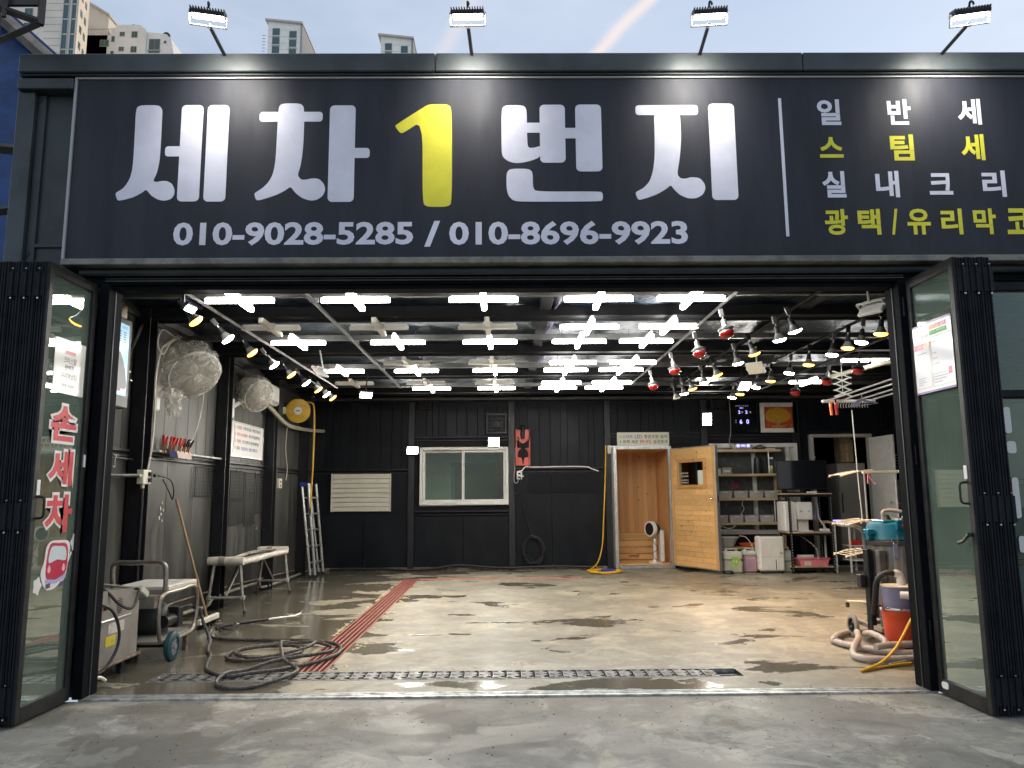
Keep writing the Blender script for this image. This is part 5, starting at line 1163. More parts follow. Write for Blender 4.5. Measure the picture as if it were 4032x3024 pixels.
# --- long braided hose and lance
M_hb2 = M_hoseb
def braid(i): return .0155+.0022*math.sin(i*1.9)
hp = [(-2.97, 1.82, .36), (-2.94, 1.9, .33), (-2.9, 1.9, .2), (-2.82, 1.86, .06), (-2.72, 1.55, .018), (-2.6, 1.3, .018), (-2.51, .99, .018), (-2.42, .75, .018), (-2.3, .6, .018), (-2.17, .49, .02), (-2.0, .56, .03), (-1.82, .72, .022),
      (-1.62, .95, .022), (-1.5, 1.25, .022), (-1.5, 1.5, .022), (-1.6, 1.78, .02), (-1.8, 1.92, .018), (-2.12, 1.93, .018), (-2.1, 1.7, .05), (-1.98, 1.3, .06), (-1.87, .98, .05), (-1.75, .82, .03), (-1.66, .62, .03), (-1.7, .38, .03), (-1.86, .16, .02),
      (-2.02, .12, .02), (-2.17, .27, .02), (-2.18, .5, .04), (-2.1, .7, .02), (-1.9, .95, .05), (-1.66, 1.15, .05), (-1.56, 1.4, .035), (-1.64, 1.65, .03), (-1.85, 1.78, .04), (-2.15, 1.78, .02), (-2.35, 1.68, .018), (-2.46, 1.45, .018), (-2.42, 1.2, .018), (-2.25, 1.07, .018),
      (-2.0, 1.07, .035), (-1.85, 1.2, .04), (-1.82, 1.4, .04), (-1.95, 1.58, .045), (-2.2, 1.66, .03), (-2.39, 1.5, .035), (-2.35, 1.22, .045), (-2.15, 1.14, .03), (-1.9, 1.24, .05), (-1.78, 1.5, .06), (-1.85, 1.84, .04), (-2.3, 2.02, .018), (-2.75, 2.08, .018), (-2.97, 2.25, .018), (-3.03, 2.42, .018), (-3.06, 2.53, .03)]
MB().tube(smoothpath(hp, 9), .0155, 7, rf=braid).build('pressure_hose', M_hb2, None, smooth=True, label='long black braided hose coiled loosely across the red drain grate', cat='hose')
M_lance = mat('pale steel lance', (.8, .79, .75), .25, .6)
t = thing('spray_lance', 'spray gun with black grip and chrome lance lying on wet concrete', 'spray lance', (-2.9, 2.9, 0))
MB().tube([(-3.06, 2.53, .03), (-3.03, 2.6, .035)], .014, 8).build('hose_fitting', M_chrome, t, smooth=True)
MB().tube(smoothpath([(-3.03, 2.58, .035), (-3.0, 2.66, .05), (-2.97, 2.74, .05), (-2.93, 2.83, .045)], 4), .026, 8, rf=lambda i: .02+.008*math.sin(i/3)).build('gun_body', M_black, t, smooth=True)
MB().tube(smoothpath([(-3.0, 2.68, .045), (-2.95, 2.6, .03), (-2.89, 2.62, .02), (-2.89, 2.7, .025), (-2.93, 2.78, .04)], 4), .008, 6).build('trigger_guard', M_black, t, smooth=True)
MB().cyl((-2.92, 2.85, .043), (-2.89, 2.9, .042), .011, n=8).build('swivel', M_chrome, t, smooth=True)
MB().tube([(-2.89, 2.9, .042), (-2.66, 3.16, .04)], .019, 10).build('fore_grip', M_black, t, smooth=True)
MB().tube(smoothpath([(-2.66, 3.16, .04), (-2.52, 3.32, .04), (-2.42, 3.42, .04), (-2.38, 3.49, .06)], 4), .0105, 8).build('lance_tube', M_lance, t, smooth=True)
MB().cyl((-2.38, 3.49, .06), (-2.365, 3.53, .075), .013, n=8).build('nozzle', M_black, t, smooth=True)

# ================================================================== BACK WALL THINGS
t = thing('louvre_panel', 'white slatted louvre panel fixed low on the back wall', 'louvre', (-2.76, 9.15, 1.1))
MB().box(-3.31, -2.2, 9.12, 9.175, 1.105, 1.815).build('back_box', M_panel, t)
for i in range(8):
    z = 1.11+i*.088; q = MB(); q.add([(-3.305, 9.118, z+.078), (-2.205, 9.118, z+.078), (-2.205, 9.085, z), (-3.305, 9.085, z), (-3.305, 9.12, z), (-2.205, 9.12, z)], [(0, 3, 2, 1), (3, 4, 5, 2), (0, 4, 3), (1, 2, 5)]); q.build('slat', M_panel, t)
for x in (-3.315, -2.195): MB().box(x-.008, x+.008, 9.08, 9.17, 1.1, 1.82, .002).build('side_strip', M_panel, t)
# window
t = thing('sliding_window', 'white framed two pane sliding window in the black back wall', 'window', (-.79, 9.15, 1.21))
WX0, WX1, WZ0, WZ1 = -1.635, .065, 1.215, 2.315
for a in ((WX0, WX1, WZ0, WZ0+.055), (WX0, WX1, WZ1-.055, WZ1), (WX0, WX0+.05, WZ0+.055, WZ1-.055), (WX1-.05, WX1, WZ0+.055, WZ1-.055)): MB().box(a[0], a[1], 9.08, 9.26, a[2], a[3], .004).build('frame', M_whitep, t)
for x0, x1, y in ((WX0+.045, -.78, 9.2), (-.83, WX1-.045, 9.15)):
    s = MB().box(x0, x0+.05, y, y+.03, WZ0+.05, WZ1-.05, .003).box(x1-.05, x1, y, y+.03, WZ0+.05, WZ1-.05, .003).box(x0+.05, x1-.05, y, y+.03, WZ0+.05, WZ0+.1, .003).box(x0+.05, x1-.05, y, y+.03, WZ1-.1, WZ1-.05, .003).build('sash', M_whitep, t)
    MB().box(x0+.045, x1-.045, y+.012, y+.018, WZ0+.095, WZ1-.095).build('pane', M_pane, s)
MB().box(-.8, -.785, 9.135, 9.15, 1.72, 1.78, .003).build('latch', M_alu, t)
# room behind the window
rm = thing('inner_room', 'dim olive room with a door seen through the white window', 'room', (-.8, 10.5, 0))
MB().box(-2.4, 1.2, 11.2, 11.25, 0, 2.8).build('far_wall', M_olive, rm); MB().box(-2.45, -2.4, 9.3, 11.25, 0, 2.8).build('side_wall', M_olive, rm); MB().box(1.2, 1.25, 9.3, 11.25, 0, 2.8).build('side_wall', M_olive, rm)
MB().box(-2.45, 1.25, 9.29, 11.25, 2.8, 2.85).build('room_ceiling', M_olive, rm)
for a in ((-1.17, -1.1, 0, 2.1), (-.05, .02, 0, 2.1), (-1.1, -.05, 2.03, 2.1)): MB().box(a[0], a[1], 11.15, 11.2, a[2], a[3], .003).build('door_frame', M_bin, rm)
MB().box(-1.1, -.05, 11.18, 11.195, 0, 2.03).build('door_panel', mat('pale olive door', (.26, .25, .16), .6), rm)
q = MB(); q.prism([(-.18+.3*i/24, 9.5+.03*math.sin(i*1.3)) for i in range(25)]+[(.12-.3*i/24, 9.53+.03*math.sin((24-i)*1.3)) for i in range(25)], 1.0, 2.5, 'xy'); q.build('curtain', M_curtain, rm)
# small grille opening
t = thing('wall_grille', 'square black fan grille in the upper back wall', 'grille', (-.16, 9.16, 2.58))
for a in ((-.36, .04, 2.93, 2.97), (-.36, .04, 2.575, 2.61), (-.36, -.325, 2.61, 2.93), (.005, .04, 2.61, 2.93)): MB().box(a[0], a[1], 9.13, 9.175, a[2], a[3], .004).build('frame', M_post, t)
MB().lathe([(.06, 0), (.06, .02), (.001, .02)], 16, (-.16, 9.17, 2.76), '-Y').build('hub', M_post, t)
for i in range(4): MB().box(-.32, 0, 9.155, 9.165, 2.65+i*.07, 2.66+i*.07).build('grille_bar', M_post, t)
for i in range(3): MB().box(-.25+i*.09, -.24+i*.09, 9.15, 9.156, 2.61, 2.93).build('grille_bar', M_post, t)
t = wgrid(0, .9, 2.35, 2.72, 'black wire grid high on the back wall left of the window', .05, .05, x=0)
t.location = (-2.45, 9.15, 2.35); t.rotation_euler = (0, 0, RAD(-90))
t = wgrid(0, 1.35, 1.45, 1.78, 'black wire grid on the back wall between hose coil and booth', .05, .03, x=0)
t.location = (1.12, 9.15, 1.45); t.rotation_euler = (0, 0, RAD(-90))
t = thing('wall_speaker', 'black speaker on the back wall near the ceiling, left of centre', 'speaker', (-1.54, 9.1, 3.04))
MB().box(-1.68, -1.4, 9.0, 9.14, 3.05, 3.26, .015).build('cabinet', M_black, t); MB().box(-1.665, -1.415, 8.994, 9.0, 3.065, 3.245, .002).build('grille_cloth', M_blackm, t)
t = thing('wall_speaker', 'black speaker on the back wall between lamps and clock board', 'speaker', (4.1, 9.1, 2.98))
MB().box(4.0, 4.28, 9.0, 9.14, 3.02, 3.2, .015).build('cabinet', M_black, t); MB().box(4.015, 4.265, 8.994, 9.0, 3.035, 3.185, .002).build('grille_cloth', M_blackm, t)
# red rack with polisher
t = thing('red_wall_rack', 'red orange plastic wall rack right of the white window', 'tool rack', (.35, 9.12, 1.95))
M_rr = mat('salmon red plastic', (.62, .11, .075), .4)
MB().box(.21, .49, 9.12, 9.15, 1.95, 2.65, .01).build('back_board', M_rr, t); MB().box(.21, .235, 9.05, 9.12, 1.95, 2.65, .006).build('side_flange', M_rr, t); MB().box(.465, .49, 9.05, 9.12, 1.95, 2.65, .006).build('side_flange', M_rr, t)
MB().prism(smooth2d([(.24, 2.3), (.46, 2.3), (.46, 2.44), (.4, 2.4), (.35, 2.38), (.3, 2.4), (.24, 2.44)], 3), 9.113, 9.12).build('cut_out', M_blackm, t)
MB().prism(smooth2d([(.25, 2.12), (.27, 2.24), (.35, 2.29), (.43, 2.24), (.45, 2.12), (.38, 2.1), (.36, 1.99), (.34, 1.99), (.32, 2.1)], 3), 9.113, 9.12).build('cut_out', M_blackm, t)
t = thing('power_polisher', 'dark power tool hanging by its cord on the red rack', 'power tool', (.35, 9.06, 2.5))
MB().tube(smoothpath([(.35, 9.08, 2.72), (.35, 9.05, 2.66), (.345, 9.05, 2.55), (.35, 9.06, 2.47)], 4), .04, 10, rf=lambda i: .03+.014*math.sin(i/4)).build('body', M_rubber, t, smooth=True)
MB().tube(smoothpath([(.28, 9.06, 2.65), (.3, 9.04, 2.72), (.36, 9.03, 2.735), (.42, 9.04, 2.7), (.48, 9.04, 2.6), (.46, 9.03, 2.4), (.38, 9.03, 2.2), (.3, 9.04, 2.3), (.26, 9.04, 2.5), (.22, 9.05, 2.4)], 4), .007, 5).build('cord', M_rubber, t, smooth=True)
t = thing('socket_box', 'white double socket on the back wall below the red rack', 'socket box', (.28, 9.15, 1.68))
MB().box(.225, .33, 9.12, 9.17, 1.69, 1.85, .006).build('box', M_white, t)
for z in (1.73, 1.8): MB().box(.255, .3, 9.116, 9.12, z-.015, z+.015).build('outlet', M_blackm, t)
MB().box(.3, .36, 9.08, 9.12, 1.735, 1.765, .005).build('plug', M_white, t)
cable('white_wall_cable', [(.27, 9.13, 1.85), (.33, 9.14, 1.86), (.4, 9.14, 1.93), (.6, 9.14, 1.925), (1.1, 9.14, 1.93), (1.55, 9.14, 1.925), (1.66, 9.13, 1.89), (1.8, 9.13, 1.84)], .013, M_white, 'white cable running level along the back wall from the socket')
cable('grey_wall_cable', [(.2, 9.1, 2.3), (.19, 9.1, 1.9), (.17, 9.1, 1.7), (.2, 9.1, 1.62), (.25, 9.1, 1.65), (.25, 9.11, 1.75)], .008, M_bin, 'grey cable hanging in a loop under the red rack')
cable('power_cable', [(.3, 9.1, 1.72), (.29, 9.08, 1.5), (.22, 9.08, 1.4), (.17, 9.08, 1.5), (.16, 9.09, 1.65)], .01, M_rubber, 'black cord loop hanging beside the back wall socket', cat='cord')
pts = [(.33, 9.1, 1.25), (.42, 9.1, .9), (.52, 9.1, .62)]
for k in range(46):
    a = RAD(100-k*38); rr = .2+.02*math.sin(k*1.7); pts.append((.53+rr*.95*math.cos(a)+.015*math.sin(k*.9), 9.1-.012*(k % 4), .36+(rr+.03)*math.sin(a)*1.1))
pts += [(.6, 9.09, .1), (.74, 9.08, .05)]
MB().tube(smoothpath(pts, 4), .0125, 6).build('black_hose_coil', M_rubber, None, smooth=True, label='black hose hanging in a coil on the back wall', cat='hose')
cable('floor_cable', [(-3.3, 9.05, .03), (-2.4, 9.04, .04), (-1.9, 9.0, .02), (-1.4, 9.05, .03), (-.9, 9.08, .09), (-.3, 9.06, .05), (.1, 9.02, .04), (.9, 9.06, .06), (1.7, 9.03, .04)], .025, M_rubber, 'thick black cable lying along the foot of the back wall')
cable('ceiling_cable', [(-1.7, 9.05, 3.27), (-1.3, 9.05, 3.3), (-1.0, 9.0, 3.2), (-.6, 9.0, 3.22), (-.1, 9.0, 3.3), (.15, 9.04, 3.27), (.2, 9.06, 3.1), (.2, 9.08, 2.7)], .018, M_rubber, 'black cable sagging along the top of the back wall')
# yellow hose at booth
yp = [(1.95, 9.1, 2.33), (1.93, 9.08, 1.9), (1.9, 9.05, 1.4), (1.86, 9.0, .9), (1.82, 8.95, .45), (1.72, 8.85, .15), (1.55, 8.65, .03)]
for k in range(40):
    a = RAD(150+k*33); yp.append((1.79+.3*math.cos(a)+.03*math.sin(k*2.2), 8.42+.27*math.sin(a)+.03*math.cos(k*1.3), .018+.004*(k % 6)))
MB().tube(smoothpath(yp, 4), .012, 6).build('yellow_air_hose', M_yellow, None, smooth=True, label='yellow hose hanging beside the wooden booth and coiled on the floor', cat='hose')
MB().tube([(1.7, 8.25, .055), (1.83, 8.22, .06), (1.95, 8.27, .055)], .028, 7).build('blue_connector', M_blue, None, smooth=True, label='blue connector lying in the coil of yellow hose', cat='connector')
MB().box(1.985, 2.05, 9.1, 9.13, 2.17, 2.33, .008).build('light_switch', M_cream, None, label='cream switch box on the post beside the wooden booth', cat='switch')

# ================================================================== WOODEN BOOTH
t = thing('wooden_booth', 'pine lined booth in a white metal door frame, standing open', 'booth', (2.65, 9.4, 0))
bx0, bx1, bz1 = 2.16, 3.14, 2.24
for a in ((2.085, 2.155, .0, 2.31), (3.145, 3.215, 0, 2.31)): MB().box(a[0], a[1], 9.1, 9.24, a[2], a[3], .006).build('door_frame', M_alu, t)
MB().box(2.156, 3.144, 9.1, 9.24, 2.25, 2.31, .006).build('door_frame', M_alu, t); MB().box(2.156, 3.144, 9.08, 9.24, .0, .06, .006).build('door_sill', M_alu, t)
MB().box(2.1, 3.26, 9.235, 10.75, .02, .075).build('booth_floor', M_pinex, t)
x = 2.1
while x < 3.2:
    w_ = .1; MB().box(x+.001, x+w_-.001, 10.6, 10.64, .08, 2.3, .003).build('back_board', M_pinez, t); x += w_
y = 9.25
while y < 10.58:
    for X in (2.09, 3.2): MB().box(X, X+.03, y+.001, y+.099, .08, 2.3, .003).build('side_board', M_pinez, t)
    y += .1
for i in range(10): MB().box(2.12+.107*i+.001, 2.12+.107*(i+1)-.001, 9.25, 10.58, 2.25, 2.28, .003).build('ceiling_board', M_pinex, t)
for z0, z1, y in ((.085, .2, 10.15), (.205, .33, 10.15), (.335, .46, 10.17), (.465, .58, 10.19)): MB().box(2.125, 3.195, y, y+.03, z0, z1-.004, .004).build('bench_board', M_pinex, t)
for i in range(4): MB().box(2.125, 3.195, 10.2+i*.1, 10.297+i*.1, .58, .605, .004).build('bench_top_board', M_pinex, t)
MB().tube([(2.5, 10.14, .15), (2.52, 10.12, .16), (2.68, 10.12, .16), (2.7, 10.14, .15)], .008, 5).build('drawer_handle', M_black, t)
MB().box(2.08, 2.3, 10.55, 10.6, 2.1, 2.2, .005).build('light_box', M_cream, t)
# open door
hx, hy, fx, fy = 3.2, 9.08, 3.74, 7.92
d = V((fx-hx, fy-hy, 0)); Ld = d.length; Md = Matrix.Translation((hx, hy, 0)) @ Matrix.Rotation(math.atan2(d.y, d.x), 4, 'Z')
dt = thing('booth_door', 'open pine clad door with a small window and steel edge', 'door', (hx, hy, .07), None)
def b_(n_, m_, fn, p=None, **k): q = MB(); q.M = Md; fn(q); return q.build(n_, m_, p or dt, **k)
# local: x along leaf, face towards camera is -y side after rotation? thickness on +y
TH = .045
b_('steel_back', M_alu, lambda q: q.box(0, Ld, .012, TH, .07, 2.24, .003)) if False else None
wz0, wz1, wx0, wx1 = 1.545, 1.98, .27, .98
for a in ((0, Ld, .07, wz0), (0, Ld, wz1, 2.24), (0, wx0, wz0, wz1), (wx1, Ld, wz0, wz1)): b_('door_core', M_alu, lambda q: q.box(a[0], a[1], .0, .035, a[2], a[3]))
b_('edge_strip', M_alu, lambda q: q.box(Ld-.004, Ld+.012, -.025, .045, .065, 2.245, .003)); b_('edge_strip', M_alu, lambda q: q.box(0, Ld, -.025, .04, .055, .069, .002)); b_('edge_strip', M_alu, lambda q: q.box(0, Ld, -.025, .04, 2.241, 2.255, .002))
SG = -1
for a in ((0.005, .075), (Ld-.08, Ld-.008)): b_('stile_board', M_pinez, lambda q: q.box(a[0], a[1], -.022, -.001, .07, 2.24, .003))
z = .072
while z < 2.235:
    z2 = min(z+.093, 2.238)
    if z2 <= wz0+.02 or z >= wz1-.02: segs = [(.078, Ld-.083)]
    else: segs = [(.078, wx0-.002), (wx1+.002, Ld-.083)]
    for s0, s1 in segs:
        if s1-s0 > .8:
            c = random.uniform(s0+.3, s1-.3); segs2 = [(s0, c-.001), (c+.001, s1)]
        else: segs2 = [(s0, s1)]
        for u0_, u1_ in segs2: b_('plank', M_pinex, lambda q: q.box(u0_, u1_, -.018, -.001, z, z2-.002, .002))
    z = z2
for a in ((wx0-.055, wx1+.055, wz0-.05, wz0+.01), (wx0-.055, wx1+.055, wz1-.01, wz1+.05), (wx0-.055, wx0+.01, wz0+.01, wz1-.01), (wx1-.01, wx1+.055, wz0+.01, wz1-.01)): b_('window_trim', M_trim, lambda q: q.box(a[0], a[1], -.045, -.019, a[2], a[3], .006))
b_('window_pane', M_pane, lambda q: q.box(wx0, wx1, .01, .015, wz0, wz1))
b_('white_card', mat('pale green card', (.62, .7, .58), .5), lambda q: q.box(wx0+.5, wx1-.01, .004, .008, wz0, wz0+.27))
q = b_('knob', M_chrome, lambda q: q.cyl((Ld-.075, -.02, 1.30), (Ld-.075, -.055, 1.30), .012, n=10).sphere((Ld-.075, -.075, 1.30), .028, 12, 8), smooth=True)
b_('latch_plate', M_black, lambda q: q.box(Ld+.0125, Ld+.015, 0, .02, 1.24, 1.36))
xl = d.normalized()
def dtxt(b, u, z, w_, h): text(b, V((hx, hy, 0))+xl*u+V((0, 0, z))+V((xl.y, -xl.x, 0))*(-.005), xl, UZ, w_, h, M_panel, dt, off=.03)
nrm = Md.to_3x3() @ V((0, -1, 0))
def dtxt(b, u, z, w_, h): text(b, Md @ V((u+w_, .002, z)), (Md.to_3x3() @ V((-1, 0, 0))), UZ, w_, h, M_panel, dt, off=.03)
dtxt('고객, 대기실', wx0+.01, 1.755, .22, .035); dtxt('테리어 실내광택', wx0+.01, 1.7, .22, .035); dtxt('010-9028-5285', wx0+.01, 1.63, .22, .028); dtxt('010-8696-9923', wx0+.01, 1.585, .22, .028)
for x in (2.2, 3.0): pass
# sign above the booth
t = thing('led_light_sign', 'small white board with two printed lines above the wooden booth', 'sign', (2.68, 9.14, 2.32))
MB().box(2.175, 3.185, 9.12, 9.135, 2.325, 2.58, .002).build('board', mat('cream sign board', (.66, .66, .54), .45), t)
def sl(segs, z, h=.07):
    for b, x0, x1, m in segs: text(b, (x0, 9.118, z), RX, UZ, x1-x0, h, m, t, off=.012)
M_inkv = mat('violet blue print', (.12, .1, .4), .5)
sl([('★', 2.215, 2.255, M_inkk)], 2.475, .04); sl([('스마트', 2.28, 2.485, M_inkv), ('LED', 2.52, 2.665, M_inkv), ('항균조명', 2.7, 2.975, M_inkk), ('설치', 3.01, 3.145, M_inkk)], 2.46)
sl([('★', 2.22, 2.26, M_inkk)], 2.38, .04); sl([('유해', 2.285, 2.415, M_inkk), ('세균', 2.45, 2.58, M_inkk), ('99.9%', 2.61, 2.84, M_inkr), ('살균효과', 2.875, 3.155, M_inkk)], 2.363)
# circulator fan in the booth
t = thing('floor_fan', 'white and black air circulator on a stand in the booth doorway', 'fan', (2.9, 8.95+.3, .06))
Y_ = 9.45
MB().lathe([(.12, 0), (.115, .015), (.05, .035), (.035, .08), (.03, .4), (.04, .46), (.001, .47)], 22, (2.9, Y_, .075)).build('stand', M_white, t, smooth=True)
q = MB(); q.M = Matrix.Translation((2.87, Y_, .72)) @ Matrix.Rotation(RAD(-60), 4, 'Z'); q.lathe([(.001, -.12), (.09, -.11), (.13, -.04), (.14, .02), (.135, .07)], 26, (0, 0, 0), '-Y', cap=False); q.build('fan_shell', M_black, t, smooth=True)
q = MB(); q.M = Matrix.Translation((2.87, Y_, .72)) @ Matrix.Rotation(RAD(-60), 4, 'Z'); q.lathe([(.136, .0), (.15, .01), (.15, .08), (.135, .09), (.12, .085)], 26, (0, 0, 0), '-Y', cap=False); q.build('front_ring', M_white, t, smooth=True)
q = MB(); q.M = Matrix.Translation((2.87, Y_, .72)) @ Matrix.Rotation(RAD(-60), 4, 'Z'); q.lathe([(.13, .07), (.08, .085), (.001, .09)], 26, (0, 0, 0), '-Y', cap=False); q.build('front_grille', M_blackm, t, smooth=True)
MB().tube(smoothpath([(2.9, Y_-.05, .66), (2.86, Y_-.06, .5), (2.95, Y_-.06, .35), (2.84, Y_-.07, .25), (2.94, Y_-.08, .1)], 4), .005, 5).build('cord', M_black, t, smooth=True)
MB().box(3.0, 3.08, 9.4, 9.6, .1, .7, .01).build('panel_heater', M_white, None, label='slim white panel standing behind the air circulator', cat='heater')
# ================================================================== BACK RIGHT
t = thing('large_window', 'white framed window covered with grey film behind the oak shelves', 'window', (4.8, 9.15, .6))
for a in ((3.97, 5.66, 2.27, 2.35), (3.97, 5.66, .62, .7), (3.97, 4.03, .7, 2.27), (5.6, 5.66, .7, 2.27), (5.44, 5.5, .7, 2.27), (4.78, 4.84, .7, 2.27)): MB().box(a[0], a[1], 9.1, 9.24, a[2], a[3], .004).build('frame', M_whitep, t)
for a, b in ((4.035, 4.775), (4.845, 5.435)): MB().box(a, b, 9.16, 9.17, .705, 2.265).build('filmed_pane', mat('grey crinkled film', (.07, .075, .075), .35, col2=(.16, .16, .15), th=(.5, .7), scale=7, bump=.5, bscale=18) if a < 4.5 else MATS['grey crinkled film'], t)
MB().box(5.505, 5.595, 9.16, 9.17, .705, 2.265).build('pane', M_olive, t)
for x in (4.38, 4.45): MB().box(x, x+.05, 9.15, 9.158, 1.5, 1.58).build('red_sticker', M_red, t)
# shelf unit
t = thing('oak_shelf_unit', 'pale oak shelf unit holding grey storage boxes', 'shelf unit', (4.6, 8.9, 0))
for z, x1, th_ in ((2.19, 5.2, .045), (1.735, 5.18, .045), (1.285, 5.22, .045), (.835, 5.22, .045), (.385, 5.24, .045)):
    MB().box(3.86, x1, 8.72, 9.05, z-th_/2, z+th_/2, .004).build('shelf', M_shelf, t)
for x, z0, z1 in ((5.14, 1.31, 1.71), (5.18, .41, .81), (3.87, .0, 2.16)): MB().box(x, x+.04, 8.74, 9.03, z0, z1, .003).build('side_board', M_shelf, t)
for x, z0, z1 in ((4.98, 1.76, 2.165), (5.05, .86, 1.26), (5.14, .86, 1.26)): MB().cyl((x, 8.78, z0), (x, 8.78, z1), .012, n=8).build('metal_post', M_alu, t, smooth=True)
for x in (3.9, 5.2): MB().box(x-.015, x+.015, 8.74, 8.77, 0, .36, .002).build('leg', M_black, t)
gb = 'grey storage boxes on the oak shelves'
def bin_(x0, x1, z, lab):
    t = thing('storage_box', lab, 'box', ((x0+x1)/2, 8.8, z), gb)
    MB().prism([(x0+.012, z), (x1-.012, z), (x1, z+.12), (x0, z+.12)], 8.7, 8.98).build('box_body', M_bin, t)
    MB().box(x0-.003, x1+.003, 8.692, 8.99, z+.12, z+.132, .003).build('rim', M_bin, t)
    MB().box((x0+x1)/2-.045, (x0+x1)/2+.045, 8.68, 8.692, z+.1, z+.115, .003).build('handle', M_white, t)
for i in range(4):
    w4 = ['partly hidden by the door', 'second from the left', 'third from the left', 'rightmost one']
    bin_(3.98+.29*i, 4.24+.29*i, 1.309, 'grey storage box on the shelf above, %s' % w4[i])
    bin_(3.88+.285*i, 4.14+.285*i, .859, 'grey storage box on the lower shelf, %s' % w4[i])
for x0, x1, h, m, lab in ((3.9, 4.06, .1, M_cream, 'small cream box on the top oak shelf beside the door'), (4.08, 4.26, .12, M_bin, 'taupe box on the second oak shelf near the door')):
    t = thing('carton', lab, 'box', ((x0+x1)/2, 8.8, 1.757)); MB().box(x0, x1, 8.74, 8.88, 1.758, 1.758+h, .004).build('carton_body', m, t); MB().box(x0+.03, x1-.03, 8.736, 8.74, 1.79, 1.83).build('label', M_paper, t)
t = thing('electric_kettle', 'tall black water boiler on the second oak shelf', 'kettle', (4.82, 8.85, 1.758))
MB().lathe([(.085, 0), (.09, .02), (.075, .26), (.07, .3), (.04, .315), (.001, .32)], 20, (4.8, 8.86, 1.758)).build('body', M_black, t, smooth=True); MB().tube(smoothpath([(4.88, 8.86, 2.0), (4.93, 8.86, 1.98), (4.93, 8.86, 1.85), (4.88, 8.86, 1.83)], 4), .01, 6).build('handle', M_black, t, smooth=True)
t = thing('spray_bottle', 'clear bottle half full of yellow liquid beside the black boiler', 'bottle', (5.04, 8.85, 1.758))
MB().lathe([(.04, 0), (.042, .15), (.001, .151)], 16, (5.05, 8.84, 1.76)).build('liquid', mat('yellow liquid', (.5, .42, .05), .2), t, smooth=True); MB().lathe([(.045, 0), (.047, .18), (.03, .24), (.015, .27)], 16, (5.05, 8.84, 1.759), cap=False).build('bottle_wall', M_pane, t, smooth=True); MB().box(5.02, 5.08, 8.82, 8.86, 2.03, 2.07, .005).build('spray_head', M_white, t)
t = thing('radio', 'small silver stereo with blue lights on top of the oak shelves', 'radio', (4.5, 8.8, 2.213))
MB().box(4.34, 4.66, 8.74, 8.92, 2.214, 2.325, .006).build('case', M_alu, t)
for a, b in ((4.37, 4.44), (4.56, 4.63)): MB().lathe([(.03, 0), (.03, .006), (.001, .006)], 16, ((a+b)/2, 8.74, 2.285), '-Y').build('dial', M_ledblue, t)
MB().box(4.46, 4.54, 8.735, 8.739, 2.27, 2.3).build('display', M_ledblue, t)
for i in range(6): MB().box(4.37+i*.045, 4.39+i*.045, 8.734, 8.7395, 2.228, 2.24).build('button', M_blackm, t)
cable('shelf_cables', [(4.7, 8.85, 2.23), (4.78, 8.8, 2.27), (4.86, 8.85, 2.29), (4.95, 8.82, 2.25), (5.02, 8.85, 2.22), (4.88, 8.85, 2.23), (4.76, 8.9, 2.24)], .012, M_rubber, 'bunch of black cables beside the stereo on the shelves')
MB().box(4.95, 5.12, 8.78, 8.88, 2.213, 2.235, .004).build('power_strip', M_white, None, label='white power strip on top of the oak shelves', cat='power strip')
cable('shelf_cable', [(4.52, 8.98, 1.26), (4.5, 8.98, 1.18), (4.53, 8.98, 1.1), (4.46, 8.98, .98), (4.46, 8.98, .87)], .006, M_white, 'white cord hanging behind the lower storage boxes', cat='cord')
# clock board and picture
t = thing('clock_board', 'black glass calendar clock with blue digits on the back wall', 'clock', (4.66, 9.14, 2.57))
MB().box(4.4, 4.92, 9.11, 9.17, 2.57, 3.17, .004).build('board', M_gloss, t)
def ct(b, x, z, w_, h, m): text(b, (x, 9.107, z), RX, UZ, w_, h, m, t, 'digit', off=.02)
M_grey = mat('dim white print', (.4, .4, .42), .5, emit=(.3, .3, .33), es=.35)
for i in range(7): ct('일월화수목금토'[i], 4.5+i*.038, 3.07, .022, .025, M_grey)
ct('2021', 4.58, 3.03, .07, .02, M_ledblue); ct('2', 4.55, 2.93, .04, .06, M_ledblue); ct('월', 4.61, 2.94, .03, .035, M_grey); ct('2', 4.69, 2.93, .04, .06, M_ledblue); ct('일', 4.77, 2.94, .03, .035, M_grey)
ct('6', 4.57, 2.73, .05, .085, M_ledblue); ct('0', 4.7, 2.73, .05, .085, M_ledblue); ct('AM', 4.48, 2.79, .03, .015, M_grey); ct('PM', 4.48, 2.75, .03, .015, M_grey)
cable('wall_cable', [(4.38, 9.1, 3.2), (4.39, 9.1, 2.9), (4.38, 9.1, 2.55), (4.34, 9.08, 2.4), (4.34, 8.95, 2.25)], .007, mat('pinkish cord', (.4, .3, .28), .5), 'pinkish cord running down beside the clock board', cat='cord')
t = thing('framed_picture', 'white framed picture of a golden tree on red', 'picture', (5.33, 9.14, 2.56))
for a in ((4.985, 5.69, 3.06, 3.14), (4.985, 5.69, 2.56, 2.64), (4.985, 5.06, 2.64, 3.06), (5.615, 5.69, 2.64, 3.06)): MB().box(a[0], a[1], 9.11, 9.16, a[2], a[3], .005).build('frame', M_whitep, t)
MB().box(5.06, 5.615, 9.14, 9.145, 2.64, 3.06).build('picture_ground', mat('red picture ground', (.42, .035, .02), .4, col2=(.5, .2, .03), th=(.5, .7), scale=16), t)
gold = mat('golden leaves', (.6, .34, .03), .4, col2=(.38, .17, .01), th=(.4, .6), scale=55)
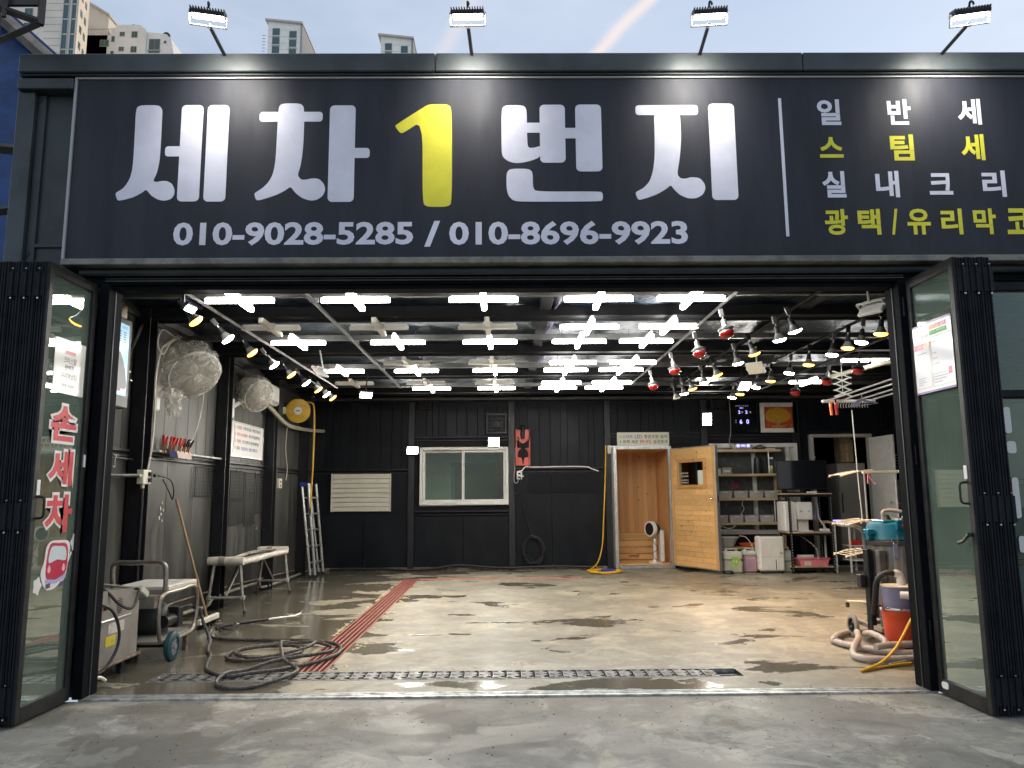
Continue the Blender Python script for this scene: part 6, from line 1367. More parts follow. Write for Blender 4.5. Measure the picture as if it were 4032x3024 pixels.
MB().prism(smooth2d([(5.33+.25*math.cos(RAD(a))*(1+.06*math.sin(a)), 2.9+.14*math.sin(RAD(a))*(1+.08*math.cos(a*3)) - (.02 if math.sin(RAD(a)) < 0 else 0)) for a in range(0, 360, 18)], 3), 9.135, 9.14).build('tree_crown', gold, t)
MB().prism([(5.3, 2.68), (5.36, 2.68), (5.35, 2.79), (5.315, 2.79)], 9.133, 9.1345).build('tree_trunk', M_cyl, t)
MB().prism(smooth2d([(5.2, 2.66), (5.46, 2.66), (5.44, 2.7), (5.33, 2.69), (5.22, 2.7)], 3), 9.132, 9.133).build('tree_foot', gold, t)
# jerrycans
def jerry(x, y, w_, h, liq, lab, fill=.45, label=False):
    t = thing('jerrycan', lab, 'jerrycan', (x, y, 0), 'plastic jerrycans on the floor')
    q = MB(); q.M = Matrix.Translation((x, y, 0)); q.box(-w_/2, w_/2, -.12, .12, .002, h*fill, .03); q.build('liquid', liq, t)
    q = MB(); q.M = Matrix.Translation((x, y, 0)); q.box(-w_/2, w_/2, -.12, .12, h*fill+.001, h, .03); q.box(-w_*.3, w_*.3, -.02, .02, h+.03, h+.05, .008).box(-w_*.3, -w_*.22, -.02, .02, h-.005, h+.03).box(w_*.22, w_*.3, -.02, .02, h-.005, h+.03); q.build('can_body', M_jer, t)
    MB().cyl((x-w_*.36, y-.07, h-.005), (x-w_*.36, y-.07, h+.03), .026, n=12).build('cap', M_white, t)
    if label: MB().box(x-.03, x+.1, y-.1225, y-.1205, .13, .29).build('label', mat('green label', (.2, .5, .08), .5, col2=(.6, .55, .1), th=(.5, .55), scale=14), t); text('우드', (x-.015, y-.1235, .19), RX, UZ, .1, .05, M_paper, t)
M_jer = mat('milky can plastic', (.5, .52, .46), .4)
M_jl = mat('pale green can liquid', (.4, .43, .36), .3); M_jp = mat('pink can liquid', (.45, .3, .36), .3)
jerry(4.0, 8.12, .34, .38, M_jl, 'large jerrycan with green label next to the open pine door', .6, True); jerry(4.34, 8.24, .24, .38, M_jp, 'jerrycan of pink liquid left of the dehumidifier', .75); jerry(5.0, 8.22, .2, .38, M_jl, 'pale jerrycan right of the dehumidifier', .5)
t = thing('wash_basin', 'white plastic tub on the lowest oak shelf', 'tub', (4.05, 8.8, .41))
MB().lathe([(.13, 0), (.15, .02), (.2, .12), (.235, .17), (.245, .17), (.245, .185), (.225, .185), (.19, .12), (.14, .03), (.001, .03)], 30, (4.12, 8.85, .41)).build('tub_body', M_white, t, smooth=True)
t = thing('orange_tray', 'shallow orange tray on the lowest oak shelf behind the dehumidifier', 'tray', (4.65, 8.85, .41)); MB().lathe([(.2, 0), (.23, .05), (.24, .05), (.24, .06), (.215, .06), (.18, .015), (.001, .015)], 28, (4.6, 8.86, .41)).build('tray_body', M_orange, t, smooth=True)
cable('white_hose', [(4.3, 8.6, .62), (4.4, 8.55, .6), (4.47, 8.5, .5), (4.5, 8.45, .38), (4.5, 8.4, .25)], .008, M_white, 'thin white tube bending down from the tub to the jerrycans', cat='hose')
cable('white_cable', [(4.0, 8.7, .8), (4.1, 8.68, .76), (4.2, 8.69, .76), (4.27, 8.7, .8)], .007, M_white, 'white cord sagging under the lower storage box shelf', cat='cord')
t = thing('dehumidifier', 'white dehumidifier with dark slot standing before the oak shelves', 'dehumidifier', (4.68, 8.1, 0))
MB().box(4.46, 4.9, 7.98, 8.25, .04, .64, .025).build('housing', M_white, t); MB().box(4.49, 4.87, 8.0, 8.22, .641, .65, .004).build('top_vent', M_black, t)
MB().box(4.735, 4.747, 7.976, 7.981, .07, .24).build('tank_slot', M_blackm, t); MB().box(4.47, 4.89, 7.977, 7.981, .285, .289).build('tank_seam', M_bin, t)
MB().lathe([(.028, 0), (.028, .002), (.001, .002)], 18, (4.84, 7.979, .35), '-Y').build('gold_seal', mat('gold seal', (.6, .5, .25), .4), t)
for x in (4.5, 4.86):
    for y in (8.02, 8.2): MB().cyl((x-.01, y, .02), (x+.01, y, .02), .02, n=10).build('castor', M_black, t)
t = thing('work_shoes', 'dark round floor stand under the free edge of the pine door', 'door stop', (3.9, 8.0, 0)); MB().lathe([(.09, 0), (.1, .02), (.085, .05), (.04, .06), (.001, .06)], 20, (3.9, 8.0, 0)).build('base_disc', M_black, t, smooth=True)
t['category'] = 'door stop'; t.name = 'door_stop'; ORG[t.name] = ORG.get('work_shoes', V((3.9, 8, 0)))
# black rack with tv, purifier, tray
t = thing('black_rack', 'black slotted steel rack with wooden shelves in the back right', 'rack', (5.4, 8.2, 0))
for x in (5.04, 5.77):
    for y in (8.0, 8.5):
        p = MB().box(x-.018, x+.018, y-.018, y-.014, 0, 1.36).box(x-.018, x-.014, y-.014, y+.018, 0, 1.36).build('upright', M_frame, t)
        q = MB()
        for k in range(26): q.box(x-.005, x+.006, y-.0195, y-.0182, .04+k*.05, .062+k*.05)
        q.build('slots', M_bin, t, kind='stuff')
for z in (.1, .69, 1.37): MB().box(5.03, 5.78, 8.0, 8.5, z-.045, z-.004, .002).build('shelf_beam', M_frame, t); MB().box(5.0, 5.81, 7.99, 8.51, z-.003, z+.016, .002).build('shelf_board', M_shelf, t)
t = thing('television', 'black flat television on top of the black rack', 'television', (5.4, 8.3, 1.39))
MB().box(4.93, 5.85, 8.24, 8.28, 1.45, 1.98, .006).build('frame', M_black, t); MB().box(4.945, 5.835, 8.236, 8.2405, 1.475, 1.965).build('screen', M_gloss, t); MB().box(5.35, 5.43, 8.25, 8.28, 1.395, 1.46).build('stand_neck', M_black, t); MB().box(5.2, 5.6, 8.18, 8.38, 1.388, 1.398, .003).build('stand_foot', M_black, t)
for x0, x1, m, lab in ((5.4, 5.56, M_white, 'white remote control in front of the television'), (5.6, 5.82, M_black, 'black set top box beside the television foot'), (5.05, 5.3, M_black, 'black tray of small things left under the television')): MB().box(x0, x1, 8.04, 8.12, 1.387, 1.42, .006).build('remote_control' if m is M_white else 'set_top_box', m, None, label=lab, cat='electronics')
t = thing('water_purifier', 'white countertop water purifier on the middle shelf of the black rack', 'water purifier', (5.25, 8.25, .706))
MB().box(4.98, 5.2, 8.1, 8.5, .71, 1.24, .02).build('tank_body', M_white, t); MB().box(5.2, 5.47, 8.05, 8.45, .92, 1.23, .02).build('dispenser_head', M_white, t); MB().box(5.24, 5.44, 8.2, 8.45, .712, .92, .01).build('back_column', M_white, t); MB().box(5.2, 5.47, 8.06, 8.3, .708, .73, .006).build('drip_tray', M_white, t)
for x, m in ((5.26, M_bin), (5.4, mat('pale blue button', (.3, .5, .75), .4))): MB().lathe([(.02, 0), (.02, .004), (.001, .004)], 14, (x, 8.05, 1.07), '-Y').build('button', m, t)
cable('purifier_tube', [(5.68, 8.4, 1.3), (5.66, 8.3, 1.1), (5.63, 8.2, .95), (5.7, 8.15, .8), (5.72, 8.1, .73)], .012, M_white, 'white tube curving down beside the water purifier', cat='tube')
MB().box(5.6, 5.76, 8.06, 8.16, .708, .76, .01).build('multi_plug', M_white, None, label='white plug block at the end of the rack shelf', cat='plug')
t = thing('steel_cup', 'steel cup dispenser hanging in the black rack', 'cup dispenser', (5.72, 8.3, 1.0)); MB().lathe([(.05, 0), (.055, .02), (.055, .22), (.04, .23), (.001, .23)], 18, (5.62, 8.42, .9)).build('cylinder', M_steel, t, smooth=True)
cable('clear_tube', [(5.3, 8.3, .64), (5.4, 8.2, .55), (5.52, 8.15, .42), (5.53, 8.1, .25), (5.48, 8.1, .14)], .012, M_film, 'clear tube hanging under the purifier shelf', cat='tube')
t = thing('pink_tray', 'pink plastic basin on the bottom shelf of the black rack', 'basin', (5.43, 8.2, .117))
MB().prism([(5.2, .12), (5.66, .12), (5.7, .235), (5.16, .235)], 8.02, 8.32).build('basin_body', M_pink, t); MB().box(5.14, 5.72, 8.0, 8.34, .236, .25, .004).build('basin_rim', M_pink, t); MB().box(5.25, 5.37, 8.016, 8.0195, .13, .2).build('paper_label', M_panel, t); MB().box(5.2, 5.5, 8.2, 8.22, .25, .3, .004).build('white_board', M_white, t)
# store room beyond
t = thing('store_room', 'dark store room behind the open doorway at back right', 'room', (6.5, 10.3, 0))
MB().box(5.3, 8.8, 11.5, 11.55, 0, 3).build('far_wall', M_wallb, t); MB().box(5.25, 5.3, 9.3, 11.5, 0, 3).build('side_wall', M_wallb, t); MB().box(8.8, 8.85, 9.3, 11.5, 0, 3).build('side_wall', M_wallb, t); MB().box(5.25, 8.85, 9.3, 11.55, 3, 3.05).build('store_ceiling', M_wallb, t)
for z in (2.1, 1.62, .95): MB().box(5.7, 6.45, 10.2, 10.5, z, z+.04, .004).build('wall_shelf', M_bin, t)
for a in ((5.92, 5.98, 0, 2.52), (7.06, 7.12, 0, 2.52), (5.98, 7.06, 2.46, 2.52)): MB().box(a[0], a[1], 9.08, 9.24, a[2], a[3], .005).build('door_frame', M_bin, t)
MB().box(5.98, 7.06, 9.08, 9.22, 0, .025, .003).build('door_sill', M_alu, t)
t = thing('metal_door', 'white edged door standing half open in the back right doorway', 'door', (7.05, 9.1, .03))
q = MB(); q.M = Matrix.Translation((7.05, 9.1, 0)) @ Matrix.Rotation(RAD(-88), 4, 'Z'); q.box(0, .85, 0, .04, .03, 2.44, .004); q.build('door_leaf', M_whitep, t)
q = MB(); q.M = Matrix.Translation((7.05, 9.1, 0)) @ Matrix.Rotation(RAD(-88), 4, 'Z'); q.cyl((.78, -.05, 1.2), (.78, .09, 1.2), .01, n=8).sphere((.78, -.06, 1.2), .028, 10, 8).sphere((.78, .1, 1.2), .028, 10, 8); q.build('knob', M_chrome, t, smooth=True)
def fridge(x0, x1, y0, h, lab, m=M_bin):
    t = thing('refrigerator', lab, 'refrigerator', ((x0+x1)/2, y0, 0)); MB().box(x0, x1, y0+.05, y0+.6, .03, h, .012).build('cabinet', m, t)
    MB().box(x0, x1, y0, y0+.045, .05, h*.42, .01).build('lower_door', m, t); MB().box(x0, x1, y0, y0+.045, h*.42+.01, h, .01).build('upper_door', m, t); MB().box(x0+.04, x0+.055, y0-.03, y0, h*.5, h*.7, .004).build('handle', M_black, t); MB().box((x0+x1)/2-.05, (x0+x1)/2+.05, y0-.003, y0, h-.15, h-.12).build('badge', M_alu, t)
fridge(6.7, 7.25, 9.75, 1.98, 'tall pale fridge inside the dark store room doorway'); fridge(7.2, 7.95, 8.5, 1.62, 'wide steel fridge against the wall right of the open door', mat('satin fridge steel', (.42, .4, .37), .4, .3))
MB().box(7.28, 7.7, 8.46, 8.495, 1.66, 1.72, .01).build('gas_lighter', M_blackm, None, label='black dish on the front edge of the wide steel fridge', cat='dish')
for i, (z, h, y) in enumerate(((2.0, .22, 0), (2.22, .24, .0), (2.46, .2, .05))): t = thing('cardboard_box', 'brown cardboard box on the tall fridge, %s of the pile' % ['lowest', 'middle', 'top'][i], 'cardboard box', (6.95, 9.9, z)); MB().box(6.8, 7.05, 9.78+y, 10.1, z, z+h-.004, .004).build('carton', M_cyl, t); MB().box(6.9, 6.94, 9.777+y, 9.7795+y, z+.02, z+h-.02).build('tape', M_shelf, t)
t = thing('shutter_vent', 'dark roller slats with pale edges above the wide fridge', 'shutter', (7.6, 9.12, 1.8))
for i in range(6): MB().box(7.2, 7.9, 9.08-.004*i, 9.12, 1.82+i*.055, 1.835+i*.055, .002).build('slat', M_alu if i == 5 else M_bin, t)
t = thing('folding_table', 'white legged side table in the dark by the store room', 'table', (5.95, 8.2, 0))
MB().box(5.72, 6.4, 7.98, 8.5, .86, .89, .004).build('table_top', M_shelf, t)
for x, y in ((5.82, 8.02), (6.08, 8.02), (5.82, 8.46), (6.36, 8.46)): MB().box(x-.015, x+.015, y-.015, y+.015, 0, .86, .002).build('leg', M_whitep, t)
for z in (.2, .45): MB().box(6.1, 6.4, 8.02, 8.4, z, z+.02).build('lower_shelf', M_whitep, t)
MB().box(6.12, 6.3, 8.05, 8.2, .471, .56, .006).build('red_box', M_red, None, label='small red box on the side table lower shelf', cat='box')
MB().box(5.86, 6.05, 8.05, 8.2, .891, .91, .004).build('router', M_ledblue, None, label='dark gadget glowing blue on the side table', cat='router')

# ================================================================== DRYING GEAR, VACUUM
t = thing('drying_tower', 'cream plastic laundry drying tower on castors behind the vacuum', 'drying rack', (4.5, 3.8, 0))
for x in (4.36, 4.74): MB().cyl((x, 3.6, .1), (x, 3.6, 1.66), .012, n=8).build('upright', M_alu, t, smooth=True)
for z in (1.62, 1.04, .68):
    for s, x in ((-1, 4.36), (1, 4.74)):
        xe = x+s*.36
        for dy in (-.22, .22): MB().tube(smoothpath([(x, 3.6+dy, z+.04), (x+s*.18, 3.6+dy, z+.02), (xe, 3.6+dy*.8, z-.03)], 4), .009, 6).build('arm', M_cream, t, smooth=True)
        for k in range(5): xx = x+s*(.06+.07*k); MB().cyl((xx, 3.38, z+.035-.012*k), (xx, 3.82, z+.035-.012*k), .004, n=5).build('rod', M_cream, t)
        MB().sphere((xe, 3.42, z-.03), .014, 8, 6).build('end_cap', M_cream, t)
    MB().box(4.34, 4.76, 3.57, 3.63, z+.0, z+.035, .008).build('hub', M_cream, t)
for a, b in ((4.2, 3.3), (4.9, 3.3), (4.2, 3.95), (4.9, 3.95)):
    MB().tube([(4.55, 3.6, .1), (a, b, .075)], .014, 6).build('foot_bar', M_cream, t); MB().lathe([(.001, -.012), (.03, -.012), (.03, .012), (.001, .012)], 12, (a, b, .03), 'X').build('castor', M_black, t)
MB().tube(smoothpath([(4.38, 3.55, 1.62), (4.4, 3.52, 1.55), (4.44, 3.5, 1.5)], 4), .006, 5).tube(smoothpath([(4.38, 3.55, 1.62), (4.36, 3.52, 1.54), (4.35, 3.5, 1.5)], 4), .006, 5).build('pink_ribbon', M_pink, None, label='pink ribbon tied to the top arm of the drying tower', cat='ribbon')
# hoist rack under the ceiling
t = thing('ceiling_drying_rack', 'scissor hung drying rack with silver rods under the ceiling at right', 'drying rack', (4.7, 4.0, 2.5))
def scissor(x, y, z0, z1, n=4, w_=.26):
    h = (z1-z0)/n
    for k in range(n):
        za, zb = z0+h*k, z0+h*(k+1)
        for s in (-1, 1):
            MB().tube(smoothpath([(x-s*w_*.45, y+.012*s, za), (x-s*w_*.5, y+.012*s, za+h*.3) if False else (x-s*w_*.3, y+.012*s, za+h*.12), (x+s*w_*.3, y+.012*s, zb-h*.12), (x+s*w_*.5, y+.012*s, zb)], 3), .009, 4).build('scissor_arm', M_whitep, t)
    MB().cyl((x, y, z0), (x, y, 3.2), .004, n=5).build('cord', M_white, t)
scissor(4.57, 4.5, 2.68, 3.02); scissor(5.1, 3.2, 2.78, 3.12)
def bar(p0, p1, r, m, nm): MB().cyl(p0, p1, r, n=8).build(nm, m, t, smooth=True)
a0 = [(4.34, 4.5, 2.62), (4.5, 4.5, 2.615), (4.74, 4.5, 2.62), (4.95, 4.5, 2.63)]; a1 = [(4.55, 2.6, 2.72), (4.75, 2.6, 2.72), (4.95, 2.6, 2.72), (5.15, 2.6, 2.72)]
for p, q_ in zip(a0, a1): bar(p, q_, .011, M_alu, 'rod')
MB().box(4.28, 5.0, 4.48, 4.53, 2.595, 2.635, .01).build('end_bar', M_whitep, t); MB().box(4.5, 5.2, 2.58, 2.63, 2.70, 2.74, .01).build('end_bar', M_whitep, t)
MB().tube([(4.55, 4.9, 3.0), (5.3, 2.8, 3.1)], .03, 8).build('hoist_tube', M_cream, t, smooth=True)
for (x, y, n, z) in ((4.42, 4.42, 13, 2.6), (4.8, 3.1, 9, 2.68)):
    for k in range(n): MB().tube(smoothpath([(x+k*.036, y, z), (x+.01+k*.036, y, z-.03), (x-.004+k*.036, y, z-.05), (x+.006+k*.036, y, z-.085)], 2), .005, 4).build('peg', M_bin, t)
t = thing('coat_hanger', 'pale plastic coat hanger on the ceiling drying rack', 'hanger', (4.78, 4.35, 2.5))
MB().tube(smoothpath([(4.72, 4.3, 2.7), (4.73, 4.3, 2.65), (4.72, 4.3, 2.62)], 3), .004, 5).build('hook', M_galv, t)
MB().prism(smooth2d([(4.72, 2.625), (4.8, 2.6), (4.93, 2.57), (4.92, 2.56), (4.8, 2.575), (4.72, 2.59), (4.66, 2.53), (4.55, 2.515), (4.58, 2.54), (4.66, 2.6)], 3), 4.29, 4.305).build('shoulder', M_violet, t); MB().cyl((4.6, 4.3, 2.52), (4.93, 4.3, 2.56), .004, n=5).build('bar', M_galv, t)
t = thing('orange_gloves', 'orange and black gloves hanging from the drying rack end', 'gloves', (4.38, 4.45, 2.45))
for dx, m in ((0, M_orange), (.07, M_red)): MB().tube(smoothpath([(4.36+dx, 4.42, 2.58), (4.355+dx, 4.41, 2.52), (4.36+dx, 4.41, 2.46), (4.36+dx, 4.41, 2.42)], 4), .02, 8).build('finger_part', m, t, smooth=True)
MB().tube(smoothpath([(4.34, 4.42, 2.64), (4.4, 4.41, 2.66), (4.43, 4.42, 2.6), (4.42, 4.42, 2.5)], 4), .012, 7).build('cuff', M_black, t, smooth=True)
cable('pull_cord', [(4.72, 4.6, 2.5), (4.74, 4.62, 2.0), (4.76, 4.64, 1.5), (4.78, 4.65, 1.1), (4.76, 4.65, .98)], .007, M_white, 'white pull cord hanging straight down from the ceiling drying rack', cat='cord')
# vacuum
VX, VY = 3.75, 1.78
t = thing('wet_vacuum', 'steel drum vacuum with teal motor head on a black trolley', 'vacuum cleaner', (VX, VY, 0))
MB().lathe([(.24, .22), (.25, .225), (.25, .36), (.254, .365), (.25, .37), (.25, .44), (.254, .445), (.25, .45), (.25, .9), (.001, .9)], 40, (VX, VY, 0)).build('drum', M_steel, t, smooth=True)
MB().lathe([(.262, .895), (.27, .9), (.27, .94), (.262, .945), (.001, .946)], 40, (VX, VY, 0)).build('drum_rim', mat('dark rubber rim', (.05, .05, .05), .4), t, smooth=True)
MB().lathe([(.25, .947), (.255, .955), (.24, .99), (.235, 1.06), (.225, 1.1), (.18, 1.115), (.001, 1.12)], 40, (VX, VY, 0)).build('motor_head', M_teal, t, smooth=True)
MB().box(VX-.16, VX+.0, VY-.16, VY+.1, 1.105, 1.135, .01).build('head_ridge', M_teal, t)
MB().box(VX-.3, VX-.235, VY-.12, VY-.02, 1.0, 1.05, .006).box(VX-.285, VX-.235, VY-.1, VY-.04, .95, 1.0, .004).build('side_lug', M_teal, t)
q = MB(); q.M = Matrix.Translation((VX-.02, VY-.235, 1.09)) @ Matrix.Rotation(RAD(8), 4, 'X'); q.box(-.06, .1, -.02, .02, -.045, .05, .006); q.build('switch_panel', M_teal, t)
for x in (VX-.02, VX+.045): MB().box(x-.015, x+.015, VY-.262, VY-.25, 1.075, 1.11, .003).build('red_switch', M_red, t)
MB().tube(smoothpath([(VX-.1, VY-.05, 1.13), (VX-.11, VY-.05, 1.2), (VX-.06, VY-.05, 1.225), (VX+.06, VY-.07, 1.21), (VX+.1, VY-.08, 1.19), (VX+.12, VY-.1, 1.12)], 4), .018, 8).build('carry_handle', mat('clear grey plastic', (.35, .35, .33), .3), t, smooth=True)
for x in (VX-.09, VX+.1): MB().lathe([(.06, 0), (.04, .03), (.025, .06), (.001, .065)], 14, (x, VY-.07, 1.12)).build('handle_foot', M_black, t, smooth=True)
for x in (VX-.11, ): MB().box(x-.035, x-.03, VY-.255, VY-.24, .9, 1.0).box(x+.025, x+.03, VY-.255, VY-.24, .9, 1.0).box(x-.025, x+.02, VY-.262, VY-.25, .79, .93, .004).build('clamp', M_chrome, t)
MB().box(VX-.0, VX+.2, VY-.31, VY-.22, .58, .74, .02).build('inlet_plate', M_black, t); MB().tube(smoothpath([(VX+.06, VY-.3, .66), (VX+.16, VY-.36, .65), (VX+.26, VY-.38, .6)], 4), .045, 12, rf=lambda i: .045+.003*(i % 2)).build('inlet_elbow', M_rubber, t, smooth=True)
MB().box(VX-.31, VX-.262, VY-.1, VY+.0, .1, .86, .006).build('trolley_post', M_frame, t); MB().box(VX-.262, VX-.2, VY-.235, VY-.16, .1, .86, .006).build('trolley_post', M_postg, t)
MB().tube(smoothpath([(VX-.28, VY, .84), (VX-.29, VY, 1.0), (VX-.33, VY, 1.06), (VX-.4, VY, 1.08)], 4), .018, 8).tube([(VX-.4, VY, 1.08), (VX-.4, VY+.3, 1.08)], .018, 8).build('trolley_handle', M_steel, t, smooth=True)
MB().box(VX-.37, VX-.31, VY-.05, VY+.03, .5, .62, .006).build('latch_box', M_black, t)
MB().box(VX-.3, VX+.25, VY-.26, VY-.2, .12, .16, .004).box(VX-.3, VX-.25, VY-.2, VY+.25, .12, .16, .004).box(VX-.25, VX+.25, VY+.2, VY+.25, .12, .16, .004).build('trolley_frame', M_dirty, t)
wheel((VX-.36, VY+.2, .115), .115, .04, mat('grey rubber tyre', (.25, .24, .21), .6), 'wheel', t, 5, M_framel); wheel((VX+.3, VY+.2, .115), .115, .04, MATS['grey rubber tyre'], 'wheel', t, 5, M_framel)
for x in (VX-.22, VX+.22): MB().lathe([(.001, -.015), (.045, -.015), (.045, .015), (.001, .015)], 14, (x, VY-.24, .046), 'X').box(x-.02, x+.02, VY-.26, VY-.21, .08, .12).build('castor', M_rubber, t)
# bucket with cyclone
CX, CY = 3.46, 1.3
t = thing('cyclone_bucket', 'orange red metal bucket with violet cylinder and white pipe elbows on top', 'bucket', (CX+.06, CY, 0))
CX += .06
MB().lathe([(.125, .02), (.13, .03), (.145, .25), (.15, .31), (.153, .315), (.152, .325), (.158, .36), (.16, .37), (.001, .37)], 36, (CX, CY, 0)).build('bucket_body', M_redp, t, smooth=True)
MB().lathe([(.158, .362), (.166, .366), (.168, .375), (.166, .384), (.158, .388)], 36, (CX, CY, 0), cap=False).build('clamp_ring', M_chrome, t, smooth=True)
MB().box(CX-.19, CX-.165, CY-.05, CY-.02, .36, .39, .003).build('ring_lever', M_chrome, t)
MB().lathe([(.13, .372), (.142, .56), (.001, .56)], 36, (CX, CY, 0)).build('cyclone_cylinder', M_violet, t, smooth=True); MB().lathe([(.146, .561), (.148, .57), (.001, .575)], 36, (CX, CY, 0)).build('cream_lid', M_cream, t, smooth=True)
MB().cyl((CX+.03, CY, .572), (CX+.03, CY, .62), .036, n=16).tube(smoothpath([(CX+.03, CY, .6), (CX+.03, CY, .64), (CX+.01, CY, .67), (CX-.03, CY, .675)], 4), .032, 14).build('pipe_elbow', M_white, t, smooth=True)
MB().tube(smoothpath([(CX-.05, CY-.13, .5), (CX+.0, CY-.16, .5), (CX+.05, CY-.17, .49)], 4), .035, 14).build('side_elbow', M_white, t, smooth=True)
MB().tube(smoothpath([(CX-.03, CY, .675), (CX-.1, CY+.02, .67), (CX-.155, CY+.06, .6), (CX-.165, CY+.1, .45), (CX-.16, CY+.16, .3)], 6), .026, 10, rf=lambda i: .026+.002*(i % 2)).build('short_black_hose', M_rubber, t, smooth=True)
MB().tube(smoothpath([(CX+.05, CY-.17, .49), (CX+.12, CY-.18, .42), (CX+.16, CY-.17, .3), (CX+.18, CY-.16, .1), (CX+.24, CY-.14, .04)], 6), .032, 10, rf=lambda i: .032+.002*(i % 2)).build('side_black_hose', M_rubber, t, smooth=True)
# grey hoses
def rib(i): return .028+.0016*(i % 2)
def hose(pts, lab): MB().tube(smoothpath(pts, 16), .028, 10, rf=rib).build('vacuum_hose', M_hoseg, None, smooth=True, label=lab, cat='hose', group='grey vacuum hoses on the floor')
hose([(3.95, 2.1, .035), (3.5, 2.1, .035), (3.25, 1.95, .035), (3.06, 1.66, .035), (3.1, 1.4, .035), (3.22, 1.2, .04), (3.35, 1.25, .09), (3.4, 1.6, .1), (3.45, 1.85, .06), (3.8, 2.2, .04)], 'grey ribbed hose looping widest to the left behind the bucket')
hose([(3.3, 1.7, .1), (3.2, 1.45, .09), (3.05, 1.2, .07), (2.95, 1.0, .035), (2.97, .84, .035), (3.1, .8, .035), (3.4, .84, .035), (3.8, .95, .035), (4.1, 1.2, .035)], 'grey ribbed hose bending round nearest the threshold')
hose([(3.14, 1.0, .095), (3.3, 1.06, .1), (3.5, 1.1, .1), (3.7, 1.2, .1), (3.95, 1.5, .08), (4.1, 1.8, .05)], 'grey ribbed hose crossing in front of the red bucket')
hose([(3.2, 1.2, .04), (3.4, 1.05, .035), (3.65, 1.12, .035), (3.9, 1.35, .035)], 'duller grey hose lying under the others near the bucket')
MB().tube([(3.055, 1.62, .036), (3.08, 1.5, .036)], .033, 12).build('hose_joint', M_rubber, None, smooth=True, label='black joint on the leftmost grey hose', cat='hose joint')
t = thing('floor_nozzle', 'dark vacuum nozzle lying behind the grey hoses', 'nozzle', (3.75, .95, 0)); MB().tube([(3.5, 1.2, .06), (3.62, 1.02, .07), (3.78, .98, .06)], .035, 10).build('neck', M_rubber, t, smooth=True); MB().box(3.5, 3.68, .78, .86, 0, .05, .01).build('head', M_rubber, t); MB().box(3.42, 3.5, .79, .83, .0, .02, .004).build('metal_edge', M_chrome, t)
cable('extension_cable', [(3.62, 1.0, .62), (3.52, .95, .46), (3.4, .9, .32), (3.2, .75, .15), (3.0, .62, .05), (2.78, .5, .012), (2.95, .6, .012), (3.15, .7, .012), (3.3, .74, .02)], .011, M_yellow, 'yellow cord draped from the vacuum to the floor at the threshold', cat='cord', n=8)
cable('vacuum_cable', [(3.62, .9, .3), (3.5, .88, .18), (3.42, .86, .1), (3.3, .8, .03), (3.1, .7, .02)], .009, M_hoseg, 'tan cord looping down beside the yellow cord', cat='cord')
cable('yellow_wall_hose', [(3.32, .5, 1.75), (3.33, .5, 1.5), (3.31, .48, 1.3), (3.35, .5, 1.1), (3.37, .5, .9), (3.36, .5, .8), (3.4, .5, .6)], .012, M_yellow, 'yellow hose seen in the gap beside the right jamb', cat='hose')
# mixed things behind the right glass
for i, (x, y, z, h, m) in enumerate(((3.9, .9, 1.1, .2, M_white), (4.2, 1.0, 1.05, .25, M_bin), (4.5, .9, 1.1, .2, M_redp))):
    pass

# ================================================================== OUTSIDE, BEYOND THE ROOF
M_apt = mat('cream apartment render', (.78, .69, .57), .8, var=.06, scale=.3); M_aptw = mat('white apartment render', (.84, .82, .76), .8, var=.05, scale=.3); M_aptg = mat('grey apartment panels', (.55, .52, .47), .8, var=.06, scale=.3)
M_aglass = mat('teal apartment glass', (.05, .1, .1), .12, spec=.8); M_awin = mat('apartment window frame', (.5, .52, .5), .5); M_rc = mat('roof cap grey', (.3, .3, .3), .7)
def block(t, x0, x1, y0, y1, z1, m, name='wall', z0=0): return MB().box(x0, x1, y0, y1, z0, z1).build(name, m, t)
def win(t, x, z, w_, h, y, n=2):
    f = MB().box(x, x+w_, y-.08, y, z-.06, z+h+.06).build('window', M_awin, t)
    for k in range(n): a = x+.06+(w_-.06)*k/n; MB().box(a, a+(w_-.06)/n-.06, y-.1, y-.081, z, z+h).build('pane', M_aglass, f)
def winx(t, yy, z, w_, h, x): MB().box(x, x+.08, yy, yy+w_, z, z+h).build('window', M_aglass, t)
def vent(t, x, y, z, r=.45): MB().lathe([(r*.5, 0), (r*.5, r*.7), (r, r*.9), (r*.95, r*1.3), (r*.6, r*1.7), (.001, r*1.8)], 14, (x, y, z)).build('roof_vent', mat('black roof vent', (.03, .03, .035), .5) if 'black roof vent' not in MATS else MATS['black roof vent'], t, smooth=True)
t = thing('apartment_tower', 'tall cream apartment tower at upper left beyond the roof', 'apartment building', (-82, 125, 0))
MB().prism([(-84.5, 125.8), (-78.3, 125.8), (-79.8, 131.8), (-90, 132)], 0, 115, 'xy').build('wall', M_apt, t)
MB().prism([(-97, 131), (-86.2, 131), (-86.2, 140), (-97, 140)], 0, 108, 'xy').build('wall', M_apt, t)
for k in range(24): MB().box(-84.4, -81.2, 125.74, 125.8, 78+k*1.4, 78.05+k*1.4).build('panel_joint', M_aptg, t)
for x0, x1 in ((-80.95, -80.0), (-79.4, -78.6)):
    for k in range(8): z = 77+k*3.0; MB().box(x0, x1, 125.72, 125.81, z, z+2.7).build('window', M_aglass, t); MB().box(x0-.1, x0, 125.6, 125.78, z-.1, z+2.8).box(x1, x1+.1, 125.6, 125.78, z-.1, z+2.8).build('window_frame', M_awin, t)
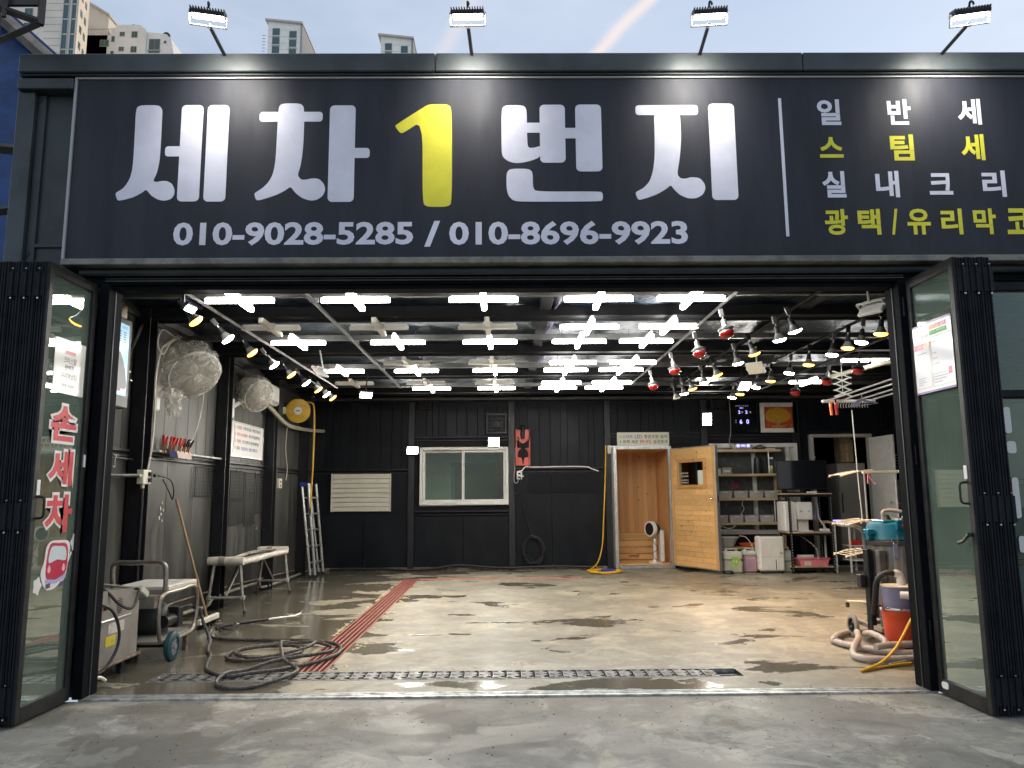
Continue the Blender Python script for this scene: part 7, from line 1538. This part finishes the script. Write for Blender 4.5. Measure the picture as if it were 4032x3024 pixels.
for k in range(8):
    q = MB(); q.M = Matrix.Translation((-78.3, 125.8, 77.5+k*3.2)) @ Matrix.Rotation(math.atan2(6.0, -1.5), 4, 'Z'); q.box(1.2, 2.3, -.08, .02, 0, 1.3); q.box(3.6, 4.6, -.08, .02, 0, 1.3); q.build('window', M_aglass, t)
    win(t, -91.6, 78+k*3, 1.6, 1.5, 131)
t = thing('apartment_block', 'cream slab with sloping roof edge behind the cream tower', 'apartment building', (-86, 146, 0))
MB().prism([(-90, 0), (-84.3, 0), (-84.3, 103.8), (-90, 107.4)], 147, 160).build('wall', M_apt, t); MB().prism([(-84.0, 103.4), (-84.0, 103.9), (-90.4, 108), (-90.4, 107.4)], 146.6, 160.3).build('roof', M_aptg, t)
t = thing('apartment_block', 'white stepped apartment block with small windows left of first sign lamp', 'apartment building', (-78, 146, 0))
block(t, -88.6, -83.45, 147, 165, 99.2, M_aptw); block(t, -83.4, -82.05, 146.4, 165, 100.5, M_aptw); MB().prism([(-82, 0), (-75.5, 0), (-75.5, 99.6), (-77, 100.8), (-82, 100.8)], 145.8, 165).build('wall', M_aptw, t)
MB().prism([(-75.45, 0), (-69.6, 0), (-69.6, 94.2), (-70.4, 97.8), (-71.4, 98.9), (-75.45, 99.4)], 146.2, 165).build('wall', M_aptw, t)
for z in (98.2, 94.8, 91.4, 88):
    win(t, -81.1, z, 1.1, .9, 145.8); win(t, -78.6, z-.3, 1.3, 1.3, 145.8); win(t, -85.8, z-1.6, 1.9, 1.4, 147); win(t, -83.1, z-.9, .7, 1.2, 146.4, 1)
for z in (95.0, 91.4, 87.8): win(t, -75.0, z-.4, 2.4, 3.1, 146.2)
for z in (97.2, 93.8): win(t, -71.9, z-.4, .6, .5, 146.2, 1)
MB().box(-75.1, -72.5, 146.0, 146.08, 94.9, 95.3).build('balcony_rail', M_rc, t)
vent(t, -79.3, 148, 100.8, .75); vent(t, -72.2, 148, 99, .75)
for k in range(9): MB().box(-88.4+k*.6, -88.34+k*.6, 147, 147.06, 99.2, 100.6).build('rail_post', M_rc, t)
MB().box(-88.5, -83.5, 147, 147.06, 100.55, 100.65).build('roof_rail', M_rc, t)
def stairtower(t, x0, x1, y0, ztop, zl):
    MB().prism([(x0, 0), (x1, 0), (x1, ztop-1), (x0, ztop)], y0, y0+16).build('wall', M_aptw, t)
    MB().prism([(x0-.7, ztop), (x0-.6, ztop+.45), (x1+.7, ztop-.6), (x1+.7, ztop-1.1)], y0-.8, y0+16.8).build('roof', M_aptg, t)
    MB().box(x1+.1, x1+.55, y0-.3, y0+15, zl, ztop-1.2).build('side_screen', M_rc, t)
    for c in range(2):
        xa = x0+(x1-x0)*(.14 if c == 0 else .66); wd = (x1-x0)*.22
        for k in range(6): z = ztop-4.0-k*2.6-(0 if c == 0 else .8); MB().box(xa, xa+wd, y0-.1, y0, z, z+1.9).build('window', M_aglass, t)
        for k in range(6): z = ztop-4.5-k*2.6-(0 if c == 0 else .8); MB().box(xa-.15, xa+wd+.15, y0-.25, y0-.01, z, z+.22).build('sill', M_awin, t)
    for k in range(8): MB().box(x0+.1, x1-.1, y0-.03, y0, ztop-2.6-k*1.9, ztop-2.52-k*1.9).build('panel_joint', M_aptg, t)
t = thing('stair_tower', 'white stair tower with slanted roof between first two sign lamps', 'tower', (-58, 186, 0))
stairtower(t, -62.9, -54.2, 185.8, 128.0, 112)
block(t, -75.6, -63.8, 189, 200, 118.2, M_aptw, 'low_wing'); vent(t, -73.6, 191, 118.2, 1.0); vent(t, -64.8, 191, 118.4, 1.0); block(t, -53.4, -47, 190, 200, 115.6, M_aptw, 'low_wing'); vent(t, -51.6, 192, 115.8, 1.0)
for k in range(14): MB().box(-64.3, -63.5, 185.6, 185.7, 112+k*.9, 112.12+k*.9).build('ladder_rung', M_rc, t)
t = thing('stair_tower', 'smaller white stair tower left of the second sign lamp', 'tower', (-28, 186, 0)); stairtower(t, -32.6, -24.4, 185.8, 123.6, 113)
# black steel frame and tarp at the left edge
t = thing('steel_gantry', 'black square tube steel frame jutting in at the top left corner', 'steel frame', (-3.7, -.5, 0))
def sq(p0, p1, r=.035, m=M_frame): MB().tube([p0, p1], r, 4).build('steel_tube', m, t)
M_sf = mat('rusty black tube', (.035, .033, .03), .5, col2=(.07, .05, .04), th=(.5, .65), scale=8)
sq((-3.40, -.5, 4.85), (-3.40, -.5, 6.0), .03, M_sf); sq((-3.40, -.5, 4.87), (-3.75, -.5, 5.0), .03, M_sf); sq((-3.41, -.5, 4.86), (-3.9, -.5, 4.62), .03, M_sf); sq((-3.75, -.5, 5.0), (-4.6, -.5, 5.25), .03, M_sf)
sq((-3.4, -.5, 5.2), (-4.6, -.5, 5.35), .03, M_sf); MB().box(-4.3, -3.41, -.49, -.46, 5.02, 5.9).build('cover_plate', M_sf, t); sq((-3.66, -.52, 4.9), (-3.66, -.52, 6.0), .02, M_sf)
sq((-3.9, -.5, 4.62), (-5.2, -.5, 3.95), .03, M_sf); sq((-4.3, .3, 0), (-4.3, .3, 6), .05, M_sf); sq((-5.2, .2, 4.35), (-3.9, .2, 4.2), .045, M_sf); sq((-5.4, .3, 3.6), (-3.88, .3, 3.75), .04, M_sf); sq((-3.9, -.2, 4.35), (-5.5, -.2, 4.75), .03, M_sf)
t = thing('blue_tarp', 'blue tarpaulin slope with pale beam edge left of the garage', 'tarpaulin', (-6, 3, 3))
q = MB(); vs = []; n = 26
for i in range(n+1):
    for j in range(n+1):
        u, v = i/n, j/n; x = -8.5+4.4*u; z = 3.4+(5.95-.9*(x+8.5))*v; vs.append((x, 2.2+1.6*v+.08*mn.noise(V((x*2, z*1.5, 0))), z))
q.add(vs, [(i*(n+1)+j, (i+1)*(n+1)+j, (i+1)*(n+1)+j+1, i*(n+1)+j+1) for i in range(n) for j in range(n)]); q.build('sheet', M_tarp, t, smooth=True)
MB().tube([(-8.5, 3.7, 9.4), (-4.1, 3.7, 5.44)], .09, 4).build('edge_beam', mat('weathered pale beam', (.22, .19, .16), .8, var=.2), t)
MB().tube([(-8.5, 3.75, 9.53), (-4.1, 3.75, 5.57)], .03, 6).build('edge_net', M_tarp, t)
t = thing('neighbour_wall', 'plain dark wall of the neighbouring shed at the left edge', 'wall', (-5.5, 2.5, 0))
MB().box(-8.5, -3.95, 2.0, 2.15, -.01, 3.38).build('shed_wall', mat('dull blue wall', (.02, .05, .11), .6, var=.2), t)
